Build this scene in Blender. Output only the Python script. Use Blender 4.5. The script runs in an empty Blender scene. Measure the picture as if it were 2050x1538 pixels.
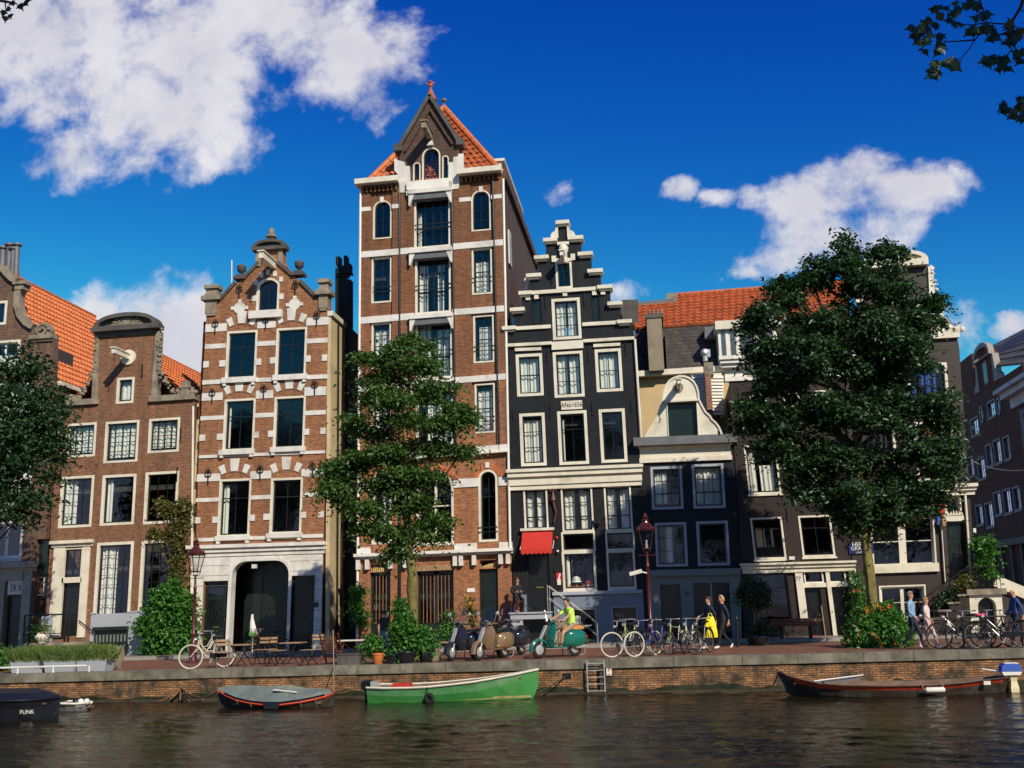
import bpy, bmesh, math, random
import numpy as np
from mathutils import Vector, Matrix
from mathutils.geometry import delaunay_2d_cdt
SC = bpy.context.scene
COL = SC.collection
R = math.radians
rnd = random.Random(7)

# ------------------------------------------------------------------ camera
FPX, PITCH, ROLL, YAW = 2189.0, 0.20045, -0.02764, 0.12819
CAMP = Vector((0, 0, 1.6))
_fw = Vector((-math.sin(YAW)*math.cos(PITCH), math.cos(YAW)*math.cos(PITCH), math.sin(PITCH)))
_r0 = Vector((math.cos(YAW), math.sin(YAW), 0)); _u0 = _r0.cross(_fw)
_rt = _r0*math.cos(ROLL)+_u0*math.sin(ROLL); _up = -_r0*math.sin(ROLL)+_u0*math.cos(ROLL)
def ray(px, py): return _rt*(px-1025)-_up*(py-769)+_fw*FPX
def P(px, py, Y):                       # photo pixel -> point on the upright plane at distance Y
    d = ray(px, py); return CAMP+d*(Y/d.y)
def gz(x): return 0.08+0.0043*x         # the street rises a little towards the bridge
def G(px, py):                          # photo pixel -> point on the street
    z = 0.08; d = ray(px, py)
    for _ in range(4):
        p = CAMP+d*((z-CAMP.z)/d.z); z = gz(p.x)
    if p.y < 31.95: p = P(px, py, 31.95); p.z = gz(p.x)     # nothing stands beyond the quay edge
    return p
def onz(px, py, z):
    d = ray(px, py); return CAMP+d*((z-CAMP.z)/d.z)
cam = bpy.data.cameras.new('camera'); cam_o = bpy.data.objects.new('camera', cam); COL.objects.link(cam_o)
m = Matrix.Identity(4)
for i in range(3):
    m[i][0] = _rt[i]; m[i][1] = _up[i]; m[i][2] = -_fw[i]; m[i][3] = CAMP[i]
cam_o.matrix_world = m
cam.sensor_width = 36; cam.lens = 36*FPX/2050; cam.clip_end = 3000; cam.clip_start = 0.1
SC.camera = cam_o

# ------------------------------------------------------------------ objects
BASE = {}
def props(o, label=None, cat=None, group=None, kind=None):
    if label: o['label'] = label
    if cat: o['category'] = cat
    if group: o['group'] = group
    if kind: o['kind'] = kind
    return o
def root(name, loc, label, cat, group=None):
    o = bpy.data.objects.new(name, None); COL.objects.link(o); o.location = loc
    o.empty_display_size = .3
    BASE[o.name] = Vector(loc)
    return props(o, label, cat, group)
def base_of(o):
    while o.parent: o = o.parent
    return BASE.get(o.name, Vector((0, 0, 0)))
def copy_tree(o, parent=None):
    c = o.copy(); COL.objects.link(c); c.parent = parent
    for ch in list(o.children): copy_tree(ch, c)
    return c

class MB:
    def __init__(s): s.v = []; s.f = []; s.mi = []; s.xf = None
    def add(s, vs, fs, mi=0):
        n = len(s.v)
        if s.xf: vs = [s.xf(*p) for p in vs]
        s.v += [tuple(p) for p in vs]; s.f += [tuple(i+n for i in f) for f in fs]; s.mi += [mi]*len(fs); return s
    def box(s, x0, x1, y0, y1, z0, z1, mi=0):
        return s.add([(x0,y0,z0),(x1,y0,z0),(x1,y1,z0),(x0,y1,z0),(x0,y0,z1),(x1,y0,z1),(x1,y1,z1),(x0,y1,z1)],
                     [(0,3,2,1),(4,5,6,7),(0,1,5,4),(1,2,6,5),(2,3,7,6),(3,0,4,7)], mi)
    def cbox(s, c, sz, rz=0, mi=0, rx=0, ry=0):
        mt = Matrix.Translation(c) @ Matrix.Rotation(rz, 4, 'Z') @ Matrix.Rotation(ry, 4, 'Y') @ Matrix.Rotation(rx, 4, 'X')
        h = [q/2 for q in sz]
        vs = [mt @ Vector((a*h[0], b*h[1], c_*h[2])) for c_ in (-1, 1) for a, b in ((-1,-1),(1,-1),(1,1),(-1,1))]
        return s.add(vs, [(0,3,2,1),(4,5,6,7),(0,1,5,4),(1,2,6,5),(2,3,7,6),(3,0,4,7)], mi)
    def bar(s, a, b, w, d=None, mi=0):     # rectangular bar from a to b
        a = Vector(a); b = Vector(b); d = d or w; t = (b-a); L = t.length
        if L < 1e-6: return s
        q = t.to_track_quat('Z', 'Y').to_matrix().to_4x4(); mt = Matrix.Translation((a+b)/2) @ q
        vs = [mt @ Vector((x*w/2, y*d/2, z*L/2)) for z in (-1, 1) for x, y in ((-1,-1),(1,-1),(1,1),(-1,1))]
        return s.add(vs, [(0,3,2,1),(4,5,6,7),(0,1,5,4),(1,2,6,5),(2,3,7,6),(3,0,4,7)], mi)
    def tube(s, pts, r, n=6, mi=0, caps=True, closed=False):
        pts = [Vector(p) for p in pts]; m_ = len(pts)
        rr = r if isinstance(r, (list, tuple)) else [r]*m_
        vs = []; side = None
        for i, p in enumerate(pts):
            if closed: t = pts[(i+1) % m_]-pts[i-1]
            else: t = pts[min(i+1, m_-1)]-pts[max(i-1, 0)]
            if t.length < 1e-9: t = Vector((0,0,1))
            t.normalize()
            if side is None:
                side = t.cross(Vector((0,0,1)))
                if side.length < .1: side = t.cross(Vector((0,1,0)))
            side = side-t*side.dot(t)
            if side.length < 1e-6: side = t.orthogonal()
            side.normalize(); up = t.cross(side)
            for k in range(n):
                a = 2*math.pi*k/n; vs.append(p+side*(rr[i]*math.cos(a))+up*(rr[i]*math.sin(a)))
        fs = []
        rng = m_ if closed else m_-1
        for i in range(rng):
            j = (i+1) % m_
            for k in range(n): fs.append((i*n+k, i*n+(k+1) % n, j*n+(k+1) % n, j*n+k))
        if caps and not closed: fs += [tuple(range(n))[::-1], tuple(range((m_-1)*n, m_*n))]
        return s.add(vs, fs, mi)
    def torus(s, c, axis, Rr, r, n=24, k=6, mi=0):
        axis = Vector(axis).normalized(); u = axis.orthogonal().normalized(); v = axis.cross(u); c = Vector(c)
        return s.tube([c+u*(Rr*math.cos(2*math.pi*i/n))+v*(Rr*math.sin(2*math.pi*i/n)) for i in range(n)], r, k, mi, closed=True)
    def lathe(s, c, prof, n=12, mi=0, axis=(0,0,1)):     # prof: [(radius, height)]
        c = Vector(c); ax = Vector(axis).normalized(); u = Vector((1,0,0)) if abs(ax.z) > .9 else ax.orthogonal().normalized(); v = ax.cross(u)
        vs = [c+ax*h+u*(r*math.cos(2*math.pi*k/n))+v*(r*math.sin(2*math.pi*k/n)) for r, h in prof for k in range(n)]
        fs = [(i*n+k, i*n+(k+1) % n, (i+1)*n+(k+1) % n, (i+1)*n+k) for i in range(len(prof)-1) for k in range(n)]
        fs += [tuple(range(n))[::-1], tuple(range((len(prof)-1)*n, len(prof)*n))]
        return s.add(vs, fs, mi)
    def ball(s, c, r, n=10, k=7, mi=0, sc=(1,1,1)):
        prof = []
        vs = []; fs = []
        for i in range(k+1):
            th = math.pi*i/k
            for j in range(n):
                a = 2*math.pi*j/n; vs.append((c[0]+r*sc[0]*math.sin(th)*math.cos(a), c[1]+r*sc[1]*math.sin(th)*math.sin(a), c[2]+r*sc[2]*math.cos(th)))
        for i in range(k):
            for j in range(n): fs.append((i*n+j, (i+1)*n+j, (i+1)*n+(j+1) % n, i*n+(j+1) % n))
        return s.add(vs, fs, mi)
    def loft(s, rings, mi=0, closed=True, caps=True):
        n = len(rings[0]); vs = [p for r_ in rings for p in r_]; fs = []
        for i in range(len(rings)-1):
            for k in range(n if closed else n-1):
                fs.append((i*n+k, i*n+(k+1) % n, (i+1)*n+(k+1) % n, (i+1)*n+k))
        if caps: fs += [tuple(range(n))[::-1], tuple(range((len(rings)-1)*n, len(rings)*n))]
        return s.add(vs, fs, mi)
    def poly(s, pts, w0, w1, mi=0):       # polygon in the first two coordinates, thick in the third (works with a house xf)
        n = len(pts); tri = triangulate(pts, [])
        a = [(p[0], p[1], w1) for p in tri[0]]; b = [(p[0], p[1], w0) for p in tri[0]]; m_ = len(a)
        fs = [t for t in tri[1]]+[tuple(i+m_ for i in t[::-1]) for t in tri[1]]
        s.add(a+b, fs, mi)
        c = [(p[0], p[1], w0) for p in pts]+[(p[0], p[1], w1) for p in pts]
        return s.add(c, [(i, (i+1) % n, n+(i+1) % n, n+i) for i in range(n)], mi)
    def ring(s, outer, inner, w0, w1, mi=0):
        n = len(outer)
        vs = [(p[0], p[1], w1) for p in outer]+[(p[0], p[1], w1) for p in inner]+[(p[0], p[1], w0) for p in outer]+[(p[0], p[1], w0) for p in inner]
        fs = []
        for i in range(n):
            j = (i+1) % n
            fs += [(i, j, n+j, n+i), (2*n+j, 2*n+i, 3*n+i, 3*n+j), (i, 2*n+i, 2*n+j, j), (n+i, n+j, 3*n+j, 3*n+i)]
        return s.add(vs, fs, mi)
    def each(s, name, mat, parent):       # every separate piece becomes a mesh of its own
        key = {}; par = list(range(len(s.v)))
        def find(i):
            while par[i] != i: par[i] = par[par[i]]; i = par[i]
            return i
        for i, p in enumerate(s.v):
            k = (round(p[0],3), round(p[1],3), round(p[2],3))
            if k in key: par[find(i)] = find(key[k])
            else: key[k] = i
        for f in s.f:
            for i in f[1:]: par[find(i)] = find(f[0])
        grp = {}
        for f in s.f: grp.setdefault(find(f[0]), []).append(f)
        o = None
        for fs in grp.values():
            ids = sorted({i for f in fs for i in f}); mp = {i: n for n, i in enumerate(ids)}; m_ = MB(); m_.v = [s.v[i] for i in ids]; m_.f = [tuple(mp[i] for i in f) for f in fs]; m_.mi = [0]*len(fs)
            o = m_.build(name, mat, parent)
        return o
    def build(s, name, mat, parent=None, smooth=False, fix=True):
        me = bpy.data.meshes.new(name)
        b = base_of(parent) if parent else Vector((0,0,0))
        off = None
        if parent is None and s.v:
            arr = np.array(s.v); off = Vector(((arr[:,0].min()+arr[:,0].max())/2, (arr[:,1].min()+arr[:,1].max())/2, arr[:,2].min())); b = off
        me.from_pydata([(p[0]-b[0], p[1]-b[1], p[2]-b[2]) for p in s.v], [], s.f)
        for mt in (mat if isinstance(mat, (list, tuple)) else [mat]): me.materials.append(mt)
        if any(s.mi): me.polygons.foreach_set('material_index', s.mi)
        if smooth: me.polygons.foreach_set('use_smooth', [True]*len(me.polygons))
        me.update()
        if fix:
            bm = bmesh.new(); bm.from_mesh(me)
            if smooth: bmesh.ops.remove_doubles(bm, verts=bm.verts, dist=1e-5)
            bmesh.ops.recalc_face_normals(bm, faces=bm.faces); bm.to_mesh(me); bm.free()
            if smooth:
                try: me.set_sharp_from_angle(angle=R(40))
                except Exception: pass
        o = bpy.data.objects.new(name, me); COL.objects.link(o)
        if parent: o.parent = parent
        else: o.location = off or (0,0,0); BASE[o.name] = Vector(o.location)
        return o

def inside(p, poly):
    x, y = p; c = False; n = len(poly)
    for i in range(n):
        x1, y1 = poly[i]; x2, y2 = poly[(i+1) % n]
        if (y1 > y) != (y2 > y) and x < (x2-x1)*(y-y1)/(y2-y1)+x1: c = not c
    return c
def triangulate(outer, holes):
    vs = [Vector(p) for p in outer]; es = [(i, (i+1) % len(outer)) for i in range(len(outer))]
    for h in holes:
        n = len(vs); vs += [Vector(p) for p in h]; es += [(n+i, n+(i+1) % len(h)) for i in range(len(h))]
    o = delaunay_2d_cdt(vs, es, [], 0, 1e-6)
    V = [(p.x, p.y) for p in o[0]]; F = []
    for t in o[2]:
        c = (sum(V[i][0] for i in t)/3, sum(V[i][1] for i in t)/3)
        if inside(c, outer) and not any(inside(c, h) for h in holes): F.append(tuple(t))
    return V, F

# ------------------------------------------------------------------ materials
MATS = {}
def newmat(name):
    m_ = bpy.data.materials.new(name); m_.use_nodes = True; nt = m_.node_tree; MATS[name] = m_
    return m_, nt, nt.nodes['Principled BSDF']
def N(nt, t, **kw):
    n = nt.nodes.new(t)
    for k, v in kw.items(): setattr(n, k, v)
    return n
def L(nt, a, b): nt.links.new(a, b)
def mixc(nt, fac, a, b, mode='MIX'):
    n = N(nt, 'ShaderNodeMix', data_type='RGBA', blend_type=mode)
    if isinstance(fac, float): n.inputs[0].default_value = fac
    else: L(nt, fac, n.inputs[0])
    for i, q in ((6, a), (7, b)):
        if isinstance(q, tuple): n.inputs[i].default_value = (q[0], q[1], q[2], 1)
        else: L(nt, q, n.inputs[i])
    return n.outputs[2]
def noise(nt, vec, scale, detail=4, rough=.55, dist=0):
    n = N(nt, 'ShaderNodeTexNoise'); n.inputs['Scale'].default_value = scale; n.inputs['Detail'].default_value = detail
    n.inputs['Roughness'].default_value = rough; n.inputs['Distortion'].default_value = dist; L(nt, vec, n.inputs['Vector']); return n.outputs['Fac']
def ramp(nt, fac, a, b, c0=(0,0,0), c1=(1,1,1)):
    n = N(nt, 'ShaderNodeValToRGB'); e = n.color_ramp.elements; e[0].position = a; e[1].position = b
    e[0].color = (*c0, 1); e[1].color = (*c1, 1); L(nt, fac, n.inputs[0]); return n.outputs[0]
def coords(nt, kind='Object'):
    return N(nt, 'ShaderNodeTexCoord').outputs[kind]
def plain(name, col, rough=.6, var=.18, vs=3.0, metal=0, spec=.4, bump=0, bs=30, coat=0, dirt=None):
    m_, nt, b = newmat(name); co = coords(nt)
    f = noise(nt, co, vs, 5)
    f2 = noise(nt, co, vs*9, 3)
    d = tuple(c*(1-var*2) for c in col); l = tuple(min(1, c*(1+var)) for c in col)
    c = mixc(nt, ramp(nt, f, .3, .7), d, l)
    c = mixc(nt, .25, c, mixc(nt, f2, d, l))
    if dirt:
        st = N(nt, 'ShaderNodeMapping'); st.inputs['Scale'].default_value = (4, 4, .45); L(nt, co, st.inputs[0])
        c = mixc(nt, .45, c, mixc(nt, ramp(nt, noise(nt, st.outputs[0], 1.0, 4, .65), .5, .75), c, dirt))
        c = mixc(nt, ramp(nt, noise(nt, co, vs*.7, 6, .7), .5, .72), c, dirt)
    L(nt, c, b.inputs['Base Color']); b.inputs['Roughness'].default_value = rough; b.inputs['Metallic'].default_value = metal
    b.inputs['Specular IOR Level'].default_value = spec
    if coat: b.inputs['Coat Weight'].default_value = coat; b.inputs['Coat Roughness'].default_value = .05
    if bump:
        bn = N(nt, 'ShaderNodeBump'); bn.inputs['Strength'].default_value = bump; bn.inputs['Distance'].default_value = .02
        L(nt, noise(nt, co, bs, 4), bn.inputs['Height']); L(nt, bn.outputs[0], b.inputs['Normal'])
    return m_
def brick(name, c1, c2, mortar, w=.22, h=.07, ms=.012, stain=(.05,.04,.035), stain_amt=.5, rough=.8, upper=None, zr=(5, 16), bumpd=.01):
    m_, nt, b = newmat(name); co = coords(nt)
    sp = N(nt, 'ShaderNodeSeparateXYZ'); L(nt, co, sp.inputs[0])
    ad = N(nt, 'ShaderNodeMath', operation='ADD'); L(nt, sp.outputs[0], ad.inputs[0]); L(nt, sp.outputs[1], ad.inputs[1])
    cb = N(nt, 'ShaderNodeCombineXYZ'); L(nt, ad.outputs[0], cb.inputs[0]); L(nt, sp.outputs[2], cb.inputs[1])
    br = N(nt, 'ShaderNodeTexBrick'); L(nt, cb.outputs[0], br.inputs['Vector'])
    br.inputs['Scale'].default_value = 1; br.inputs['Brick Width'].default_value = w; br.inputs['Row Height'].default_value = h
    br.inputs['Mortar Size'].default_value = ms; br.inputs['Mortar Smooth'].default_value = .3; br.inputs['Bias'].default_value = 0
    br.inputs['Color1'].default_value = (*c1, 1); br.inputs['Color2'].default_value = (*c2, 1); br.inputs['Mortar'].default_value = (*mortar, 1)
    c = br.outputs['Color']
    if upper:
        mr = N(nt, 'ShaderNodeMapRange'); mr.inputs[1].default_value = zr[0]; mr.inputs[2].default_value = zr[1]; L(nt, sp.outputs[2], mr.inputs[0])
        ns = N(nt, 'ShaderNodeMath', operation='MULTIPLY_ADD'); L(nt, noise(nt, co, .6, 4), ns.inputs[0]); ns.inputs[1].default_value = .8; ns.inputs[2].default_value = -.4
        a2 = N(nt, 'ShaderNodeMath', operation='ADD', use_clamp=True); L(nt, mr.outputs[0], a2.inputs[0]); L(nt, ns.outputs[0], a2.inputs[1])
        c = mixc(nt, a2.outputs[0], c, mixc(nt, 1.0, c, upper, 'MULTIPLY'))
    bl = N(nt, 'ShaderNodeMapping'); bl.inputs['Scale'].default_value = (5, 14, 1); L(nt, cb.outputs[0], bl.inputs[0])
    c = mixc(nt, .8, c, ramp(nt, noise(nt, bl.outputs[0], 1.0, 3, .6), .25, .75, (.45,.45,.45), (1.35,1.35,1.35)), 'MULTIPLY')
    c = mixc(nt, stain_amt, c, mixc(nt, ramp(nt, noise(nt, co, .9 if name != 'quay_orange_brick' else 1.7, 8, .72), .42 if name == 'quay_orange_brick' else .45, .75 if name != 'quay_orange_brick' else .62), c, stain))
    st = N(nt, 'ShaderNodeMapping'); st.inputs['Scale'].default_value = (2.6, .22, 1); L(nt, cb.outputs[0], st.inputs[0])     # rain streaks
    c = mixc(nt, 1.0, c, ramp(nt, noise(nt, st.outputs[0], 1.0, 4, .6), .3, .7, (.72,.72,.74), (1.12,1.1,1.06)), 'MULTIPLY')
    L(nt, c, b.inputs['Base Color']); b.inputs['Roughness'].default_value = rough; b.inputs['Specular IOR Level'].default_value = .25
    bn = N(nt, 'ShaderNodeBump'); bn.inputs['Strength'].default_value = .6; bn.inputs['Distance'].default_value = bumpd
    inv = N(nt, 'ShaderNodeMath', operation='SUBTRACT'); inv.inputs[0].default_value = 1; L(nt, br.outputs['Fac'], inv.inputs[1])
    ad2 = N(nt, 'ShaderNodeMath', operation='ADD'); L(nt, inv.outputs[0], ad2.inputs[0]); L(nt, noise(nt, co, 40, 3), ad2.inputs[1])
    L(nt, ad2.outputs[0], bn.inputs['Height']); L(nt, bn.outputs[0], b.inputs['Normal'])
    return m_
def glass(name, tint=(.93,.95,.95), boost=1.0):
    m_, nt, b = newmat(name); nt.nodes.remove(b)
    out = nt.nodes['Material Output']; tr = N(nt, 'ShaderNodeBsdfTransparent'); tr.inputs[0].default_value = (*tint, 1)
    gl = N(nt, 'ShaderNodeBsdfGlossy'); gl.inputs['Roughness'].default_value = .03; gl.inputs[0].default_value = (.8,.76,.92,1)
    fr = N(nt, 'ShaderNodeFresnel'); fr.inputs[0].default_value = 1.5
    bn = N(nt, 'ShaderNodeBump'); bn.inputs['Strength'].default_value = .08; bn.inputs['Distance'].default_value = .05
    L(nt, noise(nt, coords(nt), 2.0, 2), bn.inputs['Height']); L(nt, bn.outputs[0], gl.inputs['Normal'])
    mu = N(nt, 'ShaderNodeMath', operation='MULTIPLY_ADD', use_clamp=True); L(nt, fr.outputs[0], mu.inputs[0]); mu.inputs[1].default_value = .8*boost; mu.inputs[2].default_value = .0
    mx = N(nt, 'ShaderNodeMixShader'); L(nt, mu.outputs[0], mx.inputs[0]); L(nt, tr.outputs[0], mx.inputs[1]); L(nt, gl.outputs[0], mx.inputs[2])
    L(nt, mx.outputs[0], out.inputs['Surface']); return m_

M = {}
def setup_materials():
    M['brick_house1'] = brick('brown_red_brick', (.30,.125,.058), (.185,.077,.038), (.27,.18,.12), stain_amt=.3)
    M['brick_far_left'] = brick('old_brown_brick', (.19,.09,.05), (.12,.055,.033), (.22,.18,.14), stain_amt=.4)
    M['brick_stripe'] = brick('orange_red_brick', (.42,.165,.068), (.27,.10,.045), (.32,.20,.12), stain_amt=.25)
    M['brick_ware'] = brick('warehouse_brick', (.50,.18,.06), (.33,.11,.04), (.30,.2,.14), stain_amt=.3, upper=(.56,.58,.6), zr=(6, 17))
    M['brick_ware_dark'] = brick('warehouse_dark_brick', (.12,.065,.045), (.08,.045,.035), (.14,.10,.08), stain_amt=.3)
    M['brick_black'] = brick('black_painted_brick', (.015,.016,.019), (.010,.011,.014), (.010,.011,.014), stain=(.028,.029,.033), stain_amt=.5, rough=.5, bumpd=.006)
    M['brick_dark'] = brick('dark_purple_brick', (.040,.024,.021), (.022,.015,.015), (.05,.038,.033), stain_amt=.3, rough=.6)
    M['render_brown'] = plain('dark_brown_paint', (.034,.021,.017), .55, .12, 1.2, bump=.15, bs=6)
    M['brick_far'] = brick('deep_red_dark_brick', (.19,.058,.026), (.12,.04,.02), (.09,.045,.026), w=.3, h=.1, stain_amt=.3)
    M['brick_quay'] = brick('quay_orange_brick', (.56,.26,.10), (.33,.15,.065), (.12,.09,.06), w=.21, h=.062, ms=.013, stain=(.045,.042,.028), stain_amt=1.0, bumpd=.02)
    M['brick_chimney'] = brick('chimney_brick', (.4,.15,.07), (.25,.09,.05), (.4,.34,.28), w=.2, h=.1, stain_amt=.2)
    M['cream'] = plain('cream_paint', (.72,.67,.54), .5, .06, 1.5, dirt=(.5,.44,.33))
    M['white'] = plain('white_paint', (.78,.75,.68), .45, .05, 2.0, dirt=(.6,.56,.48))
    M['whitegrey'] = plain('white_stone', (.70,.67,.62), .7, .07, 1.4, dirt=(.42,.38,.32))
    M['yellow_render'] = plain('yellowed_render', (.60,.47,.27), .8, .12, .9, dirt=(.33,.27,.17), bump=.2)
    M['tan_render'] = plain('tan_render', (.58,.42,.22), .85, .10, .8, dirt=(.45,.34,.2), bump=.2)
    M['stone'] = plain('weathered_sandstone', (.30,.25,.18), .85, .25, 2.2, dirt=(.10,.09,.075), bump=.5, bs=14)
    M['stone_dark'] = plain('blackened_stone', (.10,.09,.08), .85, .25, 2.0, bump=.4, bs=14)
    M['plinth_grey'] = plain('grey_blue_plinth_paint', (.36,.38,.42), .6, .06, 1.2)
    M['plinth_blue'] = plain('slate_blue_plinth_paint', (.16,.20,.26), .5, .07, 1.2)
    M['shop_green'] = plain('grey_green_paint', (.17,.20,.19), .5, .08, 1.2)
    M['dark_green'] = plain('dark_green_gloss_paint', (.012,.02,.018), .25, .1, 2, spec=.5)
    M['black'] = plain('black_gloss_paint', (.012,.013,.015), .25, .1, 2, spec=.5)
    M['iron'] = plain('black_iron', (.02,.02,.022), .45, .2, 4, metal=.3)
    M['lead'] = plain('lead_grey', (.14,.14,.15), .5, .15, 2)
    M['slate'] = brick('dark_slate', (.085,.075,.07), (.055,.05,.05), (.025,.025,.025), w=.3, h=.18, ms=.015, stain=(.12,.10,.07), stain_amt=.4)
    M['tile_orange'] = plain('orange_roof_tile', (.60,.17,.05), .6, .18, 2.6, dirt=(.40,.11,.04), bump=.2)
    M['tile_red'] = plain('red_roof_tile', (.52,.13,.04), .6, .2, 3.0, dirt=(.20,.06,.035), bump=.2)
    M['tile_grey'] = plain('grey_roof_tile', (.10,.095,.095), .6, .2, 3.0)
    M['curtain'] = plain('off_white_curtain', (.80,.78,.70), .9, .06, 4)
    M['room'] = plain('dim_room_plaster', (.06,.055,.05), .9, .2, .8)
    M['glass'] = glass('window_glass'); M['glass_clear'] = glass('clear_glass', (.92,.94,.94), .6)
    M['coping'] = plain('canal_coping_stone', (.21,.19,.145), .85, .35, 1.9, dirt=(.06,.06,.035), bump=.6, bs=9)
    M['wood'] = plain('weathered_teak', (.36,.22,.12), .6, .2, 5)
    M['wood_red'] = plain('reddish_wood', (.16,.045,.025), .5, .2, 5)
    M['red_paint'] = plain('dark_red_lamp_paint', (.08,.013,.012), .3, .15, 3, spec=.5)
    M['chrome'] = plain('chrome', (.62,.62,.60), .28, .05, 3, metal=.55); M['galv'] = plain('galvanised_steel', (.38,.38,.37), .5, .15, 3, metal=.2)
    M['tyre'] = plain('black_rubber', (.018,.018,.018), .8, .2, 5)
    M['tyre_cream'] = plain('cream_rubber', (.66,.62,.52), .7, .1, 5)
    M['bark'] = plain('mossy_bark', (.20,.17,.05), .9, .3, 3.5, dirt=(.09,.075,.035), bump=.9, bs=12)
    M['twig'] = plain('dark_twig_bark', (.06,.045,.03), .9, .3, 3.5)
setup_materials()
# ------------------------------------------------------------------ leaf, water, ground materials
def leafmat(name, c1, c2, trans=.35):
    m_, nt, b = newmat(name); co = coords(nt)
    f = noise(nt, co, 1.3, 3); f2 = noise(nt, co, 22, 2)
    c = mixc(nt, ramp(nt, f, .35, .65), c1, c2); c = mixc(nt, ramp(nt, f2, .4, .62), c, tuple(q*2.1 for q in c2))
    L(nt, c, b.inputs['Base Color']); b.inputs['Roughness'].default_value = .38; b.inputs['Specular IOR Level'].default_value = .45
    tl = N(nt, 'ShaderNodeBsdfTranslucent'); L(nt, mixc(nt, 1.0, c, (1.2,1.5,.5), 'MULTIPLY'), tl.inputs[0])
    mx = N(nt, 'ShaderNodeMixShader'); mx.inputs[0].default_value = trans; L(nt, b.outputs[0], mx.inputs[1]); L(nt, tl.outputs[0], mx.inputs[2])
    L(nt, mx.outputs[0], nt.nodes['Material Output'].inputs['Surface']); return m_
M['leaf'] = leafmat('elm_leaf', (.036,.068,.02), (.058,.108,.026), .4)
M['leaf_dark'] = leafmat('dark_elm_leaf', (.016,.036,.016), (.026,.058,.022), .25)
M['leaf_bush'] = leafmat('bush_leaf', (.03,.09,.015), (.05,.14,.025))
M['leaf_lav'] = leafmat('lavender_leaf', (.07,.12,.03), (.12,.16,.05))
M['leaf_ivy'] = leafmat('climber_leaf', (.05,.07,.02), (.11,.10,.03))
def petal(name, c): M[name] = plain(name+'_petal', c, .6, .2, 9); return M[name]
petal('orange', (.85,.28,.03)); petal('redflower', (.6,.03,.03)); petal('yellowflower', (.75,.5,.05))

def water_mat():
    m_, nt, b = newmat('canal_water'); co = coords(nt)
    b.inputs['Base Color'].default_value = (.010,.009,.004, 1); b.inputs['Roughness'].default_value = .05; b.inputs['IOR'].default_value = 1.33
    b.inputs['Specular IOR Level'].default_value = .25
    def mp(sx, sy, rz=0):
        mm = N(nt, 'ShaderNodeMapping'); mm.inputs['Scale'].default_value = (sx, sy, 1); mm.inputs['Rotation'].default_value = (0,0,rz); L(nt, co, mm.inputs[0]); return mm.outputs[0]
    a = noise(nt, mp(1.1, 2.0, .2), 1.0, 3, .55, .6); c = noise(nt, mp(5.5, 9.5, -.25), 1.0, 4, .7, .5); d = noise(nt, mp(.22, .35), 1.0, 2)
    s1 = N(nt, 'ShaderNodeMath', operation='MULTIPLY_ADD'); L(nt, c, s1.inputs[0]); s1.inputs[1].default_value = .6; L(nt, a, s1.inputs[2])
    s2 = N(nt, 'ShaderNodeMath', operation='MULTIPLY'); L(nt, s1.outputs[0], s2.inputs[0]); L(nt, ramp(nt, d, .3, .7, (.45,)*3, (1,)*3), s2.inputs[1])
    bn = N(nt, 'ShaderNodeBump'); bn.inputs['Strength'].default_value = 1.0; bn.inputs['Distance'].default_value = .03
    L(nt, s2.outputs[0], bn.inputs['Height']); L(nt, bn.outputs[0], b.inputs['Normal']); return m_
M['water'] = water_mat()
M['paving'] = brick('street_clinker', (.30,.12,.065), (.20,.085,.05), (.12,.085,.06), w=.22, h=.11, stain=(.16,.11,.08), stain_amt=.6)
# the street lies flat: swap the brick vector to x, y
nt = M['paving'].node_tree
for n_ in nt.nodes:
    if n_.type == 'MATH' and n_.operation == 'ADD' and n_.inputs[0].is_linked and n_.inputs[0].links[0].from_node.type == 'SEPXYZ':
        for l in list(n_.inputs[1].links): nt.links.remove(l)
        n_.inputs[1].default_value = 0
    if n_.type == 'COMBXYZ':
        sp_ = [q for q in nt.nodes if q.type == 'SEPXYZ'][0]; L(nt, sp_.outputs[1], n_.inputs[1])
M['kerb'] = plain('kerb_granite', (.30,.28,.25), .8, .15, 3)
M['pave_side'] = plain('sidewalk_slabs', (.27,.22,.18), .85, .15, 2, dirt=(.2,.1,.07))

# ------------------------------------------------------------------ world
SUN_EL, SUN_AZ = R(34.5), R(35)      # azimuth measured from the facade normal towards +X
world = bpy.data.worlds.new('World'); SC.world = world; world.use_nodes = True
nt = world.node_tree; bg = nt.nodes['Background']
sky = N(nt, 'ShaderNodeTexSky', sky_type='NISHITA'); sky.sun_disc = False; sky.sun_elevation = SUN_EL
sky.sun_rotation = math.pi-SUN_AZ; sky.altitude = 800; sky.air_density = .9; sky.dust_density = .15; sky.ozone_density = 4.0
gm = N(nt, 'ShaderNodeGamma'); gm.inputs[1].default_value = 1.0; L(nt, sky.outputs[0], gm.inputs[0])
hs = N(nt, 'ShaderNodeHueSaturation'); hs.inputs['Saturation'].default_value = 1.12; hs.inputs['Value'].default_value = 1.0; L(nt, mixc(nt, 1.0, gm.outputs[0], (.72,.93,1.24), 'MULTIPLY'), hs.inputs['Color'])
tc = N(nt, 'ShaderNodeTexCoord'); sp = N(nt, 'ShaderNodeSeparateXYZ'); L(nt, tc.outputs['Generated'], sp.inputs[0])
def mth(op, a, b=None, c=None, clamp=False):
    n = N(nt, 'ShaderNodeMath', operation=op, use_clamp=clamp)
    for i, q in enumerate((a, b, c)):
        if q is None: continue
        if isinstance(q, (int, float)): n.inputs[i].default_value = q
        else: L(nt, q, n.inputs[i])
    return n.outputs[0]
ym = mth('MAXIMUM', sp.outputs[1], .02)
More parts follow.
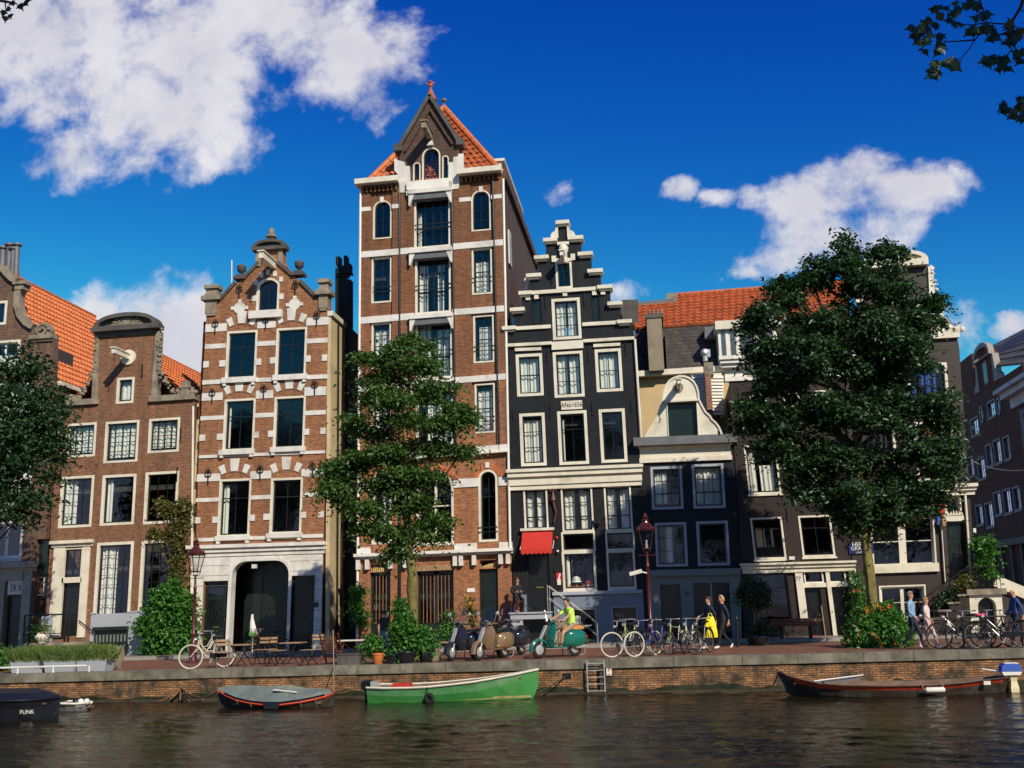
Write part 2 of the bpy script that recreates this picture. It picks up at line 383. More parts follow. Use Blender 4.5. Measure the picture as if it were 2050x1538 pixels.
cv = N(nt, 'ShaderNodeCombineXYZ'); L(nt, mth('DIVIDE', sp.outputs[0], ym), cv.inputs[0]); L(nt, mth('DIVIDE', sp.outputs[2], ym), cv.inputs[1])
# cumulus banks, each (pixel x, pixel y, radius x, radius y, weight): turned into compass directions
CL = [(70,45,310,140,1.5), (340,95,260,130,1.6), (560,60,180,110,1.4), (700,110,125,95,1.2), (750,205,60,55,.75), (330,225,165,95,1.3), (440,285,85,55,.8),
      (150,300,90,55,.75), (15,220,45,28,.6), (110,180,150,70,.9),
      (305,650,120,85,1.6), (370,710,90,60,1.6), (205,640,70,70,1.1), (420,592,50,18,.5),
      (1357,390,38,24,.55), (1440,402,50,18,.6), (1505,392,48,28,.75), (1630,390,100,55,1.3), (1770,375,125,58,1.4), (1640,455,120,50,.9), (1545,505,90,38,.8), (1490,540,50,22,.6), (1790,450,70,50,.8),
      (1898,662,55,48,1.05), (2050,676,62,26,1.1), (1118,378,40,24,.3), (1240,600,62,36,.75)]
wn = N(nt, 'ShaderNodeTexNoise'); wn.inputs['Scale'].default_value = 9; wn.inputs['Detail'].default_value = 5; wn.inputs['Roughness'].default_value = .6
L(nt, cv.outputs[0], wn.inputs['Vector'])
warp = N(nt, 'ShaderNodeVectorMath', operation='MULTIPLY_ADD'); L(nt, wn.outputs['Color'], warp.inputs[0]); warp.inputs[1].default_value = (.10,.07,0)
sh = N(nt, 'ShaderNodeVectorMath', operation='ADD'); L(nt, cv.outputs[0], sh.inputs[0]); sh.inputs[1].default_value = (-.05,-.035,0); L(nt, sh.outputs[0], warp.inputs[2])
dens = None
for px, py, rx, ry, wgt in CL:
    d = ray(px, py); c = (d.x/d.y, d.z/d.y); dx = ray(px+rx, py); ax = abs(dx.x/dx.y-c[0]); dy = ray(px, py+ry); ay = abs(dy.z/dy.y-c[1])
    s_ = N(nt, 'ShaderNodeVectorMath', operation='SUBTRACT'); L(nt, warp.outputs[0], s_.inputs[0]); s_.inputs[1].default_value = (c[0], c[1], 0)
    q = N(nt, 'ShaderNodeVectorMath', operation='MULTIPLY'); L(nt, s_.outputs[0], q.inputs[0]); q.inputs[1].default_value = (1/ax, 1/ay, 0)
    ln = N(nt, 'ShaderNodeVectorMath', operation='DOT_PRODUCT'); L(nt, q.outputs[0], ln.inputs[0]); L(nt, q.outputs[0], ln.inputs[1])
    v = mth('SUBTRACT', wgt, ln.outputs['Value'])
    dens = v if dens is None else mth('MAXIMUM', dens, v)
fb = N(nt, 'ShaderNodeTexNoise'); fb.inputs['Scale'].default_value = 15; fb.inputs['Detail'].default_value = 7; fb.inputs['Roughness'].default_value = .62; fb.inputs['Distortion'].default_value = .2
L(nt, cv.outputs[0], fb.inputs['Vector'])
dens = mth('MAXIMUM', dens, -1.75)
tot = mth('ADD', dens, mth('MULTIPLY', mth('SUBTRACT', fb.outputs['Fac'], .5), 6.2))
mask = N(nt, 'ShaderNodeMapRange', interpolation_type='SMOOTHSTEP'); L(nt, tot, mask.inputs[0]); mask.inputs[1].default_value = -.6; mask.inputs[2].default_value = 1.5
front = N(nt, 'ShaderNodeMapRange'); L(nt, sp.outputs[1], front.inputs[0]); front.inputs[1].default_value = .05; front.inputs[2].default_value = .2
mk = mth('MULTIPLY', mth('MULTIPLY', mask.outputs[0], front.outputs[0]), .96)
# bright edges, lilac-grey bellies where the cloud is thick
sh2 = N(nt, 'ShaderNodeVectorMath', operation='ADD'); L(nt, cv.outputs[0], sh2.inputs[0]); sh2.inputs[1].default_value = (.012,.02,0)
fb2 = N(nt, 'ShaderNodeTexNoise'); fb2.inputs['Scale'].default_value = 7; fb2.inputs['Detail'].default_value = 5; fb2.inputs['Roughness'].default_value = .55; L(nt, sh2.outputs[0], fb2.inputs['Vector'])
thick = N(nt, 'ShaderNodeMapRange'); L(nt, mth('ADD', mth('MULTIPLY', fb2.outputs['Fac'], 1.5), mth('MULTIPLY', dens, .25)), thick.inputs[0]); thick.inputs[1].default_value = .6; thick.inputs[2].default_value = 1.3
ccol = mixc(nt, thick.outputs[0], (9.0,8.8,9.0), (6.1,6.0,6.8))
sc_ = N(nt, 'ShaderNodeSeparateColor'); L(nt, hs.outputs[0], sc_.inputs[0]); cc_ = N(nt, 'ShaderNodeCombineColor')
for i_, (e_, k_, hi_) in enumerate(((2.7, 2.1, 5.0), (2.1, .6, 6.0), (.8, 1.46, 7.5))):     # deepen the zenith as the air of that day does
    L(nt, mth('MINIMUM', mth('MULTIPLY', mth('POWER', sc_.outputs[i_], e_), k_), hi_), cc_.inputs[i_])
fin = mixc(nt, mk, cc_.outputs[0], ccol)
L(nt, fin, bg.inputs['Color']); bg.inputs['Strength'].default_value = .1
world.cycles.sampling_method = 'MANUAL'; world.cycles.sample_map_resolution = 256
sun = bpy.data.lights.new('sun', 'SUN'); sun.energy = 4.8; sun.angle = R(.53); sun.color = (1.0,.90,.74)
so = bpy.data.objects.new('sun', sun); COL.objects.link(so)
sd = Vector((math.sin(SUN_AZ)*math.cos(SUN_EL), -math.cos(SUN_AZ)*math.cos(SUN_EL), math.sin(SUN_EL)))
so.rotation_euler = sd.to_track_quat('Z', 'Y').to_euler(); so.location = sd*60
vs = SC.view_settings; vs.view_transform = 'Standard'; vs.look = 'None'; vs.gamma = 1; vs.exposure = 0
SC.render.engine = 'CYCLES'; SC.cycles.max_bounces = 6; SC.cycles.transparent_max_bounces = 12; SC.cycles.use_denoising = True

# ------------------------------------------------------------------ the setting
YQ, YF, WZ = 31.5, 42.6, -0.84
def water_sheet():
    # a real choppy surface where the canal is seen, flat sheets beyond it
    g = np.random.default_rng(11); xs = np.arange(-23,16.01,.075); ys = np.arange(11.5,YQ+.05,.07); X,Y = np.meshgrid(xs,ys); Z = np.zeros_like(X)
    gust = .55+.45*np.sin(X*.33+Y*.21+1)*np.sin(Y*.47-X*.12+.4)
    for i in range(70):
        lam = .2*(7.5**g.random()); th = g.normal(1.25,.55); k = 2*math.pi/lam; ph = g.random()*6.28; s_ = .0015*(lam/.3)**.75
        w = k*(X*math.cos(th)+Y*math.sin(th))+ph+.6*np.sin(X*.7+i)+.5*np.sin(Y*.9+i*2); Z += s_*(1-2*np.abs(np.sin(w/2)))*gust if i % 2 else s_*np.sin(w)*(.4+.6*gust)
    edge = np.clip((xs-xs[0])/1.5,0,1)*np.clip((xs[-1]-xs)/1.5,0,1); Z *= edge[None,:]
    ny,nx = X.shape; v = np.stack([X,Y,Z+WZ],-1).reshape(-1,3); i = np.arange((ny-1)*nx).reshape(ny-1,nx)[:,:-1].ravel(); f = np.stack([i,i+1,i+nx+1,i+nx],1)
    x0,x1,y0,y1 = xs[0],xs[-1],ys[0],ys[-1]; n = len(v)
    ex = np.array([(-300,2.5,WZ),(300,2.5,WZ),(300,y0,WZ),(-300,y0,WZ),(-300,YQ+.3,WZ),(x0,YQ+.3,WZ),(x0,y0,WZ),(x1,y0,WZ),(x1,YQ+.3,WZ),(300,YQ+.3,WZ)]); v = np.concatenate([v,ex]); f = np.concatenate([f,np.array([(0,1,2,3),(3,6,5,4),(7,2,9,8)])+n])
    me = bpy.data.meshes.new('water'); me.vertices.add(len(v)); me.vertices.foreach_set('co', v.astype(np.float32).ravel()); me.loops.add(len(f)*4); me.loops.foreach_set('vertex_index', f.astype(np.int32).ravel())
    me.polygons.add(len(f)); me.polygons.foreach_set('loop_start', np.arange(0,len(f)*4,4,dtype=np.int32)); me.polygons.foreach_set('loop_total', np.full(len(f),4,dtype=np.int32)); me.polygons.foreach_set('use_smooth', np.ones(len(f),dtype=bool)); me.update(calc_edges=True)
    me.materials.append(M['water']); o = bpy.data.objects.new('water', me); COL.objects.link(o); return o
props(water_sheet(), kind='structure')
def gsheet(x0, x1, y0, y1, dz): return MB().add([(x0,y0,gz(x0)+dz),(x1,y0,gz(x1)+dz),(x1,y1,gz(x1)+dz),(x0,y1,gz(x0)+dz)], [(0,1,2,3)])
props(gsheet(-150, 150, YQ+.45, 400, 0).build('street', M['paving']), kind='structure')
mb = MB(); mb.add([(-300,-400,-.05),(300,-400,-.05),(300,2.5,-.05),(-300,2.5,-.05)], [(0,1,2,3)]); mb.add([(-300,2.5,-.05),(300,2.5,-.05),(300,2.5,-1.2),(-300,2.5,-1.2)], [(0,1,2,3)])
props(mb.build('near_quay_ground', M['pave_side']), kind='structure')
YS = 40.1        # front edge of the pavement before the houses
def gslab(x0, x1, y0, y1, dz, th=.1):
    return MB().add([(x0,y0,gz(x0)+dz-th),(x1,y0,gz(x1)+dz-th),(x1,y1,gz(x1)+dz-th),(x0,y1,gz(x0)+dz-th),(x0,y0,gz(x0)+dz),(x1,y0,gz(x1)+dz),(x1,y1,gz(x1)+dz),(x0,y1,gz(x0)+dz)],
        [(0,3,2,1),(4,5,6,7),(0,1,5,4),(1,2,6,5),(2,3,7,6),(3,0,4,7)])
props(gslab(-60, 12.6, YS+.16, YF+.6, .115, .2).build('sidewalk', M['pave_side']), kind='structure')
props(gslab(-60, 12.6, YS, YS+.16, .12, .2).build('kerb', M['kerb']), kind='structure')
props(MB().box(-300, 300, 2.5, YQ+1, -3, -2.6).build('canal_bed', M['pave_side']), kind='structure')

qw = root('quay_wall', (0, YQ, WZ), 'long orange brick canal wall with a grey stone coping', 'quay wall')
mb = MB(); q0, q1 = -60, 60
mb.add([(q0,YQ+.03,WZ-1.5),(q1,YQ+.03,WZ-1.5),(q1,YQ+.03,gz(q1)-.225),(q0,YQ+.03,gz(q0)-.225),(q0,YQ+.45,WZ-1.5),(q1,YQ+.45,WZ-1.5),(q1,YQ+.45,gz(q1)-.225),(q0,YQ+.45,gz(q0)-.225)],
       [(0,1,2,3),(3,2,6,7),(4,7,6,5),(0,4,5,1)])
mb.build('brick_face', M['brick_quay'], qw)
mb = MB(); x = q0
while x < q1:
    w = rnd.uniform(1.1, 2.1); dy = rnd.uniform(-.012, .012); dz = rnd.uniform(-.008, .008)
    a, b_ = x+.006, x+w-.006
    mb.add([(a,YQ-.03+dy,gz(a)-.235),(b_,YQ-.03+dy,gz(b_)-.235),(b_,YQ+.46,gz(b_)-.235),(a,YQ+.46,gz(a)-.235),(a,YQ-.03+dy,gz(a)+.02+dz),(b_,YQ-.03+dy,gz(b_)+.02+dz),(b_,YQ+.46,gz(b_)+.02+dz),(a,YQ+.46,gz(a)+.02+dz)],
        [(0,3,2,1),(4,5,6,7),(0,1,5,4),(1,2,6,5),(2,3,7,6),(3,0,4,7)]); x += w
mb.build('coping', M['coping'], qw)
mb = MB(); mb.box(q0, q1, YQ-.12, YQ+.02, WZ-.5, WZ+.05); mb.build('timber_waling', M['twig'], qw)
M['slime'] = plain('wet_green_slime', (.03,.035,.015), .35, .4, 4); mb = MB(); xs = [q0+i*.12 for i in range(int((q1-q0)/.12))]; hs = [WZ+.12+.05*math.sin(x*1.3)+.04*math.sin(x*4.1+1)+rnd.uniform(0,.05) for x in xs]
mb.add([v for x,h_ in zip(xs,hs) for v in ((x,YQ+.022,WZ-.3),(x,YQ+.026,h_))],[(2*i,2*i+2,2*i+3,2*i+1) for i in range(len(xs)-1)]); mb.build('tide_line', M['slime'], qw, fix=False)
# ------------------------------------------------------------------ house kit
def roundtop(u0, v0, u1, v1, r, n=6):
    return [(u0,v0),(u1,v0)]+[(u1-r+r*math.sin(math.pi/2*(1-i/n)), v1-r+r*math.cos(math.pi/2*(1-i/n))) for i in range(n+1)]+[(u0+r-r*math.sin(math.pi/2*i/n), v1-r+r*math.cos(math.pi/2*i/n)) for i in range(n+1)]
def rectp(u0, v0, u1, v1): return [(u0,v0),(u1,v0),(u1,v1),(u0,v1)]
def archp(u0, v0, u1, v1, rise, n=10):     # rectangle with an arched head, v1 = crown
    if rise <= 0: return rectp(u0, v0, u1, v1)
    hw = (u1-u0)/2; c = (u0+u1)/2
    rr = (hw*hw+rise*rise)/(2*rise); a = math.asin(min(1, hw/rr)) if rise <= hw else math.pi/2
    if abs(rise-hw) < 1e-3: a = math.pi/2
    cy = v1-rr
    return [(u0,v0),(u1,v0)]+[(c+rr*math.sin(a*(1-2*i/n)), cy+rr*math.cos(a*(1-2*i/n))) for i in range(n+1)]
class House:
    def __init__(s, name, label, cat, v, h, Y=YF, px0=None):
        # v: pixel pair along an upright, h: pixel pair along a level line
        s.Y = Y; a = P(*v[0], Y); b = P(*v[1], Y); s.V = Vector(((b.x-a.x)/(b.z-a.z), 1)); c = P(*h[0], Y); d = P(*h[1], Y); s.U = Vector((1, (d.z-c.z)/(d.x-c.x)))
        s.O = Vector((a.x, 0)); s.det = s.U.x*s.V.y-s.U.y*s.V.x
        s.root = root(name, (a.x, Y, gz(a.x)), label, cat); s.holes = []; s.name = name
    def uv(s, px, py):
        p = P(px, py, s.Y); x = p.x-s.O.x; z = p.z-s.O.y
        return ((x*s.V.y-z*s.V.x)/s.det, (s.U.x*z-s.U.y*x)/s.det)
    def xf(s, u, v, w): q = s.O+s.U*u+s.V*v; return (q.x, s.Y-w, q.y)
    def mb(s): m_ = MB(); m_.xf = s.xf; return m_
    def rect(s, a, b):
        p = s.uv(*a); q = s.uv(*b); return min(p[0],q[0]), min(p[1],q[1]), max(p[0],q[0]), max(p[1],q[1])
    def block(s, name, mat, a, b, w0, w1, parent=None):
        u0,v0,u1,v1 = s.rect(a, b); return s.mb().box(u0,u1,v0,v1,w0,w1).build(name, mat, parent or s.root)
    def band(s, name, mat, segs, w1, w0=-.02):
        mb = s.mb()
        for a, b in segs:
            u0,v0,u1,v1 = s.rect(a, b); mb.box(u0,u1,v0,v1,w0,w1)
        return mb.each(name, mat, s.root)
    def wall(s, outer_px, mat, thick=.35, name='facade', extra=(), uvs=None):
        outer = uvs or [s.uv(*p) for p in outer_px]; V_, F_ = triangulate(outer, s.holes); mb = s.mb(); n = len(V_)
        mb.add([(p[0],p[1],0) for p in V_]+[(p[0],p[1],-thick) for p in V_], F_+[tuple(i+n for i in t[::-1]) for t in F_])
        for lp in [outer]+s.holes:
            k = len(lp); mb.add([(p[0],p[1],0) for p in lp]+[(p[0],p[1],-thick) for p in lp], [(i,(i+1)%k,k+(i+1)%k,k+i) for i in range(k)])
        return mb.build(name, mat, s.root)
    def window(s, a, b, fw=.11, frame='cream', sash='black', grid=(2,3), rise=0, sill=True, curtain=None, name='window', bars=.03, sw=.06, proud=.02, rec=.09, rows=None, cols=None, glass_='glass', mull=0, panel=None, sillp=.07, bot=None, cw=None):
        u0,v0,u1,v1 = s.rect(a, b); rise = rise*(u1-u0)/2 if rise else 0
        if isinstance(rise, float) and rise: pass
        out = archp(u0,v0,u1,v1,rise); s.holes.append(out)
        bb = bot if bot is not None else fw
        irise = rise*(u1-u0-2*fw)/(u1-u0) if rise else 0
        inn = archp(u0+fw, v0+bb, u1-fw, v1-fw, irise)
        e = .004
        o2 = archp(u0+e,v0+e,u1-e,v1-e,rise)
        w = s.mb().ring(o2, inn, -.16, proud).build(name, M[frame], s.root)
        iu0,iv0,iu1,iv1 = u0+fw, v0+bb, u1-fw, v1-fw
        if panel:
            s.mb().poly(inn, -rec-.02, -rec).build('panel', M[panel], w)
            mb = s.mb(); c = (iu0+iu1)/2
            if grid[0] > 1:
                mb.box(c-.012, c+.012, iv0, iv1-irise*.1, -rec, -rec+.015); mb.build('seam', M['iron'], w)
            return w
        mb = s.mb(); inn2 = archp(iu0+sw, iv0+sw, iu1-sw, iv1-sw, irise*.9)
        mb.ring(inn, inn2, -rec-.05, -rec)
        nc, nr = grid
        for i in range(1, nc):
            c = iu0+(iu1-iu0)*(cols[i-1] if cols else i/nc); t = (mull or bars)
            mb.box(c-t/2, c+t/2, iv0+.01, iv1-irise*.35, -rec-.04, -rec-.006)
        for i in range(1, nr):
            f = rows[i-1] if rows else i/nr; c = iv0+(iv1-iv0-irise)*f; t = bars*(1.6 if rows and i == 1 else 1)
            mb.box(iu0+.01, iu1-.01, c-t/2, c+t/2, -rec-.038, -rec-.008)
        mb.build('sash', M[sash], w)
        s.mb().poly(inn, -rec-.034, -rec-.028).build('pane', M[glass_], w)
        if sill:
            s.mb().box(u0-.04, u1+.04, v0-.07, v0+.0-.004, -.02, sillp).build('sill', M[frame], w)
        if curtain: s.curtain(w, iu0, iv0, iu1, iv1-irise*.3, curtain, rec)
        return w
    def curtain(s, w, u0, v0, u1, v1, spec, rec=.09, mat='curtain'):
        mb = s.mb(); W = u1-u0; H = v1-v0
        for f0, f1, g0, g1 in spec:
            a0 = u0+W*f0; a1 = u0+W*f1; n = max(6, int((a1-a0)/.035)); ph = rnd.random()*6
            rows_ = [v0+H*g0, v0+H*(g0+g1)/2, v0+H*g1]; vs = []
            for j, vv in enumerate(rows_):
                for i in range(n+1):
                    vs.append((a0+(a1-a0)*i/n, vv, -rec-.17+.035*math.sin(i*1.25+ph)+.02*math.sin(i*.37+ph*2)))
            fs = [(j*(n+1)+i, j*(n+1)+i+1, (j+1)*(n+1)+i+1, (j+1)*(n+1)+i) for j in range(2) for i in range(n)]
            mb.add(vs, fs)
        return mb.build('curtain', M[mat], w, smooth=True, fix=False)
    def door(s, a, b, mat='dark_green', name='door', leaves=1, panels=2, rec=.16, hole=True, fanlight=0, letter=None):
        u0,v0,u1,v1 = s.rect(a, b)
        if hole: s.holes.append(rectp(u0,v0,u1,v1))
        mb = s.mb(); e = .005; fv = v1-(v1-v0)*fanlight
        mb.box(u0+e,u1-e,v0+e,fv-e,-rec-.05,-rec)
        for l in range(leaves):
            lw = (u1-u0)/leaves; a0 = u0+l*lw
            hh = (fv-v0)/panels
            for k in range(panels):
                mb.ring(rectp(a0+.1, v0+hh*k+.1, a0+lw-.1, v0+hh*(k+1)-.08), rectp(a0+.14, v0+hh*k+.14, a0+lw-.14, v0+hh*(k+1)-.12), -rec-.01, -rec+.022)
        d = mb.build(name, M[mat], s.root)
        s.mb().add([(u1-.16,v0+(fv-v0)*.45,-rec+.05)], []).v
        kb = MB(); p = s.xf(u1-.13, v0+(fv-v0)*.45, -rec+.04); kb.ball(p, .035, 8, 5); kb.build('handle', M['brass'], d)
        if letter:
            s.mb().box((u0+u1)/2-.14, (u0+u1)/2+.14, v0+(fv-v0)*letter-.03, v0+(fv-v0)*letter+.03, -rec-.01, -rec+.03).build('letter_slot', M['brass'], d)
        return d
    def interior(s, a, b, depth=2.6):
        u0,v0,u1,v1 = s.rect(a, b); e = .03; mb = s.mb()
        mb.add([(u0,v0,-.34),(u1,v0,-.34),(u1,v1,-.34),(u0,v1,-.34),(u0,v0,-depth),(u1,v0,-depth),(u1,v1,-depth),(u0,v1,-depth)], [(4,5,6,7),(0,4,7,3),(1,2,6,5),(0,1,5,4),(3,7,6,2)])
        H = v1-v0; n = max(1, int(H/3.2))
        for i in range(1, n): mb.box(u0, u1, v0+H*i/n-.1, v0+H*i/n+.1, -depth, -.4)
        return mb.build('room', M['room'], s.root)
    def cornice(s, name, mat, a, b, steps=((0,.3,.10),(.3,.6,.2),(.6,1,.32)), parent=None):
        u0,v0,u1,v1 = s.rect(a, b); mb = s.mb()
        for f0, f1, w in steps: mb.box(u0-w*.4, u1+w*.4, v0+(v1-v0)*f0, v0+(v1-v0)*f1, -.03, w)
        return mb.build(name, mat, parent or s.root)
    def body(s, pxl, pxr, ytop, depth=12, mat='brick_dark', name='side_wall', z1=None, inset=.02):
        # two side walls running back from the facade; tops given by pixel rows at both ends
        a = s.uv(pxl, ytop[0]); b = s.uv(pxr, ytop[1]); mb = s.mb()
        a0 = (a[0]+inset, -1.0); b0 = (b[0]-inset, -1.0)
        mb.box(a0[0], a0[0]+.3, -1, a[1], -depth, -.345); mb.box(b0[0]-.3, b0[0], -1, b[1], -depth, -.345)
        mb.box(a0[0]+.3, b0[0]-.3, -1, min(a[1],b[1]), -depth, -depth+.3)
        return mb.build(name, M[mat], s.root)
    def anchors(s, pts, h=.55):
        for p in pts:
            u, v = s.uv(*p); mb = s.mb(); mb.box(u-.018, u+.018, v-h/2, v+h/2, 0, .05); mb.build('wall_anchor', M['iron'], s.root)
def tile_slope(p00, p10, p11, p01, name, mat, parent, tw=.28, th=.34, amp=.035, lip=.07):
    # pantiled roof plane; p00->p10 eaves, p01->p11 ridge; rows step over one another
    p00, p10, p11, p01 = [Vector(p) for p in (p00, p10, p11, p01)]
    nrm = (p10-p00).cross(p01-p00).normalized()
    if nrm.z < 0: nrm = -nrm
    L0 = (p10-p00).length; H0 = (p01-p00).length; nc = max(2, int(L0/tw)); nr = max(2, int(H0/th)); k = 6
    prof = [math.sin(2*math.pi*i/k)*amp+(amp*.6 if i == 1 else 0) for i in range(k)]
    mb = MB(); vs = []; fs = []; n = nc*k+1
    for j in range(nr):
        for t, off in ((j/nr, lip+.01), ((j+1.12)/nr, 0)):
            t = min(t, 1.02)
            a = p00.lerp(p01, t); b = p10.lerp(p11, t)
            for i in range(n): vs.append(a.lerp(b, i/(n-1))+nrm*(prof[i % k]+off+rnd.uniform(-.004,.004)))
        o = len(vs)-2*n; o2_ = o
        for i in range(n-1): fs.append((o+i, o+i+1, o+n+i+1, o+n+i))
        a = p00.lerp(p01, j/nr); b = p10.lerp(p11, j/nr); oo = len(vs)
        for i in range(n): vs.append(a.lerp(b, i/(n-1))-nrm*.02)
        for i in range(n-1): fs.append((oo+i, oo+i+1, o2_+i+1, o2_+i))
    mb.add(vs, fs)
    mb.add([p00-nrm*.05, p10-nrm*.05, p11-nrm*.05, p01-nrm*.05], [(0,1,2,3)])
    return mb.build(name, mat, parent, fix=False)
def text_obj(s, body, parent, mat, name, loc, size, rot=(R(90),0,0), ext=.008, font_scale=(1,1), align='CENTER'):
    cu = bpy.data.curves.new(name, 'FONT'); cu.body = body; cu.size = size; cu.extrude = ext; cu.align_x = align; cu.align_y = 'CENTER'
    o = bpy.data.objects.new(name, cu); COL.objects.link(o)
    dg = bpy.context.evaluated_depsgraph_get(); me = bpy.data.meshes.new_from_object(o.evaluated_get(dg)); bpy.data.objects.remove(o)
    me.transform(Matrix.Diagonal((font_scale[0], font_scale[1], 1, 1))); me.transform(Matrix.Rotation(rot[2],4,'Z') @ Matrix.Rotation(rot[1],4,'Y') @ Matrix.Rotation(rot[0],4,'X'))
    b = base_of(parent); me.transform(Matrix.Translation(Vector(loc)-b)); me.materials.clear(); me.materials.append(mat)
    o = bpy.data.objects.new(name, me); COL.objects.link(o); o.parent = parent; return o
def hoist(s, px_root, px_tip, mat='cream', w=.16, L_=None):
    # hoisting beam: root on the facade, sticking straight out towards the canal
    r = s.uv(*px_root); a = Vector(s.xf(r[0], r[1], -.2)); Lh = L_ or 1.1; b = Vector(s.xf(r[0], r[1], Lh))
    mb = MB(); mb.bar(a, b, w, w*1.35); mb.bar(a+Vector((0,-.1,w*.8)), b+Vector((0,-.06,w*.8)), w*1.5, .05)
    o = mb.build('hoist_beam', M[mat], s.root)
    hk = MB(); hk.tube([b+Vector((0,.12,-.05)), b+Vector((0,.12,-.28))], .014, 6); hk.torus(b+Vector((0,.12,-.34)), (1,0,0), .06, .014, 10, 5); hk.build('hook', M['iron'], o)
    return o
M['brass'] = plain('brass', (.5,.36,.12), .3, .1, 3, metal=.9)
M['gold'] = plain('gilt_lettering', (.75,.52,.2), .4, .1, 3)
M['red_awning'] = plain('red_awning_cloth', (.52,.03,.018), .75, .08, 2)
M['redcurtain'] = plain('red_drape', (.5,.03,.03), .8, .1, 2)
M['bluecurtain'] = plain('blue_drape', (.05,.12,.5), .8, .1, 2)
def hexc(s, a): return [s.uv(*p) for p in a]

# ================= house with claw-piece neck gable, plain brick (three bays)
h = House('neck_gable_house', 'brown brick house with dark arched pediment and grey painted plinth', 'house', ((190,1238),(215,845)), ((118,1057),(352,1045)))
H1 = h
for a, b, c in (((135,849),(190,914),0), ((212,845),(275,924.5),0), ((299,839),(358,904.5),0)):
    h.window(a, b, fw=.10, grid=(4,4), bars=.028, curtain=[(0,1,.1,1)], sill=False)
h.window((123,955),(183,1055), grid=(3,4), bars=.02, curtain=[(0,.4,0,1)], sill=False)
w_ = h.window((206,952),(268,1050), grid=(1,1), bars=.03, sill=False, curtain=[(.02,.2,0,1)]); h.window((292,946),(354,1047), grid=(3,4), bars=.018, sill=False)
h.window((195,1087),(260,1236), grid=(4,7), bars=.018, fw=.12, sill=False, curtain=[(.02,.5,0,.95)], sash='black')
h.window((284,1083),(350,1228), grid=(4,7), bars=.018, fw=.12, sill=False)
w = h.window((235,757),(267,807), fw=.1, grid=(1,1), sill=False, curtain=[(0,1,0,1)], sw=.08)
# doorway
h.window((127,1098),(163,1158), grid=(2,2), fw=.06, sill=False, name='transom_window', bars=.03)
dd = h.door((124,1166),(157,1273), 'black', panels=3)
jb = h.mb()
for a, b in (((110,1092),(120,1276)), ((167,1092),(170,1276)), ((125,1158),(164,1166))):
    u0,v0,u1,v1 = h.rect(a,b); jb.box(u0,u1,v0,v1,-.05,.06)
jb.build('door_surround', M['cream'], h.root)
h.cornice('door_cornice', M['cream'], (108,1084),(184,1093), ((0,.5,.1),(.5,1,.22)))
h.wall([(88,1325),(92,1229),(107,957),(122,807),(190,806),(199,667),(201,655),(314,652),(316,665),(304,800),(389,798),(384,900),(381,1045),(373,1325)], M['brick_house1'])
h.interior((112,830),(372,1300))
u0,v0,u1,v1 = h.rect((184,1230),(280,1330)); u2 = h.uv(372,1230)[0]
cu0,cv0,cu1,cv1 = h.rect((190,1257),(256,1317))
mb = h.mb(); mb.box(u0,cu0,v0,v1,0,.07); mb.box(cu1,u2,v0,v1,0,.07); mb.box(cu0,cu1,cv1,v1,0,.07); mb.box(h.uv(84,1250)[0], h.uv(107,1250)[0], v0, v1, 0, .07)
mb.each('plinth', M['plinth_grey'], h.root)
mb = h.mb(); mb.box(u0-.02,h.uv(195,1230)[0],v1,v1+.06,0,.1); mb.box(h.uv(256,1230)[0],h.uv(284,1230)[0],v1,v1+.06,0,.1); mb.each('plinth_moulding', M['plinth_grey'], h.root)
# cellar window with upright bars
mb = h.mb(); mb.box(cu0,cu1,cv0,cv1,-.001,.012); cw_ = mb.build('cellar_window', M['shop_green'], h.root)
mb = h.mb(); mb.box(cu0,cu1,cv1-.12,cv1+.02,.01,.22)
for i in range(10):
    c = cu0+.06+(cu1-cu0-.12)*i/9; mb.box(c-.022,c+.022,cv0,cv1-.1,.05,.09)
mb.box(cu0,cu1,(cv0+cv1)/2-.03,(cv0+cv1)/2+.03,.04,.1); mb.build('cellar_bars', M['dark_green'], cw_)
# pediment with scallop shell
pa, pb = h.uv(193,662), h.uv(319,657); n = 18; top = h.uv(253,629)[1]
def arc(ua, ub, v0_, vt, k=18): 
    return [((ua+ub)/2-(ub-ua)/2*math.cos(math.pi*i/k), v0_+(vt-v0_)*math.sin(math.pi*i/k)**.8) for i in range(k+1)]
o_ = arc(pa[0], pb[0], pa[1], top); i_ = arc(pa[0]+.22, pb[0]-.22, pa[1]+.08, top-.17)
mb = h.mb(); mb.poly(o_, -.35, .06); ped = mb.build('pediment', M['stone_dark'], h.root)
mb = h.mb(); mb.ring(o_, i_, .05, .3); mb.box(pa[0]-.08, pb[0]+.08, pa[1]-.14, pa[1]+.05, -.3, .34); mb.box(pa[0]+.1, pb[0]-.1, pa[1]-.34, pa[1]-.14, -.1, .1); mb.build('pediment_moulding', M['stone_dark'], ped)
mb = h.mb(); cx_ = (pa[0]+pb[0])/2
for i in range(11):
    a = math.pi*(i+.5)/11; r1 = .5 if 2 < i < 8 else .62
    p0 = (cx_+.1*math.cos(a), pa[1]+.08+.04*math.sin(a)); p1 = (cx_+r1*math.cos(a)*1.1, pa[1]+.1+.5*math.sin(a)); d = .045
    nx, ny = -math.sin(a), math.cos(a)
    mb.poly([(p0[0]-nx*.02,p0[1]-ny*.02),(p1[0]-nx*d,p1[1]-ny*d),(p1[0]+nx*d,p1[1]+ny*d),(p0[0]+nx*.02,p0[1]+ny*.02)], .05, .14)
mb.build('shell_carving', M['stone'], ped)
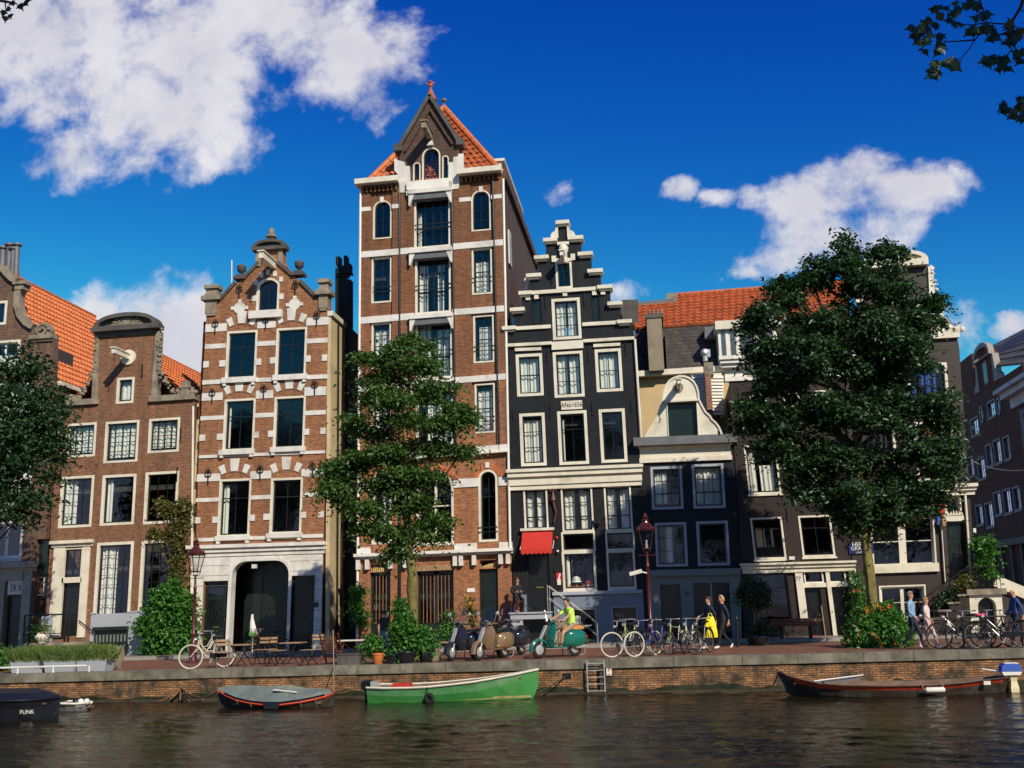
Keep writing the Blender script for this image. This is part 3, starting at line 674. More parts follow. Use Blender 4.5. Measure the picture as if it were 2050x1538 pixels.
# neck edging and claw pieces with carved fruit
def clawpiece(h, edge, ledge, sgn, mat='stone'):
    mb = h.mb(); e0, e1 = h.uv(*edge[0]), h.uv(*edge[1]); wv = .26
    mb.poly([(e0[0],e0[1]),(e1[0],e1[1]),(e1[0]+sgn*wv,e1[1]),(e0[0]+sgn*wv*.7,e0[1])], -.3, .07)
    l0, l1 = h.uv(*ledge[0]), h.uv(*ledge[1]); a, b = min(l0[0],l1[0]), max(l0[0],l1[0])
    mb.box(a-.05, b+.05, l0[1]-.12, l0[1]+.12, -.35, .16)
    o = mb.build('claw_piece', M[mat], h.root); mb = MB()
    k = 26
    for i in range(k):
        t = i/(k-1)   # quarter-round sweep from the ledge end up the neck
        W_ = (b-a)*.86; Hh = (e0[1]-l0[1])*.93
        uu = (e1[0]+sgn*.25)+sgn*W_*(max(0, 1-t*1.55))**1.3; vv = l0[1]+.16+Hh*max(0, (t-.28)/.72)**1.15
        for _ in range(2):
            p = h.xf(uu+rnd.uniform(-.09,.09), vv+rnd.uniform(-.05,.16), rnd.uniform(0,.1)); r_ = rnd.uniform(.06,.13)*(1-.4*t)
            mb.ball(p, r_, 7, 5, sc=(1,.8,rnd.uniform(.7,1.2)))
    mb.build('carved_fruit', M[mat], o)
clawpiece(h, ((199,668),(196,806)), ((138,808),(196,808)), -1); clawpiece(h, ((313,664),(303,800)), ((303,800),(389,797)), 1)
mb = h.mb(); u,v = h.uv(371,792); mb.box(u-.18,u+.18,v,v+.3,-.25,.12); mb.box(u-.25,u+.25,v+.3,v+.38,-.3,.16); mb.box(u-.12,u+.12,v+.38,v+.62,-.2,.1); mb.build('finial', M['stone'], h.root)
u,v = h.uv(258,716); mb = h.mb(); mb.poly([(u+.33*math.cos(a*math.pi/9), v+.33*math.sin(a*math.pi/9)) for a in range(18)], 0, .08); mb.build('beam_rosette', M['cream'], h.root)
hoist(h, (258,716), None, L_=1.35)
h.anchors([(285,743),(355,950),(350,1000),(122,952),(362,870)], .6)
mb = MB(); a = Vector(h.xf(h.uv(384,800)[0]+.09, h.uv(384,800)[1]-.3, .04)); b = Vector(h.xf(h.uv(378,1230)[0]+.12, h.uv(378,1240)[1], .04)); mb.tube([a,b], .05, 8); mb.build('downpipe', M['cream'], h.root)
mb = h.mb(); c0,c1 = h.uv(389,838),h.uv(383,1083); mb.box(c0[0]-.02, c0[0]+.16, c1[1], c0[1], -.6, -.3); mb.build('party_wall_strip', M['yellow_render'], h.root)
# roof
L0, R0, RG = P(125,815,YF), P(386,806,YF), P(253,680,YF)
def ridge_roof(root_, Lp, Rp, Tp, depth, mat, y0=.3, name='roof'):
    Lp, Rp, Tp = Vector(Lp), Vector(Rp), Vector(Tp); d0 = Vector((0,y0,0)); d1 = Vector((0,depth,0))
    o = tile_slope(Rp+d0, Rp+d1, Tp+d1, Tp+d0, name, M[mat], root_)
    o2 = tile_slope(Lp+d0, Lp+d1, Tp+d1, Tp+d0, name, M[mat], root_)
    mb = MB(); n = int((depth-y0)/.4)
    for i in range(n):
        a = Tp+Vector((0,y0+(depth-y0)*i/n,.02)); b = Tp+Vector((0,y0+(depth-y0)*(i+1.1)/n,.05)); mb.tube([a,b],[.12,.1],8)
    mb.build('ridge_tiles', M[mat], o); return o
ridge_roof(h.root, L0, R0, RG, 11, 'tile_orange')
h.body(110, 382, (815, 806), 11, 'brick_house1')
mb = MB(); e = R0+Vector((.02,.35,-.05)); mb.bar(e, e+Vector((0,10.5,0)), .16, .14); mb.build('gutter', M['cream'], h.root)

# ================= far left bell gable house
h = House('scrolled_gable_house', 'brown brick house cut by the frame, sandstone scroll gable edge and steep orange roof', 'house', ((60,1230),(80,945)), ((0,1048),(42,1046)))
H0 = h
h.window((-22,684),(37,745), grid=(2,1), sash='white', sill=False, mull=.08, curtain=[(0,1,0,.6)]); h.window((-14,604),(12,650), grid=(1,1), sill=False, frame='cream')
h.window((-20,1045),(43,1120), grid=(2,1), sash='white', frame='whitegrey', mull=.12)
h.window((-150,1045),(-60,1120), grid=(2,1), sash='white', frame='whitegrey', mull=.12)
h.window((-22,770),(66,850), grid=(3,2), sash='white', curtain=[(0,1,.1,1)]); h.window((-18,890),(62,980), grid=(3,2), sash='white', curtain=[(0,1,0,.5)])
h.window((17,1163),(47,1190), grid=(2,1), sash='whitegrey', frame='whitegrey', sill=False, mull=.1, name='transom_window')
h.door((15,1194),(38,1305), 'black', panels=2)
outl = [(-165,1325),(-150,900),(-150,683),(-112,660),(-88,622),(-82,565),(-68,556),(-45,536),(-22,531),(0,537),(15,545),(32,560),(34,612),(44,637),(66,655),(108,668),(108,683),(103,940),(91,1079),(72,1080),(64,1325)]
h.wall(outl, M['brick_far_left']); h.interior((-140,700),(40,1300))
def swept(h, pts, w, w0, w1, name, mat, parent=None):
    uvp = [Vector(h.uv(*p)) for p in pts]; mb = h.mb(); n = len(uvp); a = []; b = []
    for i, p in enumerate(uvp):
        t = (uvp[min(i+1,n-1)]-uvp[max(i-1,0)]).normalized(); nn = Vector((-t.y,t.x)); a.append(p+nn*w/2); b.append(p-nn*w/2)
    for i in range(n-1):
        mb.add([(a[i].x,a[i].y,w1),(a[i+1].x,a[i+1].y,w1),(b[i+1].x,b[i+1].y,w1),(b[i].x,b[i].y,w1),(a[i].x,a[i].y,w0),(a[i+1].x,a[i+1].y,w0),(b[i+1].x,b[i+1].y,w0),(b[i].x,b[i].y,w0)],
               [(0,1,2,3),(4,7,6,5),(0,4,5,1),(3,2,6,7)]+([(0,3,7,4)] if i == 0 else [])+([(1,5,6,2)] if i == n-2 else []))
    return mb.build(name, mat, parent or h.root)
eg = swept(h, [(-45,534),(-22,529),(0,536),(10,541),(18,551),(27,559),(36,564)], .26, -.3, .18, 'gable_edging', M['stone'])
swept(h, [(44,566),(37,590),(36,612),(42,632),(54,647),(68,655)], .26, -.3, .16, 'gable_edging', M['stone'])
swept(h, [(-88,566),(-84,600),(-90,625),(-110,655)], .26, -.3, .16, 'gable_edging', M['stone'])
u,v = h.uv(44,572); mb = h.mb(); mb.box(u-.22,u+.2,v-.22,v+.0,-.3,.2); mb.box(u-.28,u+.3,v,v+.14,-.3,.28); mb.build('capital', M['stone'], h.root)
u,v = h.uv(88,663); mb = h.mb()
for k in range(16):
    a0 = k*.62; r0 = .36*(1-k/22); mb.poly([(u+r0*math.cos(a0),v+r0*math.sin(a0)),(u+r0*math.cos(a0+.66),v+r0*math.sin(a0+.66)),(u+(r0-.1)*math.cos(a0+.66),v+(r0-.1)*math.sin(a0+.66)),(u+(r0-.1)*math.cos(a0),v+(r0-.1)*math.sin(a0))], -.1, .16+.004*k)
mb.poly([(u+.36*math.cos(a*.349),v+.36*math.sin(a*.349)) for a in range(18)], -.25, .08)
vo = mb.build('volute', M['stone'], h.root)
mb = h.mb(); a_ = h.uv(63,679); b_ = h.uv(109,679); mb.box(a_[0],b_[0],a_[1]-.05,a_[1]+.12,-.35,.2); mb.box(a_[0]+.05,b_[0]-.04,a_[1]-.15,a_[1]-.05,-.35,.1); mb.build('volute_ledge', M['stone'], vo)
M['shaded_trim'] = plain('shaded_white_paint', (.36,.34,.28), .7, .1, 2, dirt=(.2,.19,.15))  # white trim darkened: tree and side street shade put into the colour
h.cornice('shop_cornice', M['shaded_trim'], (-100,1131),(69,1143), ((0,.4,.12),(.4,1,.28)))
mb = h.mb()
for a,b in (((-3,1143),(0,1325)),((49,1143),(53,1325)),((-110,1143),(-70,1325)),((14,1143),(49,1162))):
    u0,v0,u1,v1 = h.rect(a,b); mb.box(u0,u1,v0,v1,.0,.09)
mb.each('shopfront_pilaster', M['shaded_trim'], h.root)
ridge_roof(h.root, P(-165,765,YF), P(106,757,YF), P(-25,528,YF), 9.3, 'tile_orange')
h.body(-160, 106, (700, 762), 9.3, 'brick_far_left')
mb = MB(); e = P(107,762,YF)+Vector((.05,.35,-.04)); mb.bar(e, e+Vector((0,9,0)), .2, .18); mb.build('gutter', M['cream'], h.root)
# chimney with flue pipes
mb = MB(); c = P(12,545,47.5); mb.box(c.x-.55,c.x+.45,47,48,c.z-2.5,c.z+.15); ch = mb.build('chimney', M['stone'], h.root)
for px_,y0_,y1_ in ((17,550,492),(32,560,492),(25,550,500),(4,548,498)):
    a = P(px_,y0_,47.2); b = P(px_+2,y1_,47.2); mb = MB(); mb.tube([a-Vector((0,0,.5)),b],.14,10); mb.tube([b,b+Vector((0,0,.09))],.24,10); mb.build('flue_pipe', M['lead'], ch)
# low side entrance between the two houses
h = House('side_entrance', 'narrow dark boarded entrance bay between the two brown brick houses', 'entrance', ((70,1280),(84,1080)), ((66,1150),(90,1149)), YF+.25)
h.window((62,1156),(88,1192), grid=(1,1), fw=.05, frame='white', sill=False); h.door((62,1198),(87,1310), 'black', panels=2)
h.wall([(56,1325),(60,1152),(63,1079),(96,1077),(96,1325)], M['dark_green'], .3); h.interior((60,1150),(90,1300), 1.5)
h.band('ledge', M['iron'], [((60,1149),(92,1154)), ((66,1077),(95,1081))], .12)

# ================= striped brick house
h = House('striped_gable_house', 'orange brick house banded in white stone with arched white ground floor', 'house', ((397,927),(413,635)), ((398,916),(651,905)))
H2 = h
for a,b in (((455,664),(512,757)), ((554,658),(612,752))): h.window(a,b, fw=.09, grid=(2,2), rows=[.68], cols=[.5], bars=.03, sill=False, rec=.12)
for a,b,cr in (((450,800),(508,901.5),[(.02,.12,0,.9)]), ((550,795),(609,897),None)): h.window(a,b, fw=.09, grid=(2,2), rows=[.68], bars=.03, sill=False, rec=.12, curtain=cr)
for a,b,cr in (((440,960),(499,1074),[(.02,.2,0,.95)]), ((543,958),(603,1068),None)): h.window(a,b, fw=.09, grid=(2,2), rows=[.68], bars=.03, sill=False, rec=.12, curtain=cr)
h.window((515,558),(558,624), fw=.09, grid=(2,1), rise=.55, sill=False, rec=.14)
ab = h.rect((467,1125),(573,1318)); h.holes.append(roundtop(ab[0]-.03,ab[1],ab[2]+.03,ab[3]+.03,.6))
h.door((409,1166),(451,1304), 'dark_green', panels=1, letter=.35); h.door((581,1155),(625,1302), 'black', panels=2)
wl = [(381,1325),(392,1083),(398,916),(413,635),(412,600),(440,602),(472,567),(492,554),(518,526),(514,500),(567,498),(568,524),(586,550),(601,563),(634,595),(659,588),(658,625),(651,903),(647,1083),(643,1325)]
h.wall(wl, M['brick_stripe']); h.interior((415,650),(645,1110)); h.interior((400,1120),(640,1310), 3.5)
WS = M['whitegrey']
def arow(y, dy): return y+dy
h.band('stone_band', WS, [((412,650),(454,663)),((516,643.5),(552,656)),((614,637),(658,650))], .03)
h.band('stone_band', WS, [((411,690),(453,697)),((512,684.5),(552,691.5)),((613,679),(656,686))], .03)
h.band('stone_band', WS, [((406,762),(456,768)),((512,757.5),(554,763.5)),((612,752),(655,758))], .04)
h.band('stone_band', WS, [((405,788),(446,801)),((513,783),(547,797)),((610,776),(653,791))], .03)
h.band('stone_band', WS, [((402,834),(448,840)),((508,828),(548,835)),((609,823),(652,830))], .03)
h.band('stone_band', WS, [((399,913.5),(651,906)) ], .05) if False else None
def sloped(name, segs, w1):
    mb = h.mb()
    for (x0,y0,x1,y1,t) in segs:
        a = h.uv(x0,y0); b = h.uv(x1,y1); a2 = h.uv(x0,y0+t); b2 = h.uv(x1,y1+t); mb.poly([a2,b2,b,a], -.02, w1)
    return mb.build(name, WS, h.root)
sloped('stone_band', [(399,912,651,902,6)], .05); sloped('stone_band', [(391,1078,647,1069,7)], .05)
h.band('stone_band', WS, [((395,950),(441,963)),((502,944),(543,958)),((604,939.5),(650,953))], .03)
h.band('stone_band', WS, [((393,998),(440,1004)),((499,992.5),(543,999)),((603,987),(649,993.5))], .03)
mb = h.mb()
for r_ in ([(408,418,724),(440,451,722),(512,523,719),(541,552,716),(612,622,712.5),(645,655,710.5)], [(400,411,871),(435,447,869),(508,518,865),(537,548,863),(609,619,859),(642,652,857)], [(392,401,1036),(426,437,1035),(499,510,1031),(528,540,1029),(603,613,1025),(638,648,1024)]):
    for x0,x1,y in r_:
        a = h.rect((x0,y),(x1,y+12)); mb.box(a[0],a[2],a[1],a[3],-.02,.04)
mb.each('stone_block', WS, h.root)
# window sills on brackets
for ya,(x0,x1),(x2,x3) in ((758,(446,514),(548,616)),(902,(440,510),(543,612)),(1074,(433,502),(535,606))):
    for (xa,xb,dy) in ((x0,x1,0),(x2,x3,-5.5)):
        a = h.rect((xa,ya+dy),(xb,ya+dy+7)); mb = h.mb(); mb.box(a[0],a[2],a[1],a[3],-.02,.16)
        for c in (a[0]+.12, a[2]-.12): mb.box(c-.07,c+.07,a[1]-.12,a[1],0,.13)
        mb.build('sill', WS, h.root)
# arches of brick with pale voussoirs above each window
M['arch_brick'] = brick('arch_brick', (.40,.17,.08), (.30,.12,.06), (.3,.22,.15), w=.08, h=.3, stain_amt=.1)
for cx0,cx1,yb in ((455,512,661),(554,612,655),(449,508,797),(549,609,792),(439,499,957),(542,603,954)):
    a = h.uv(cx0,yb); b = h.uv(cx1,yb-2); c = (a[0]+b[0])/2; hw = (b[0]-a[0])/2; v = a[1]; rise = .22; rr = (hw*hw+rise*rise)/(2*rise); cy = v+rise-rr; am = math.asin(hw/rr)
    mb = h.mb(); k = 10
    for i in range(k):
        t0 = -am*1.05+2.1*am*i/k; t1 = -am*1.05+2.1*am*(i+1)/k; mb.poly([(c+rr*math.sin(t0),cy+rr*math.cos(t0)),(c+rr*math.sin(t1),cy+rr*math.cos(t1)),(c+(rr+.42)*math.sin(t1),cy+(rr+.42)*math.cos(t1)),(c+(rr+.42)*math.sin(t0),cy+(rr+.42)*math.cos(t0))], -.01, .02)
    ar = mb.build('window_arch', M['arch_brick'], h.root); mb = h.mb()
    for t,wd,hh in ((-am*.62,.10,.36),(0,.15,.52),(am*.62,.10,.36)):
        r0 = rr+.04; r1 = rr+.04+hh; d0 = wd/r0; d1 = wd*1.35/r1
        mb.poly([(c+r0*math.sin(t-d0),cy+r0*math.cos(t-d0)),(c+r0*math.sin(t+d0),cy+r0*math.cos(t+d0)),(c+r1*math.sin(t+d1),cy+r1*math.cos(t+d1)),(c+r1*math.sin(t-d1),cy+r1*math.cos(t-d1))], -.01, .045)
    mb.build('voussoir', WS, ar)
# gable stonework
cs = swept(h, [(440,601),(472,566)], .14, -.36, .1, 'gable_coping', M['stone_dark']); swept(h, [(490,556),(519,525)], .14, -.36, .1, 'gable_coping', M['stone_dark'])
swept(h, [(556,525),(586,550)], .14, -.36, .1, 'gable_coping', M['stone_dark']); swept(h, [(601,562),(634,595)], .14, -.36, .1, 'gable_coping', M['stone_dark'])
for px_,py_ in ((481,560),(597,552)):
    u,v = h.uv(px_,py_); mb = h.mb(); mb.box(u-.26,u+.26,v,v+.12,-.36,.16); mb.box(u-.17,u+.17,v+.12,v+.22,-.3,.12); o = mb.build('pedestal', M['stone_dark'], h.root)
    mb = MB(); p = h.xf(u,v+.22,-.1); mb.lathe(p, [(.05,0),(.06,.08),(.16,.16),(.2,.26),(.17,.3),(.2,.33),(.18,.42),(.08,.47)], 12); mb.build('ball_finial', M['stone_dark'], o, smooth=True)
for x0,x1,y0,y1 in ((409,440,573,632),(635,662,561,622)):
    a = h.rect((x0+3,y0),(x1-3,y1)); mb = h.mb(); mb.box(a[0]+.06,a[2]-.06,a[1]+.1,a[3],-.36,.1); hh = a[3]-a[1]
    mb.box(a[0]-.1,a[2]+.1,a[1]+hh*.50,a[1]+hh*.64,-.45,.22); mb.box(a[0],a[2],a[3]-.16,a[3],-.4,.2); mb.box(a[0]+.02,a[2]-.02,a[1]+hh*.64,a[1]+hh*.7,-.4,.16)
    mb.box(a[0]+.1,a[2]-.1,a[1],a[1]+.1,-.02,.08); mb.build('corner_pedestal', M['stone'], h.root)
a = h.rect((514,502),(566,526)); mb = h.mb(); mb.box(a[0],a[0]+.2,a[1]-.1,a[3],-.3,.08); mb.box(a[2]-.2,a[2],a[1]-.1,a[3],-.3,.08); mb.each('neck_pilaster', M['stone'], h.root)
pa, pb = h.uv(507,500), h.uv(575,498); tp = h.uv(541,481)[1]
mb = h.mb(); o_ = arc(pa[0], pb[0], pa[1], tp, 12); i_ = arc(pa[0]+.2, pb[0]-.2, pa[1]+.06, tp-.13, 12); mb.poly(o_, -.3, .02); mb.ring(o_, i_, .0, .2); mb.box(pa[0],pb[0],pa[1]-.1,pa[1]+.05,-.3,.22)
pd = mb.build('pediment', M['stone_dark'], h.root)
u = (pa[0]+pb[0])/2; mb = MB(); mb.lathe(h.xf(u, tp-.1, -.1), [(.2,0),(.2,.1),(.12,.12),(.1,.2),(.24,.26),(.22,.34),(.12,.38),(.14,.5),(.1,.62),(.03,.66)], 12); mb.build('urn_finial', M['stone'], pd, smooth=True)
for px_,py_ in ((480,617),(590,610)):
    u,v = h.uv(px_,py_); mb = h.mb(); mb.poly([(u+.25*math.cos(a*.349),v+.25*math.sin(a*.349)) for a in range(18)], -.01, .04)
    for dx,dy in ((.3,0),(-.3,0),(0,.3),(0,-.3)): mb.box(u+dx-.07,u+dx+.07,v+dy-.07,v+dy+.07,-.01,.05)
    mb.build('stone_quatrefoil', WS, h.root)
a = h.rect((501,625),(566,636)); h.mb().box(a[0],a[2],a[1],a[3],-.02,.2).build('sill', WS, h.root)
mb = h.mb()
for x,y in ((513,567),(524,552),(537,546),(551,549),(563,560)): 
    u,v = h.uv(x,y); mb.box(u-.08,u+.08,v-.1,v+.12,-.01,.04)
for x,y in ((509,598),(563,594)): u,v = h.uv(x,y); mb.box(u-.11,u+.11,v-.12,v+.12,-.01,.04)
mb.each('stone_block', WS, h.root)
# wrought wall anchors with lobed heads
apr = None
for x,y in ((432,655),(533,647),(635,639),(426,793),(529,785),(631,777),(418,955),(522,947),(627,940),(480,585),(592,577)):
    u,v = h.uv(x,y); mb = MB(); c = Vector(h.xf(u,v,.07)); mb.bar(c-Vector((0,0,.3)), c+Vector((0,0,.32)), .035, .03)
    for s_ in (-1,1):
        mb.tube([c+Vector((s_*.02,0,.0)), c+Vector((s_*.12,-.01,.05)), c+Vector((s_*.13,-.01,.16)), c+Vector((s_*.04,-.01,.2))], .02, 5)
        mb.tube([c+Vector((s_*.02,0,.2)), c+Vector((s_*.1,-.01,.25)), c+Vector((s_*.05,-.01,.33))], .018, 5)
    mb.build('wall_anchor', M['iron'], h.root)
hoist(h, (548,532), None, L_=1.5, w=.2)
# white ground floor
ov = h.rect((384,1096),(647,1112)); h.cornice('shop_cornice', WS, (383,1093),(648,1108), ((0,.35,.1),(.35,.7,.18),(.7,1,.28)))
gf = [h.uv(x,y) for x,y in ((381,1320),(385,1110),(647,1098),(642,1320))]
ah = roundtop(*ab,.57)
d1 = rectp(*h.rect((408,1164),(452,1330))); d2 = rectp(*h.rect((580,1153),(626,1330)))
d1 = [(p[0], max(p[1], gf[0][1]+.02)) for p in d1]; d2 = [(p[0], max(p[1], gf[0][1]+.02)) for p in d2]; ah = [(p[0], max(p[1], gf[0][1]+.02)) for p in ah]
V_,F_ = triangulate(gf, [ah,d1,d2]); mb = h.mb(); n = len(V_)
mb.add([(p[0],p[1],.06) for p in V_], F_)
for lp in (gf, ah, d1, d2):
    k = len(lp); mb.add([(p[0],p[1],.06) for p in lp]+[(p[0],p[1],-.36 if lp is ah else .0) for p in lp], [(i,(i+1)%k,k+(i+1)%k,k+i) for i in range(k)])
gfo = mb.build('stone_ground_floor', WS, h.root, fix=False)
mb = h.mb(); mb.ring(roundtop(ab[0]-.13,ab[1],ab[2]+.13,ab[3]+.13,.7), roundtop(ab[0]-.004,ab[1],ab[2]+.004,ab[3]+.004,.574), .055, .1); mb.build('arch_moulding', WS, gfo)
mb = h.mb()      # joints of the stone courses, cut as thin dark slips
for i in range(9):
    y = 1122+i*20; a = h.uv(627,y); b = h.uv(645,y-1); mb.box(a[0],b[0],a[1]-.008,a[1]+.008,.0601,.063)
    if i < 3: a = h.uv(580,y+2); mb.box(a[0],b[0]-.5,a[1]-.008,a[1]+.008,.0601,.063); a = h.uv(386,y+12); b = h.uv(460,y); mb.box(a[0]+.05,b[0],a[1]-.008,a[1]+.008,.0601,.063)
mb.build('stone_joints', M['stone_dark'], gfo)
u0,v0,u1,v1 = h.rect((415,1177),(445,1192)); mb = h.mb(); mb.box(u0,u1,v0,v1,-.15,-.13); mb.build('transom_pane', M['glass'], h.root)
u0,v0,u1,v1 = h.rect((415,1200),(444,1255)); mb = h.mb(); mb.box(u0,u1,v0,v1,-.15,-.135); pn = mb.build('door_pane', M['glass_clear'], h.root)
mb = MB()
for k in range(7):
    u = u0+(u1-u0)*(k+.5)/7; p0 = Vector(h.xf(u,v0,-.12)); p1 = Vector(h.xf(u,v1,-.12)); mb.tube([p0, p0.lerp(p1,.3)+Vector((.03,0,0)), p0.lerp(p1,.6)-Vector((.03,0,0)), p1], .012, 4)
mb.build('iron_grille', M['iron'], pn)
# deep archway: back doors, pillar, notices, lamp
mb = h.mb(); mb.box(ab[0],ab[2],ab[1]-.2,ab[3]+.3,-1.5,-1.4); bd = mb.build('carriage_door', M['dark_green'], h.root)
mb = h.mb(); mb.box(ab[0]+.72,ab[0]+.78,ab[1],ab[3],-1.4,-1.36); mb.build('door_seam', M['black'], bd)
for px_,py_ in ((504,1207),(513,1206),(523,1206),(505,1220),(515,1219),(524,1218),(508,1232),(522,1232)):
    u,v = h.uv(px_,py_); mb = h.mb(); mb.box(u-.06,u+.06,v-.08,v+.06,-1.4,-1.38); mb.build('notice', M['iron'], bd)
u,v = h.uv(509,1133); mb = h.mb(); mb.box(u-.09,u+.09,v-.1,v+.06,-.1,.06); mb.build('arch_lamp', M['whitegrey'], h.root)
mb = h.mb(); u,v = h.uv(632,1211); mb.box(u-.14,u+.14,v-.1,v+.1,.058,.075); mb.build('letter_plate', M['black'], h.root)
# side wall running back, lead strip, and drainpipe
a = P(656,626,YF); mb = MB(); mb.box(a.x-.02, a.x+.14, YF+.02, YF+2.1, -.2, a.z-.15); mb.build('side_wall', M['yellow_render'], h.root)
mb = MB(); mb.box(a.x+.0, a.x+.24, YF-.05, YF+2.2, a.z-.15, a.z+.05); mb.build('parapet_cap', M['cream'], h.root)
mb = MB(); mb.tube([Vector((a.x+.2,YF+.9,a.z-.3)), Vector((a.x+.2,YF+.9,0))], .04, 6); mb.build('downpipe', M['iron'], h.root)
h.body(400, 650, (640, 630), 8, 'brick_stripe')
ridge_roof(h.root, P(415,650,YF), P(655,640,YF), P(540,540,YF), 8, 'tile_orange')
mb = MB(); p = P(464,575,YF+2); mb.tube([p, P(464,521,YF+2)], .03, 5); mb.build('mast', M['white'], h.root)
p = P(401,728,YF+6); mb = MB()

# ================= narrow house with chimney, the warehouse's shade put into its black brick
h = House('narrow_shaded_house', 'narrow set-back house, warehouse shade put into its black brick, tall chimney carrying dark pots', 'house', ((672,920),(671,560)), ((671,548),(702,546)), YF+2.1)
h.wall([(640,1325),(640,640),(671,640),(671,552),(702,560),(702,656),(722,676),(724,1325)], M['brick_black'], .4)
for x0,x1,y0,y1 in ((671,681,540,556),(672,680,516,530),(688,694,514,530),(694,701,530,546)):
    a = h.rect((x0,y0),(x1,y1)); h.mb().box(a[0],a[2],a[1],a[3]+.05,-.4,0).build('chimney_pot', M['brick_black'], h.root)
a = h.rect((674,527),(700,552)); mb = h.mb(); mb.box(a[0],a[2]-.1,a[1],a[3]-.1,-.4,-.05); mb.box(a[0]-.05,a[2]+.05,a[1]+.12,a[1]+.2,-.45,.05); mb.build('chimney_cap', M['brick_black'], h.root)
u0,v0,u1,v1 = h.rect((668,1165),(680,1198)); mb = h.mb(); mb.poly([(u0-.15,v1),(u1,v1),(u1-.02,v0),(u0+.16,v0+.3)], .8, .82); o = mb.build('hanging_banner', plain('turquoise_cloth', (.25,.62,.55), .7, .05), None)
props(o, 'turquoise cloth banner hanging in the dark gap beside the striped house', 'banner')

# ================= warehouse
h = House('warehouse', 'tall seven-storey brick warehouse with pointed dormer, white bands and hoisting bays', 'warehouse', ((716,1240),(722,650)), ((723,505),(1005,481)))
H3 = h
A = dict(grid=(2,3), bars=.028, sill=False, rec=.12)
h.window((747,403),(784,477), rise=1, fw=.06, **A); h.window((943,382),(983,461), rise=1, fw=.06, **A)
for a,b,c in (((744,517),(784,605),None),((944,499),(986,588),[(.1,.9,0,.75)]),((744,648),(783,737),[(0,1,.1,.9)]),((947,632.5),(990,725),[(.2,.9,0,.8)]),((745,780),(785,872),[(0,1,0,.8)]),((950,769),(992,866),[(0,.9,0,.9)])): h.window(a,b, fw=.07, curtain=c, rows=[.5,.75], **{k:v for k,v in A.items()})
for a,b,c in (((829,389),(902,493),[(0,.12,0,.7)]),((831,514),(903,625),[(.02,.3,0,.9),(.6,.8,0,.9)]),((832,645),(906,756),[(0,.35,0,1),(.55,1,0,.9)]),((833,775),(908,889),[(.2,.9,0,.9)])):
    h.window(a,b, fw=.08, grid=(4,3), rows=[.38,.72], bars=.05, curtain=c, sill=False, rec=.22)
h.window((745,945),(784,1089), fw=.09, rise=1, grid=(2,2), rows=[.72], sill=False, rec=.2, curtain=[(.4,.8,.1,.7)], sash='dark_green'); h.window((957,941),(998,1084), fw=.09, rise=1, grid=(2,2), rows=[.72], sill=False, rec=.2, sash='dark_green')
h.window((833,945),(909,1091), fw=.09, rise=.9, grid=(2,2), rows=[.68], sill=False, rec=.2, mull=.1, sash='cream')
h.window((827,326),(842,366), fw=.05, grid=(1,1), sill=False, rise=.9); h.window((845,297),(882,364), fw=.06, grid=(2,3), sill=False, rise=.95, bars=.02); h.window((885,312),(899,361), fw=.05, grid=(1,1), sill=False, rise=.9)
# ground floor doors
M['door_wood'] = plain('brown_window_bars', (.28,.13,.05), .5, .2, 4)
def leaded_door(h, a, b, mat='dark_green', leaves=1, name='door'):
    u0,v0,u1,v1 = h.rect(a,b); h.holes.append(rectp(u0,v0,u1,v1)); hh = v1-v0; wd = u1-u0
    mb = h.mb(); mb.box(u0,u1,v0,v0+hh*.4,-.3,-.22); 
    for f in (0,.5,1):
        if leaves == 1 and f == .5: continue
        c = u0+wd*f; mb.box(max(u0,c-.1),min(u1,c+.1),v0+hh*.4,v1,-.3,-.2)
    mb.box(u0,u1,v1-.12,v1,-.3,-.2); mb.box(u0,u1,v0+hh*.68,v0+hh*.74,-.3,-.19)
    d = mb.build(name, M[mat], h.root)
    mb = h.mb(); mb.box(u0+.05,u1-.05,v0+hh*.4,v1-.1,-.29,-.28); mb.build('pane', M['glass_clear'], d)
    mb = h.mb()
    nb = 4*leaves
    for i in range(nb):
        c = u0+.14+(wd-.28)*(i+.5)/nb; mb.box(c-.014,c+.014,v0+hh*.4,v1-.1,-.2,-.17)
    mb.build('window_bars', M['door_wood'], d); return d
leaded_door(h, (741,1147),(781,1318)); leaded_door(h, (835,1145),(909,1316), leaves=2); h.door((959,1140),(999,1312), 'dark_green', panels=3)
for a,b in (((741,1130),(781,1145)),((960,1122),(999,1137))):
    u0,v0,u1,v1 = h.rect(a,b); h.holes.append(rectp(u0,v0+.01,u1,v1)); mb = h.mb(); mb.ring(rectp(u0,v0+.01,u1,v1), rectp(u0+.04,v0+.05,u1-.04,v1-.04), -.25, -.16); fr_ = mb.build('transom_light', M['wood'], h.root)
    mb = h.mb(); mb.box(u0,u1,v0,v1,-.23,-.22); mb.build('pane', M['glass_clear'], fr_)
    mb = h.mb()
    for k in range(9):
        t = (k+.5)/9; hgt = (1-t if a[0] < 800 else t)*(v1-v0-.12)+.04; c = u0+.06+(u1-u0-.12)*t; mb.box(c-.02,c+.02,v0+.05,v0+.05+hgt,-.2,-.17); mb.box(c-.035,c+.035,v0+.05+hgt*.6,v0+.05+hgt*.75,-.2,-.165)
    mb.build('gilt_carving', M['gold'], fr_)
wl = [(712,1325),(716,1240),(722,650),(723,374),(799,364),(799,300),(791,300),(791,295),(861,196),(926,282),(926,290),(919,292),(920,352),(1005,345),(1012,637),(1020,912),(1026,1100),(1030,1325)]
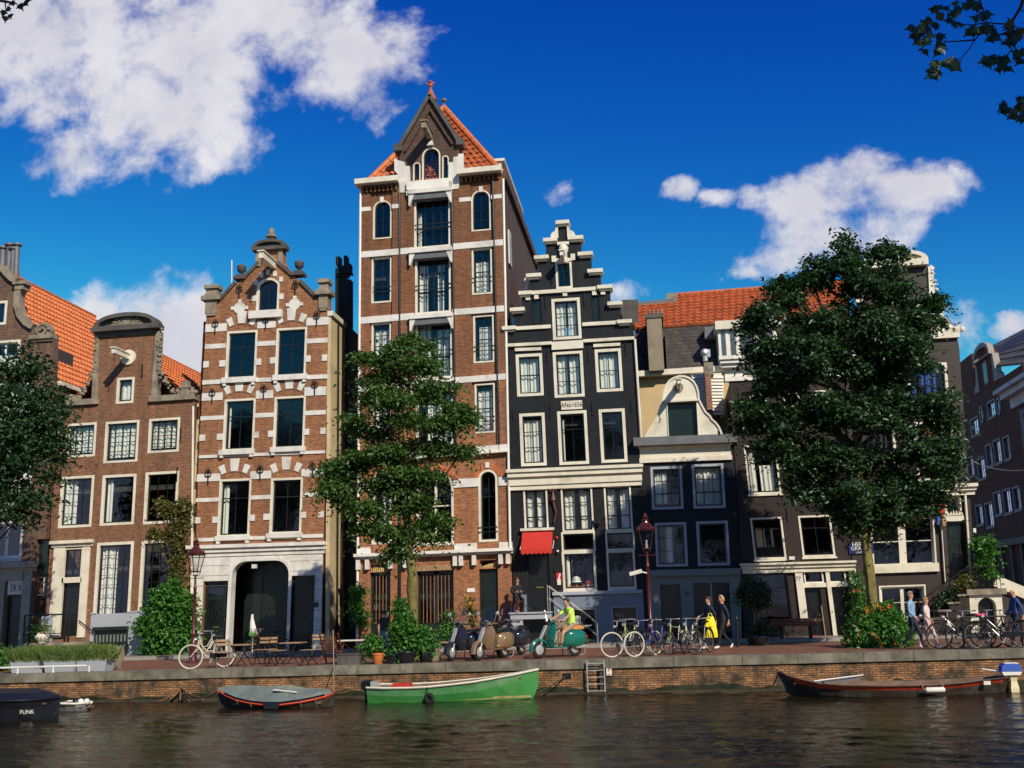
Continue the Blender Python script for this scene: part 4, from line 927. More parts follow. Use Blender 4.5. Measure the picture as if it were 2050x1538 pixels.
# the wall below, pointed dormer above with its own dark brick
low = [(712,1325),(716,1240),(722,650),(723,374),(1006,345),(1012,637),(1020,912),(1026,1100),(1030,1325)]
hs_ = list(h.holes); vcut = h.uv(861,374)[1]
h.holes = [q for q in hs_ if sum(p[1] for p in q)/len(q) < vcut-.3]
h.wall(low, M['brick_ware'], .5)
h.holes = [q for q in hs_ if sum(p[1] for p in q)/len(q) >= vcut-.3]
h.wall([(801,367.5),(799,300),(791,300),(791,295),(861,196),(926,282),(926,290),(919,292),(920,356.5)], M['brick_ware_dark'], .5, 'dormer_gable')
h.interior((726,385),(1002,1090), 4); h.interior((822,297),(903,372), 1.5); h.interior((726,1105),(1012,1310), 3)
# verge stones and moulded shoulders of the dormer
swept(h, [(800,296),(861,192)], .16, -.5, .16, 'verge', M['stone_dark']); swept(h, [(861,192),(919,284)], .16, -.5, .16, 'verge', M['stone_dark']); swept(h, [(812,304),(861,222),(907,290)], .1, -.01, .12, 'inner_verge', M['brick_ware_dark'])
for x0,x1,y0,y1 in ((790,806,293,304),(914,928,281,292)):
    a = h.rect((x0,y0),(x1,y1)); h.mb().box(a[0],a[2],a[1],a[3],-.5,.2).build('shoulder_stone', M['stone_dark'], h.root)
def stair_white(pts, w1=.1):
    mb = h.mb()
    for a,b in pts: q = h.rect(a,b); mb.box(q[0],q[2],q[1],q[3],-.01,w1)
    return mb.each('stone_quoins', WS, h.root)
for pts in ([(791,320),(803,325),(811,327),(812,335),(821,335),(822,366),(817,368),(816,388),(800,388),(800,362),(797,350),(791,344)],[(929,310),(929,342),(921,352),(921,366),(919,380),(903,382),(903,366),(899,364),(899,328),(908,327),(909,317),(918,316),(918,311)]):
    h.mb().poly(hexc(h,pts), -.01, .14).build('stone_quoins', WS, h.root)
mb = h.mb(); q = h.rect((817,369),(901,378)); mb.box(q[0],q[2],q[1],q[3],-.02,.3); mb.box(q[0]-.02,q[0]+.2,q[1]-.22,q[1],0,.25); mb.box(q[2]-.2,q[2]+.02,q[1]-.22,q[1],0,.25); mb.build('balcony_ledge', M['white'], h.root)
# finial
mb = MB(); c = Vector(h.xf(*h.uv(861,196), -.15)); mb.lathe(c, [(.28,-.05),(.24,.02),(.16,.2),(.08,.42),(.05,.46),(.05,.55),(.1,.6),(.08,.66),(.06,.74),(.11,.78),(.04,.86)], 10); mb.box(c.x-.16,c.x+.16,c.y-.04,c.y+.04,c.z+.7,c.z+.78); mb.build('finial', M['tile_red'], h.root, smooth=False)
u,v = h.uv(862,288); mb = h.mb(); mb.poly([(u-.14,v-.12),(u+.14,v-.12),(u+.1,v+.1),(u-.02,v+.02)], 0, .16); mb.build('beam_bracket', WS, h.root)
hoist(h, (861,275), None, 'stone', w=.2, L_=1.3)
# eaves gutters
def strip(name, mat, x0,y0,x1,y1,t, w0, w1, parent=None):
    a = h.uv(x0,y0); b = h.uv(x1,y1); a2 = h.uv(x0,y0+t); b2 = h.uv(x1,y1+t); return h.mb().poly([a2,b2,b,a], w0, w1).build(name, mat, parent or h.root)
strip('eaves_gutter', M['cream'], 716,367,801,359,10, -.1,.5); strip('eaves_gutter', M['cream'], 919,347,1006,339,10, -.1,.5)
for x0,y0,x1,y1 in ((724,385,799,378),(921,364,1003,356)):
    a = h.uv(x0,y0); b = h.uv(x1,y1); mb = h.mb(); k = 9
    for i in range(k): c = a[0]+(b[0]-a[0])*(i+.5)/k; vv = a[1]+(b[1]-a[1])*(i+.5)/k; mb.box(c-.04,c+.04,vv-.1,vv+.16,0,.2)
    mb.build('corbel_table', M['brick_ware'], h.root)
# pilasters
mb = h.mb()
for x0,x1,y0,y1 in ((723,743,388,912),(787,799,380,910),(803,827,382,905),(908,941,372,903),(988,1006,362,900)):
    a = h.uv(x0,y0); c = h.uv(x1,y0); b = h.uv(x0,y1); mb.box(a[0],c[0],b[1],min(a[1],c[1]),.0,.1)
mb.each('brick_pilaster', M['brick_ware'], h.root)
# white bands; each is set a little proud of the pilasters
for (x0,y0,x1,y1,t) in ((722,506,829,497,12),(905,490,1008,481,12),(722,637,830,628,13),(906,621,1010,613,12),(721,774,832,765,12),(908,757,1013,749,12)): strip('white_band', WS, x0,y0,x1,y1,t,-.02,.125)
strip('white_band', WS, 718,914,1017,890,14,-.02,.14); strip('white_band', M['white'], 718,924,1018,902,4,-.02,.26)
for x0,x1,y in ((723,743,421),(786,799,415),(920,943,402),(984,1005,396)): a = h.uv(x0,y); b = h.uv(x1,y); h.mb().box(a[0],b[0],a[1]-.1,a[1]+.08,-.02,.12).build('white_band', WS, h.root)
for x0,x1,y in ((717,746,975),(783,834,971),(908,958,967),(998,1020,963)): a = h.uv(x0,y); b = h.uv(x1,y); h.mb().box(a[0],b[0],a[1]-.2,a[1]+.14,-.02,.05).build('impost_band', WS, h.root)
strip('white_band', WS, 714,1097,743,1096,13,-.02,.06); strip('white_band', WS, 786,1095,832,1093,13,-.02,.06); strip('white_band', WS, 910,1089,955,1087,13,-.02,.06); strip('white_band', WS, 999,1086,1026,1085,13,-.02,.06)
o = strip('shop_cornice', M['white'], 712,1110,1028,1097,6,-.02,.34); strip('cornice_soffit', WS, 713,1116,1027,1103,5,-.02,.2)
mb = h.mb()
for x in (719,737,783,812,826,912,924,950,1003,1018):
    a = h.uv(x, 1120-(x-712)*.042); mb.box(a[0]-.08,a[0]+.08,a[1]-.42,a[1],0,.2)
mb.each('bracket', WS, h.root)
strip('lintel_board', M['wood'], 834,1133,906,1130,11,-.2,.06)
mb = h.mb()
for x,y in ((765,400),(963,379)): u,v = h.uv(x,y); mb.box(u-.08,u+.08,v-.14,v+.1,0,.08)
u,v = h.uv(976,932); mb.box(u-.08,u+.08,v-.1,v+.12,0,.08); mb.each('keystone', WS, h.root)
# orange brick round the lower arches
M['arch_orange'] = brick('orange_arch_brick', (.60,.16,.05), (.5,.13,.045), (.4,.2,.12), w=.07, h=.5, stain_amt=.1)
for q in ((745,945,784),(957,941,998),(833,945,909)):
    u0,v0,u1,v1 = h.rect((q[0],q[1]),(q[2],q[1]+60)); hw = (u1-u0)/2; c = (u0+u1)/2; mb = h.mb(); k = 14; rz = hw
    for i in range(k):
        a0 = math.pi*i/k; a1 = math.pi*(i+1)/k; f = .9 if q[0] == 833 else 1
        mb.poly([(c+rz*math.cos(a0),v1-rz*f+rz*f*math.sin(a0)),(c+(rz+.22)*math.cos(a0),v1-rz*f+(rz*f+.22)*math.sin(a0)),(c+(rz+.22)*math.cos(a1),v1-rz*f+(rz*f+.22)*math.sin(a1)),(c+rz*math.cos(a1),v1-rz*f+rz*f*math.sin(a1))], -.01, .03)
    mb.build('window_arch', M['arch_orange'], h.root)
# hoods over the hoisting bays, railings in them
for x0,x1,y in ((829,903,384),(830,904,502),(831,906,633),(832,908,762)):
    a = h.uv(x0-8,y+8); b = h.uv(x1+3,y+2); mb = h.mb(); mb.box(a[0],b[0],a[1]-.05,a[1]+.12,0,.36); mb.poly([(a[0],a[1]-.05),(a[0]+.25,a[1]-.05),(a[0]+.05,a[1]-.55),(a[0],a[1]-.55)],0,.3); mb.poly([(b[0]-.25,a[1]-.05),(b[0],a[1]-.05),(b[0],a[1]-.55),(b[0]-.05,a[1]-.55)],0,.3); hd = mb.build('bay_hood', WS, h.root)
    mb = h.mb(); mb.poly([(a[0]+.26,a[1]-.06),(b[0]-.26,a[1]-.06),(b[0]-.05,a[1]-.3),(a[0]+.05,a[1]-.3)],-.1,.28); mb.build('hood_lining', M['lead'], hd)
for x0,x1,y in ((831,902,460),(832,903,582),(833,905,714),(946,985,566),(949,990,704),(952,991,845),(747,783,585),(958,997,1066),(747,783,1070),(836,908,1072)):
    a = h.uv(x0,y); b = h.uv(x1,y-2); mb = h.mb()
    for dv in (0,.18): mb.box(a[0],b[0],a[1]+dv-.015,a[1]+dv+.015,.03,.06)
    mb.build('window_rail', M['iron'], h.root)
# drainpipes
for x0,y0,x1,y1 in ((1008,360,1022,1100),(723,380,716,1300)):
    a = Vector(h.xf(*h.uv(x0,y0), .1)); b = Vector(h.xf(*h.uv(x1,y1), .1)); MB().tube([a,b], .05, 8).build('downpipe', M['white'], h.root)
for x0,y0,x1,y1 in ((801,372,802,1300),(905,366,913,900),(987,362,1000,908)):
    a = Vector(h.xf(*h.uv(x0,y0), .1)); b = Vector(h.xf(*h.uv(x1,y1), .1)); MB().tube([a,b], .045, 8).build('downpipe', M['black'], h.root)
# side walls and roof
h.body(724, 1007, (380, 352), 13, 'brick_ware_dark')
e0, e1 = P(722,372,YF-.2), P(1004,344,YF-.2); ap = P(889,218,45.2); rb = ap+Vector((0,9,0))
lf, rf_, lb, rb2 = e0+Vector((0,.3,0)), e1+Vector((0,.3,0)), e0+Vector((0,13,0)), e1+Vector((0,13,0))
rfo = None
def tri_slope(a, b, t, mat):   # hipped front face made of stepped rows of tile
    mb = MB(); n = 16; nrm = (b-a).cross(t-a).normalized(); nrm = nrm if nrm.z > 0 else -nrm
    for j in range(n):
        f0, f1 = j/n, min(1,(j+1.15)/n); p0, p1 = a.lerp(t,f0), b.lerp(t,f0); q0, q1 = a.lerp(t,f1), b.lerp(t,f1); k = max(2,int((p1-p0).length/.28)*4); vs_ = []
        for r_,(s0,s1,of) in enumerate(((p0,p1,.05),(q0,q1,0))):
            for i in range(k+1): vs_.append(s0.lerp(s1,i/k)+nrm*(of+.035*math.sin(i*math.pi/2)))
        mb.add(vs_, [(i,i+1,k+2+i,k+1+i) for i in range(k)])
    return mb.build('roof', mat, h.root, fix=False)
tri_slope(lf, rf_, ap, M['tile_red'])
tile_slope(rf_, rb2, rb, ap, 'roof', M['tile_red'], h.root); tile_slope(lf, lb, rb, ap, 'roof', M['tile_red'], h.root)
mb = MB()
for a,b in ((lf,ap),(rf_,ap),(ap,rb)):
    n = 16
    for i in range(n): mb.tube([a.lerp(b,i/n)+Vector((0,0,.05)), a.lerp(b,(i+1.1)/n)+Vector((0,0,.08))],[.15,.12],8)
mb.build('hip_tiles', M['tile_orange'], h.root)
mb = MB(); mb.lathe(ap+Vector((0,0,0)), [(.12,0),(.1,.15),(.04,.2),(.04,.3),(.13,.36),(.13,.46),(.05,.52)], 10); mb.build('roof_finial', M['lead'], h.root)
MB().bar(rf_+Vector((.02,0,-.02)), rb2+Vector((.02,0,-.02)), .3, .42).build('side_coping', M['brick_ware_dark'], h.root)
# dormer roof behind the pointed gable
g0, g1, gt = P(800,296,YF+.4), P(921,284,YF+.4), P(861,198,YF+.4); d = Vector((0,3.4,0))
mb = MB(); mb.add([g0,gt,gt+d,g0+d,g1,g1+d,g0-Vector((0,0,1.6)),g1-Vector((0,0,1.6)),g0+d-Vector((0,0,1.6)),g1+d-Vector((0,0,1.6))], [(0,1,2,3),(1,4,5,2),(0,3,8,6),(4,7,9,5)]); mb.build('dormer_roof', M['slate'], h.root)
# long white side dormer behind the parapet
a = P(1001,333,YF+.6); b = P(1043,433,YF+5.2)
mb = MB(); mb.box(a.x-.5, a.x+.05, YF+.7, YF+7, a.z-.9, a.z+.25); sdm = mb.build('side_dormer', M['cream'], h.root)
for i in range(5):
    mb = MB(); y0_ = YF+1.1+i*1.15; mb.box(a.x+.045, a.x+.07, y0_, y0_+.7, a.z-.7, a.z-.05); mb.build('pane', M['glass'], sdm)
mb = MB(); mb.box(a.x-.6, a.x+.2, YF+.6, YF+7.1, a.z+.25, a.z+.36); mb.build('dormer_fascia', M['cream'], sdm)
sx = P(1007,360,YF).x
for i,(yy,zz,hh) in enumerate(((YF+1.3,-1.9,1.5),(YF+1.4,-5.6,1.7))):
    z_ = P(1007,352,YF).z; mb = MB(); mb.box(sx-.03,sx+.03,yy,yy+.7,z_+zz-hh,z_+zz); mb.build('side_window', M['cream'], h.root)
    mb = MB(); mb.box(sx-.02,sx+.036,yy+.08,yy+.62,z_+zz-hh+.08,z_+zz-.08); mb.build('side_pane', M['glass'], h.root)
a = P(1075,548,YF+6); mb = MB(); c = P(1045,620,YF+1.2); mb.tube([c-Vector((0,0,1.2)), c+Vector((0,0,.6)), c+Vector((.25,0,.9)), c+Vector((.25,0,1.2))], .09, 8); mb.tube([c+Vector((.25,0,1.2)), c+Vector((.25,0,1.32))], .16, 8); mb.build('flue_pipe', M['white'], h.root)
h.block('name_plate', M['white'], (935,1178),(951,1185), 0, .02)
# ================= black step-gable house
h = House('step_gable_house', 'black painted step-gable house with white trim, dated plaque and red door awning', 'house', ((1017,880),(1010,699)), ((1012,691),(1270,676)))
H4 = h
CU = [(0,.46,0,1),(.54,1,0,1)]
W4 = dict(sill=False, fw=.12, rec=.1)
h.window((1032,710),(1089,792), grid=(2,2), rows=[.5], curtain=[(0,1,0,1)], **W4); h.window((1106,705),(1171,794), grid=(2,3), mull=.1, curtain=CU, **W4); h.window((1190,700),(1248,783), grid=(2,2), curtain=[(0,1,0,1)], **W4)
h.window((1039,828.5),(1095,932), grid=(2,3), curtain=[(0,1,0,.93)], **W4); h.window((1115,824),(1180,929), grid=(2,2), rows=[.68], bars=.02, curtain=[(.0,.12,0,.9)], **W4); h.window((1198,820),(1257,925), grid=(2,2), rows=[.68], bars=.02, curtain=[(0,.05,0,.8)], **W4)
h.window((1103.5,599),(1165,678), grid=(2,3), curtain=[(0,.45,0,1),(.56,1,0,1)], **W4); h.window((1111,524),(1147,577), grid=(2,3), fw=.09, bars=.02, sill=False)
lw = dict(sill=False, fw=.07, frame='cream', rec=.12)
h.window((1047,979),(1099,1061), grid=(2,3), rows=[.3,.66], mull=.1, curtain=CU, **lw)
for a,b in (((1122,976),(1190,1064)), ((1208,973),(1268,1062))): h.window(a,b, grid=(2,3), rows=[.33,.67], mull=.17, curtain=[(0,.4,0,1),(.6,1,0,.95)], **lw)
for a,b in (((1123,1066),(1193,1103)), ((1211,1064),(1272,1101))): h.window(a,b, grid=(1,1), **lw)
h.window((1124,1105),(1196,1185), grid=(1,1), sill=False, fw=.09, bot=.16, rec=.12, curtain=[(.02,.16,0,.98)]); h.window((1213,1103),(1275,1182), grid=(1,1), sill=False, fw=.08, bot=.15, rec=.12)
h.door((1056,1110),(1104,1224), 'black', panels=2, letter=.42)
h.holes.append(rectp(*h.rect((1056,1068),(1104,1108)))); ub = h.rect((1056,1068),(1104,1108)); h.mb().box(ub[0],ub[2],ub[1],ub[3],-.2,-.18).build('door_fanlight', M['glass'], h.root)
h.window((1133,1218),(1197,1284), grid=(2,2), frame='plinth_grey', sill=False, fw=.06, curtain=[(.03,.45,.1,.8)]); h.window((1223,1214),(1280,1282), grid=(2,3), frame='plinth_grey', sill=False, fw=.06)
h.window((1064,599),(1086,647), panel='black', frame='brick_black', fw=.02, grid=(1,1), sill=False, name='shuttered_niche'); h.window((1184,592),(1203,640), panel='black', frame='brick_black', fw=.02, grid=(1,1), sill=False, name='shuttered_niche')
st = [(1028,1325),(1024,1100),(1021,974),(1010,690),(1007,655),(1028,655),(1028,619),(1045,619),(1045,586),(1060,586),(1060,551),(1076,551),(1076,515),(1093,515),(1093,481),(1113,481),(1115,450),(1137,448),(1139,478),(1163,477),(1163,509),(1183,508),(1184,543),(1202,542),(1203,576),(1221,575),(1222,608),(1242,607),(1243,644),(1266,643),(1270,678),(1283,971),(1291,1325)]
h.wall(st, M['brick_black']); h.interior((1014,690),(1268,1180)); h.interior((1032,1190),(1284,1295)); h.interior((1095,515),(1160,640), 1.2)
def cap(x0,y0,x1,y1,t=7,w1=.22):
    a = h.uv(x0,y0); b = h.uv(x1,y1); d = h.uv(x0,y0+t); mb = h.mb(); mb.box(a[0],b[0],d[1],a[1],-.45,w1); mb.box(a[0]+.06,b[0]-.06,d[1]-.07,d[1],-.4,w1-.08); return mb.build('step_cap', M['cream'], h.root)
for q in ((1113,445,1140,443),(1088,480,1116,478),(1137,476,1168,474),(1070,515,1099,513),(1157,508,1187,506),(1054,551,1084,549),(1176,542,1207,540),(1039,586,1065,585),(1196,574,1226,572),(1022,619,1051,617),(1216,607,1246,605),(1006,656,1034,654),(1236,643,1265,641)): cap(*q)
def strip4(name, x0,y0,x1,y1,t,w0,w1,mat='cream'): 
    a = h.uv(x0,y0); b = h.uv(x1,y1); a2 = h.uv(x0,y0+t); b2 = h.uv(x1,y1+t); return h.mb().poly([a2,b2,b,a], w0, w1).build(name, M[mat], h.root)
strip4('string_course', 1065,584,1196,575,7,-.02,.12); strip4('string_course', 1034,655,1103,651,7,-.02,.1); strip4('string_course', 1166,647,1236,643,7,-.02,.1)
strip4('string_course', 1012,690,1105,685,6,-.02,.14); strip4('string_course', 1168,681,1270,675,6,-.02,.14); strip4('lintel_panel', 1105,686,1168,682,16,-.02,.12)
strip4('window_lintel', 1031,698,1084,696,6,-.02,.08); strip4('window_lintel', 1188,690,1242,687,6,-.02,.08); strip4('window_lintel', 1110,519,1147,517,6,-.02,.06)
mb = h.mb()
for x,y in ((1057,594),(1074,592),(1131,586),(1190,584),(1207,583),(1109,518),(1147,514)): u,v = h.uv(x,y); mb.box(u-.09,u+.09,v-.16,v+.1,0,.08)
mb.each('keystone', M['cream'], h.root)
# white scrolls flanking the top block
for pts in ([(1103,478),(1103,471),(1107,466),(1111,465),(1113,458),(1117,456),(1118,478)], [(1136,476),(1135,454),(1139,455),(1142,463),(1147,464),(1151,469),(1152,476)]): h.mb().poly(hexc(h,pts), -.2, .1).build('scroll', M['cream'], h.root)
u,v = h.uv(1128,492); mb = MB(); p = h.xf(u,v,-.05); mb.box(p[0]-.24,p[0]+.24,p[1]-.22,p[1]+.05,p[2],p[2]+.12); mb.lathe((p[0],p[1]-.1,p[2]-.75), [(.13,0),(.16,.1),(.14,.4),(.19,.5),(.2,.66),(.14,.75)], 10); mb.build('carved_bust', M['cream'], h.root, smooth=True)
hoist(h, (1128,520), None, 'white', L_=.9, w=.14)
h.anchors([(1021,716),(1096,712),(1178,710),(1253,700),(1027,828),(1102,822),(1186,818),(1264,812),(1092,603),(1170,600)], .55)
# plaque
pq = h.block('year_plaque', M['cream'], (1123,804),(1166,819), -.02, .06); c = h.xf(*h.uv(1144.5,811.5), .065); text_obj(h, 'ANo1656', pq, M['iron'], 'plaque_lettering', c, .27, ext=.006, font_scale=(.78,1))
# entablature
h.cornice('entablature', M['cream'], (1022,942),(1283,972), ((0,.22,.10),(.22,.5,.16),(.5,.62,.12),(.62,.85,.26),(.85,1,.34)))
# plinth and its moulding, bronze-dark raised lettering
pz = [h.uv(1108,1189), h.uv(1287,1184)]; mb = h.mb(); c1 = h.rect((1133,1218),(1197,1284)); c2 = h.rect((1223,1214),(1280,1282)); vb = h.uv(1200,1325)[1]; u0 = pz[0][0]; u3 = pz[1][0]; vt = pz[0][1]
mb.box(u0,c1[0],vb,vt,0,.06); mb.box(c1[2],c2[0],vb,vt,0,.06); mb.box(c2[2],u3,vb,vt,0,.06); mb.box(c1[0],c1[2],c1[3],vt,0,.06); mb.box(c2[0],c2[2],c2[3],vt,0,.06); mb.box(h.uv(1028,1190)[0],h.uv(1054,1190)[0],vb,vt,0,.05)
mb.each('plinth', M['plinth_blue'], h.root); h.mb().box(u0-.03,u3,vt-.06,vt+.06,.0,.16).build('plinth_moulding', M['plinth_grey'], h.root)
M['letter_dark'] = plain('dark_letter_paint', (.02,.03,.035), .5, .1, 3)
c = h.xf((u0+u3)/2+.1, vt-.34, .062); text_obj(h, 'TEIJTERREKENS', h.root, M['letter_dark'], 'plinth_lettering', c, .26, ext=.01) if False else None
# signs by the door
u0,v0,u1,v1 = h.rect((1108,1131),(1127,1145)); h.mb().box(u0,u1,v0,v1,0,.04).build('name_plate', M['iron'], h.root)
sg = h.rect((1114,1147),(1124,1167)); o = h.mb().box(sg[0],sg[2],sg[1],sg[3],.0,.05).build('wall_sign', plain('sign_red', (.6,.03,.04), .5, .05), h.root); h.mb().box(sg[0]+.02,sg[2]-.02,sg[1]-.08,sg[1]+.14,.05,.058).build('sign_paper', M['white'], o); h.mb().poly([(sg[0]+.05,sg[1]+.12),(sg[0]+.1,sg[1]+.12),(sg[0]+.17,sg[3]-.04),(sg[0]+.12,sg[3]-.02)],.05,.06).build('sign_mark', M['white'], o)
for x,y,m_,r_ in ((1115,1077,'redflower',.06),(1117,1104,'white',.05)): p = h.xf(*h.uv(x,y), .12); mb = MB(); mb.ball(p, r_); mb.bar(p, (p[0],YF,p[2]), .03); mb.build('wall_bell', M[m_], h.root)
p = h.xf(*h.uv(1108,1000), .12); mb = MB(); mb.lathe((p[0],p[1],p[2]-.1), [(.03,0),(.1,.05),(.06,.24),(.02,.4)], 8); mb.bar((p[0]-.15,p[1],p[2]+.35),(p[0]+.15,p[1],p[2]+.35),.04); mb.tube([(p[0],p[1],p[2]-.1),(p[0]+.1,p[1],p[2]-.5),(p[0],p[1],p[2]-.9)],.03,6); mb.build('wall_ornament', M['wood_red'], h.root)
for x,y in ((1189,1047),(1198,1048)): p = h.xf(*h.uv(x,y), .15); mb = MB(); mb.ball(p,.09); mb.bar(p,(p[0],YF,p[2]),.04); mb.build('wall_lamp', M['iron'], h.root)
# downpipe
a = Vector(h.xf(*h.uv(1271,680), .1)); b = Vector(h.xf(*h.uv(1284,880), .1)); MB().tube([a,b], .05, 8).build('downpipe', M['cream'], h.root)
h.body(1010, 1270, (690, 680), 9, 'brick_black'); 
d = Vector((0,8.5,0)); a0,a1,at = P(1030,640,YF+.36),P(1245,630,YF+.36),P(1127,480,YF+.36); mb = MB(); mb.add([a0,at,at+d,a0+d,a1,a1+d],[(0,1,2,3),(1,4,5,2)]); mb.build('roof', M['slate'], h.root)
# awning over the door
aw = h.rect((1046,1064),(1109,1108)); at_ = h.uv(1046,1064)[1]; n = 30; mb = MB()
vs_ = []; 
for j,(w_,v_) in enumerate(((.08,aw[3]),(.55,aw[1]+.32),(.75,aw[1]+.16))):
    for i in range(n+1): u = aw[0]+(aw[2]-aw[0])*i/n; vs_.append(h.xf(u, v_-(.0), w_))
for i in range(n+1): u = aw[0]+(aw[2]-aw[0])*i/n; vs_.append(h.xf(u, aw[1]+.02-.07*abs(math.sin(i/n*math.pi*7)), .76))
m1 = n+1; mb.add(vs_, [(j*m1+i,j*m1+i+1,(j+1)*m1+i+1,(j+1)*m1+i) for j in range(3) for i in range(n)])
ar = root('door_awning', h.xf(aw[0],aw[3],0), 'red cloth awning with scalloped edge over the black front door', 'awning')
ob = mb.build('canopy_cloth', M['red_awning'], ar, fix=False)
mb = h.mb(); mb.box(aw[0]-.06,aw[2]+.06,aw[3],aw[3]+.1,0,.2); mb.build('awning_box', M['cream'], ar)
for u in (aw[0]-.03, aw[2]+.03): MB().tube([h.xf(u,aw[1]+.5,.05),h.xf(u,aw[1]+.15,.74)],.018,5).build('awning_arm', M['cream'], ar)
# stoop: slab on two legs, steps and rails falling to the right
sr = root('stone_stoop', h.xf(*h.uv(1028,1305),0), 'grey painted stoop with slab on piers and a flight of steps falling to the right', 'stoop')
u0,v0,u1,v1 = h.rect((1029,1226),(1106,1238)); ug = h.uv(1050,1302)[1]-.3
mb = h.mb(); mb.box(u0,u1,v0,v1,.07,1.1); mb.box(u0-.05,u1+.03,v1-.06,v1,.07,1.16); mb.build('landing_slab', M['plinth_grey'], sr)
for q0,q1 in ((u0,u0+.45),): h.mb().box(q0,q1,ug,v0,.07,1.05).build('pier', M['plinth_grey'], sr)
h.mb().box(u0+.46,u1-.1,ug,v0,.07,.5).build('cellar_door', M['black'], sr)
mb = h.mb(); hh = v1-ug-.3; ns = 7
for i in range(ns): mb.box(u1+i*.26,u1+(i+1)*.26+.02,ug,v1-hh*(i+1)/ns,.08,.95)
mb.build('steps', M['stone'], sr)
for w_ in (.15,.95):
    a = Vector(h.xf(u1-.05,v1+.95,w_)); b = Vector(h.xf(u1+1.75,v1+.95-hh,w_)); mb = MB(); mb.tube([a,b],.014,6); mb.tube([a-Vector((0,0,.45)),b-Vector((0,0,.45))],.01,5)
    for t in (0,.5,1): p = a.lerp(b,t); mb.tube([p,p-Vector((0,0,.95))],.016,5)
    mb.build('handrail', M['galv'], sr)
mb = MB(); 
for u in (u0+.05,u0+.8): mb.tube([h.xf(u,v1,1.05),h.xf(u,v1+.95,1.05)],.018,5)
mb.tube([h.xf(u0+.05,v1+.9,1.05),h.xf(u0+.8,v1+.9,1.05)],.02,5); mb.tube([h.xf(u0+.05,v1+.9,1.05),h.xf(u0+.4,v1+.4,1.05),h.xf(u0+.8,v1+.05,1.05)],.02,5); mb.build('landing_rail', M['iron'], sr)
# white cap and flowers in the shop window: a hat on a stand
p = h.xf(*h.uv(1153,1160), -.3); hr = root('shop_window_display', (p[0],p[1],p[2]-.5), 'white cap over a row of orange goods in the black house shop window', 'display')
mb = MB(); mb.ball(p,.16,12,8,sc=(1,1,.8)); mb.lathe((p[0],p[1],p[2]-.1),[(.2,0),(.19,.04)],14); mb.build('white_cap', M['white'], hr, smooth=True)
mb = MB()
for i in range(8): mb.cbox((p[0]-.36+i*.09,p[1],p[2]-.34),(.05,.05,.22+.05*math.sin(i*2)),rz=.3)
mb.build('goods_row', M['orange'], hr)
p = h.xf(*h.uv(1182,1168), -.25); o = MB().cbox(p,(.32,.03,.22)).build('window_card', M['red_awning'], None); props(o,'small red card standing in the corner of the black house shop window','card')
MB().cbox((p[0],p[1]-.02,p[2]-.08),(.3,.01,.05)).build('card_stripe', M['white'], o)

# ================= mansard building standing behind
h = House('mansard_building', 'set-back building with orange tile roof over dark slates and a tan rendered wall', 'building', ((1330,900),(1330,750)), ((1276,757),(1442,746)), 46.6)
h.wall([(1268,900),(1268,752),(1530,738),(1530,900)], M['tan_render'], .3)
strip4('gutter_board', 1270,747,1530,730,11,-.05,.4)
def pl(x,y,Y): return P(x,y,Y)
sl = [pl(1262,760,46.7), pl(1700,735,46.7)]; sb = [pl(1271,657,47.9), pl(1700,628,47.9)]
mb = MB(); mb.add([sl[0],sl[1],sb[1],sb[0]],[(0,1,2,3)]); mb.build('slate_slope', M['slate'], h.root)
rt0, rt1 = pl(1270,612,50.6), pl(1345,606,50.6)
b0, b1, b2 = pl(1270,659,47.8), pl(1349,654,47.8), pl(1700,628,47.8)
tile_slope(b0+Vector((0,0,0)), b1, pl(1349,605,50.7), pl(1270,612,50.7), 'tile_roof', M['tile_red'], h.root, tw=.3, th=.42, amp=.022, lip=.09)
tile_slope(b1, b2, pl(1700,566,51.6), pl(1349,593,51.6), 'tile_roof', M['tile_red'], h.root, tw=.3, th=.42, amp=.022, lip=.09)
mb = MB(); a,b = pl(1349,592,51.6), pl(1700,565,51.6); n = 30
for i in range(n): mb.tube([a.lerp(b,i/n)+Vector((0,0,.0)),a.lerp(b,(i+1.1)/n)+Vector((0,0,.04))],[.13,.1],7)
mb.build('ridge_tiles', M['tile_red'], h.root)
MB().bar(pl(1268,613,50.7),pl(1349,605,50.7),.25,.3).build('lead_ridge', M['lead'], h.root); MB().bar(pl(1345,608,51),pl(1345,590,51),.5).build('ridge_block', M['stone'], h.root); MB().bar(pl(1261,660,48.5),pl(1260,603,48.5),.5,.8).build('end_wall', M['stone_dark'], h.root)
def boxpx(name, mat, a, b, Y0, Y1, parent=None):
    p = P(*a, Y0); q = P(*b, Y0); return MB().box(min(p.x,q.x),max(p.x,q.x),Y0,Y1,min(p.z,q.z),max(p.z,q.z)).build(name, mat, parent or h.root)
ch = boxpx('chimney', plain('grey_chimney_render', (.30,.25,.18), .85, .2, .8, dirt=(.12,.11,.10), bump=.2), (1294,633),(1330,741), 45.9, 49)
boxpx('chimney_cap', M['stone_dark'], (1291,629),(1328,635), 45.85, 49.1, ch)
boxpx('lead_flashing', M['lead'], (1331,660),(1336,742), 46.5, 48, ch)
for i in range(4): p = P(1300+i*8,628,47); MB().lathe(p,[(.07,0),(.07,.18)],8).build('chimney_pot', M['brick_chimney'], ch)
# broad white dormer
dm = boxpx('dormer', M['white'], (1436,652),(1560,727), 45.9, 49.5); boxpx('dormer_roof', M['cream'], (1431,643),(1564,652), 45.7, 49.7, dm)
for x0,x1 in ((1443,1455),(1461,1475),(1480,1512),(1517,1550)):
    boxpx('pane', M['glass'], (x0,658-(x0-1440)*.06),(x1,711-(x0-1440)*.06), 45.86, 45.9, dm); 
sd_ = boxpx('dormer_cheek', M['lead'], (1410,655),(1432,677), 47, 48.2)
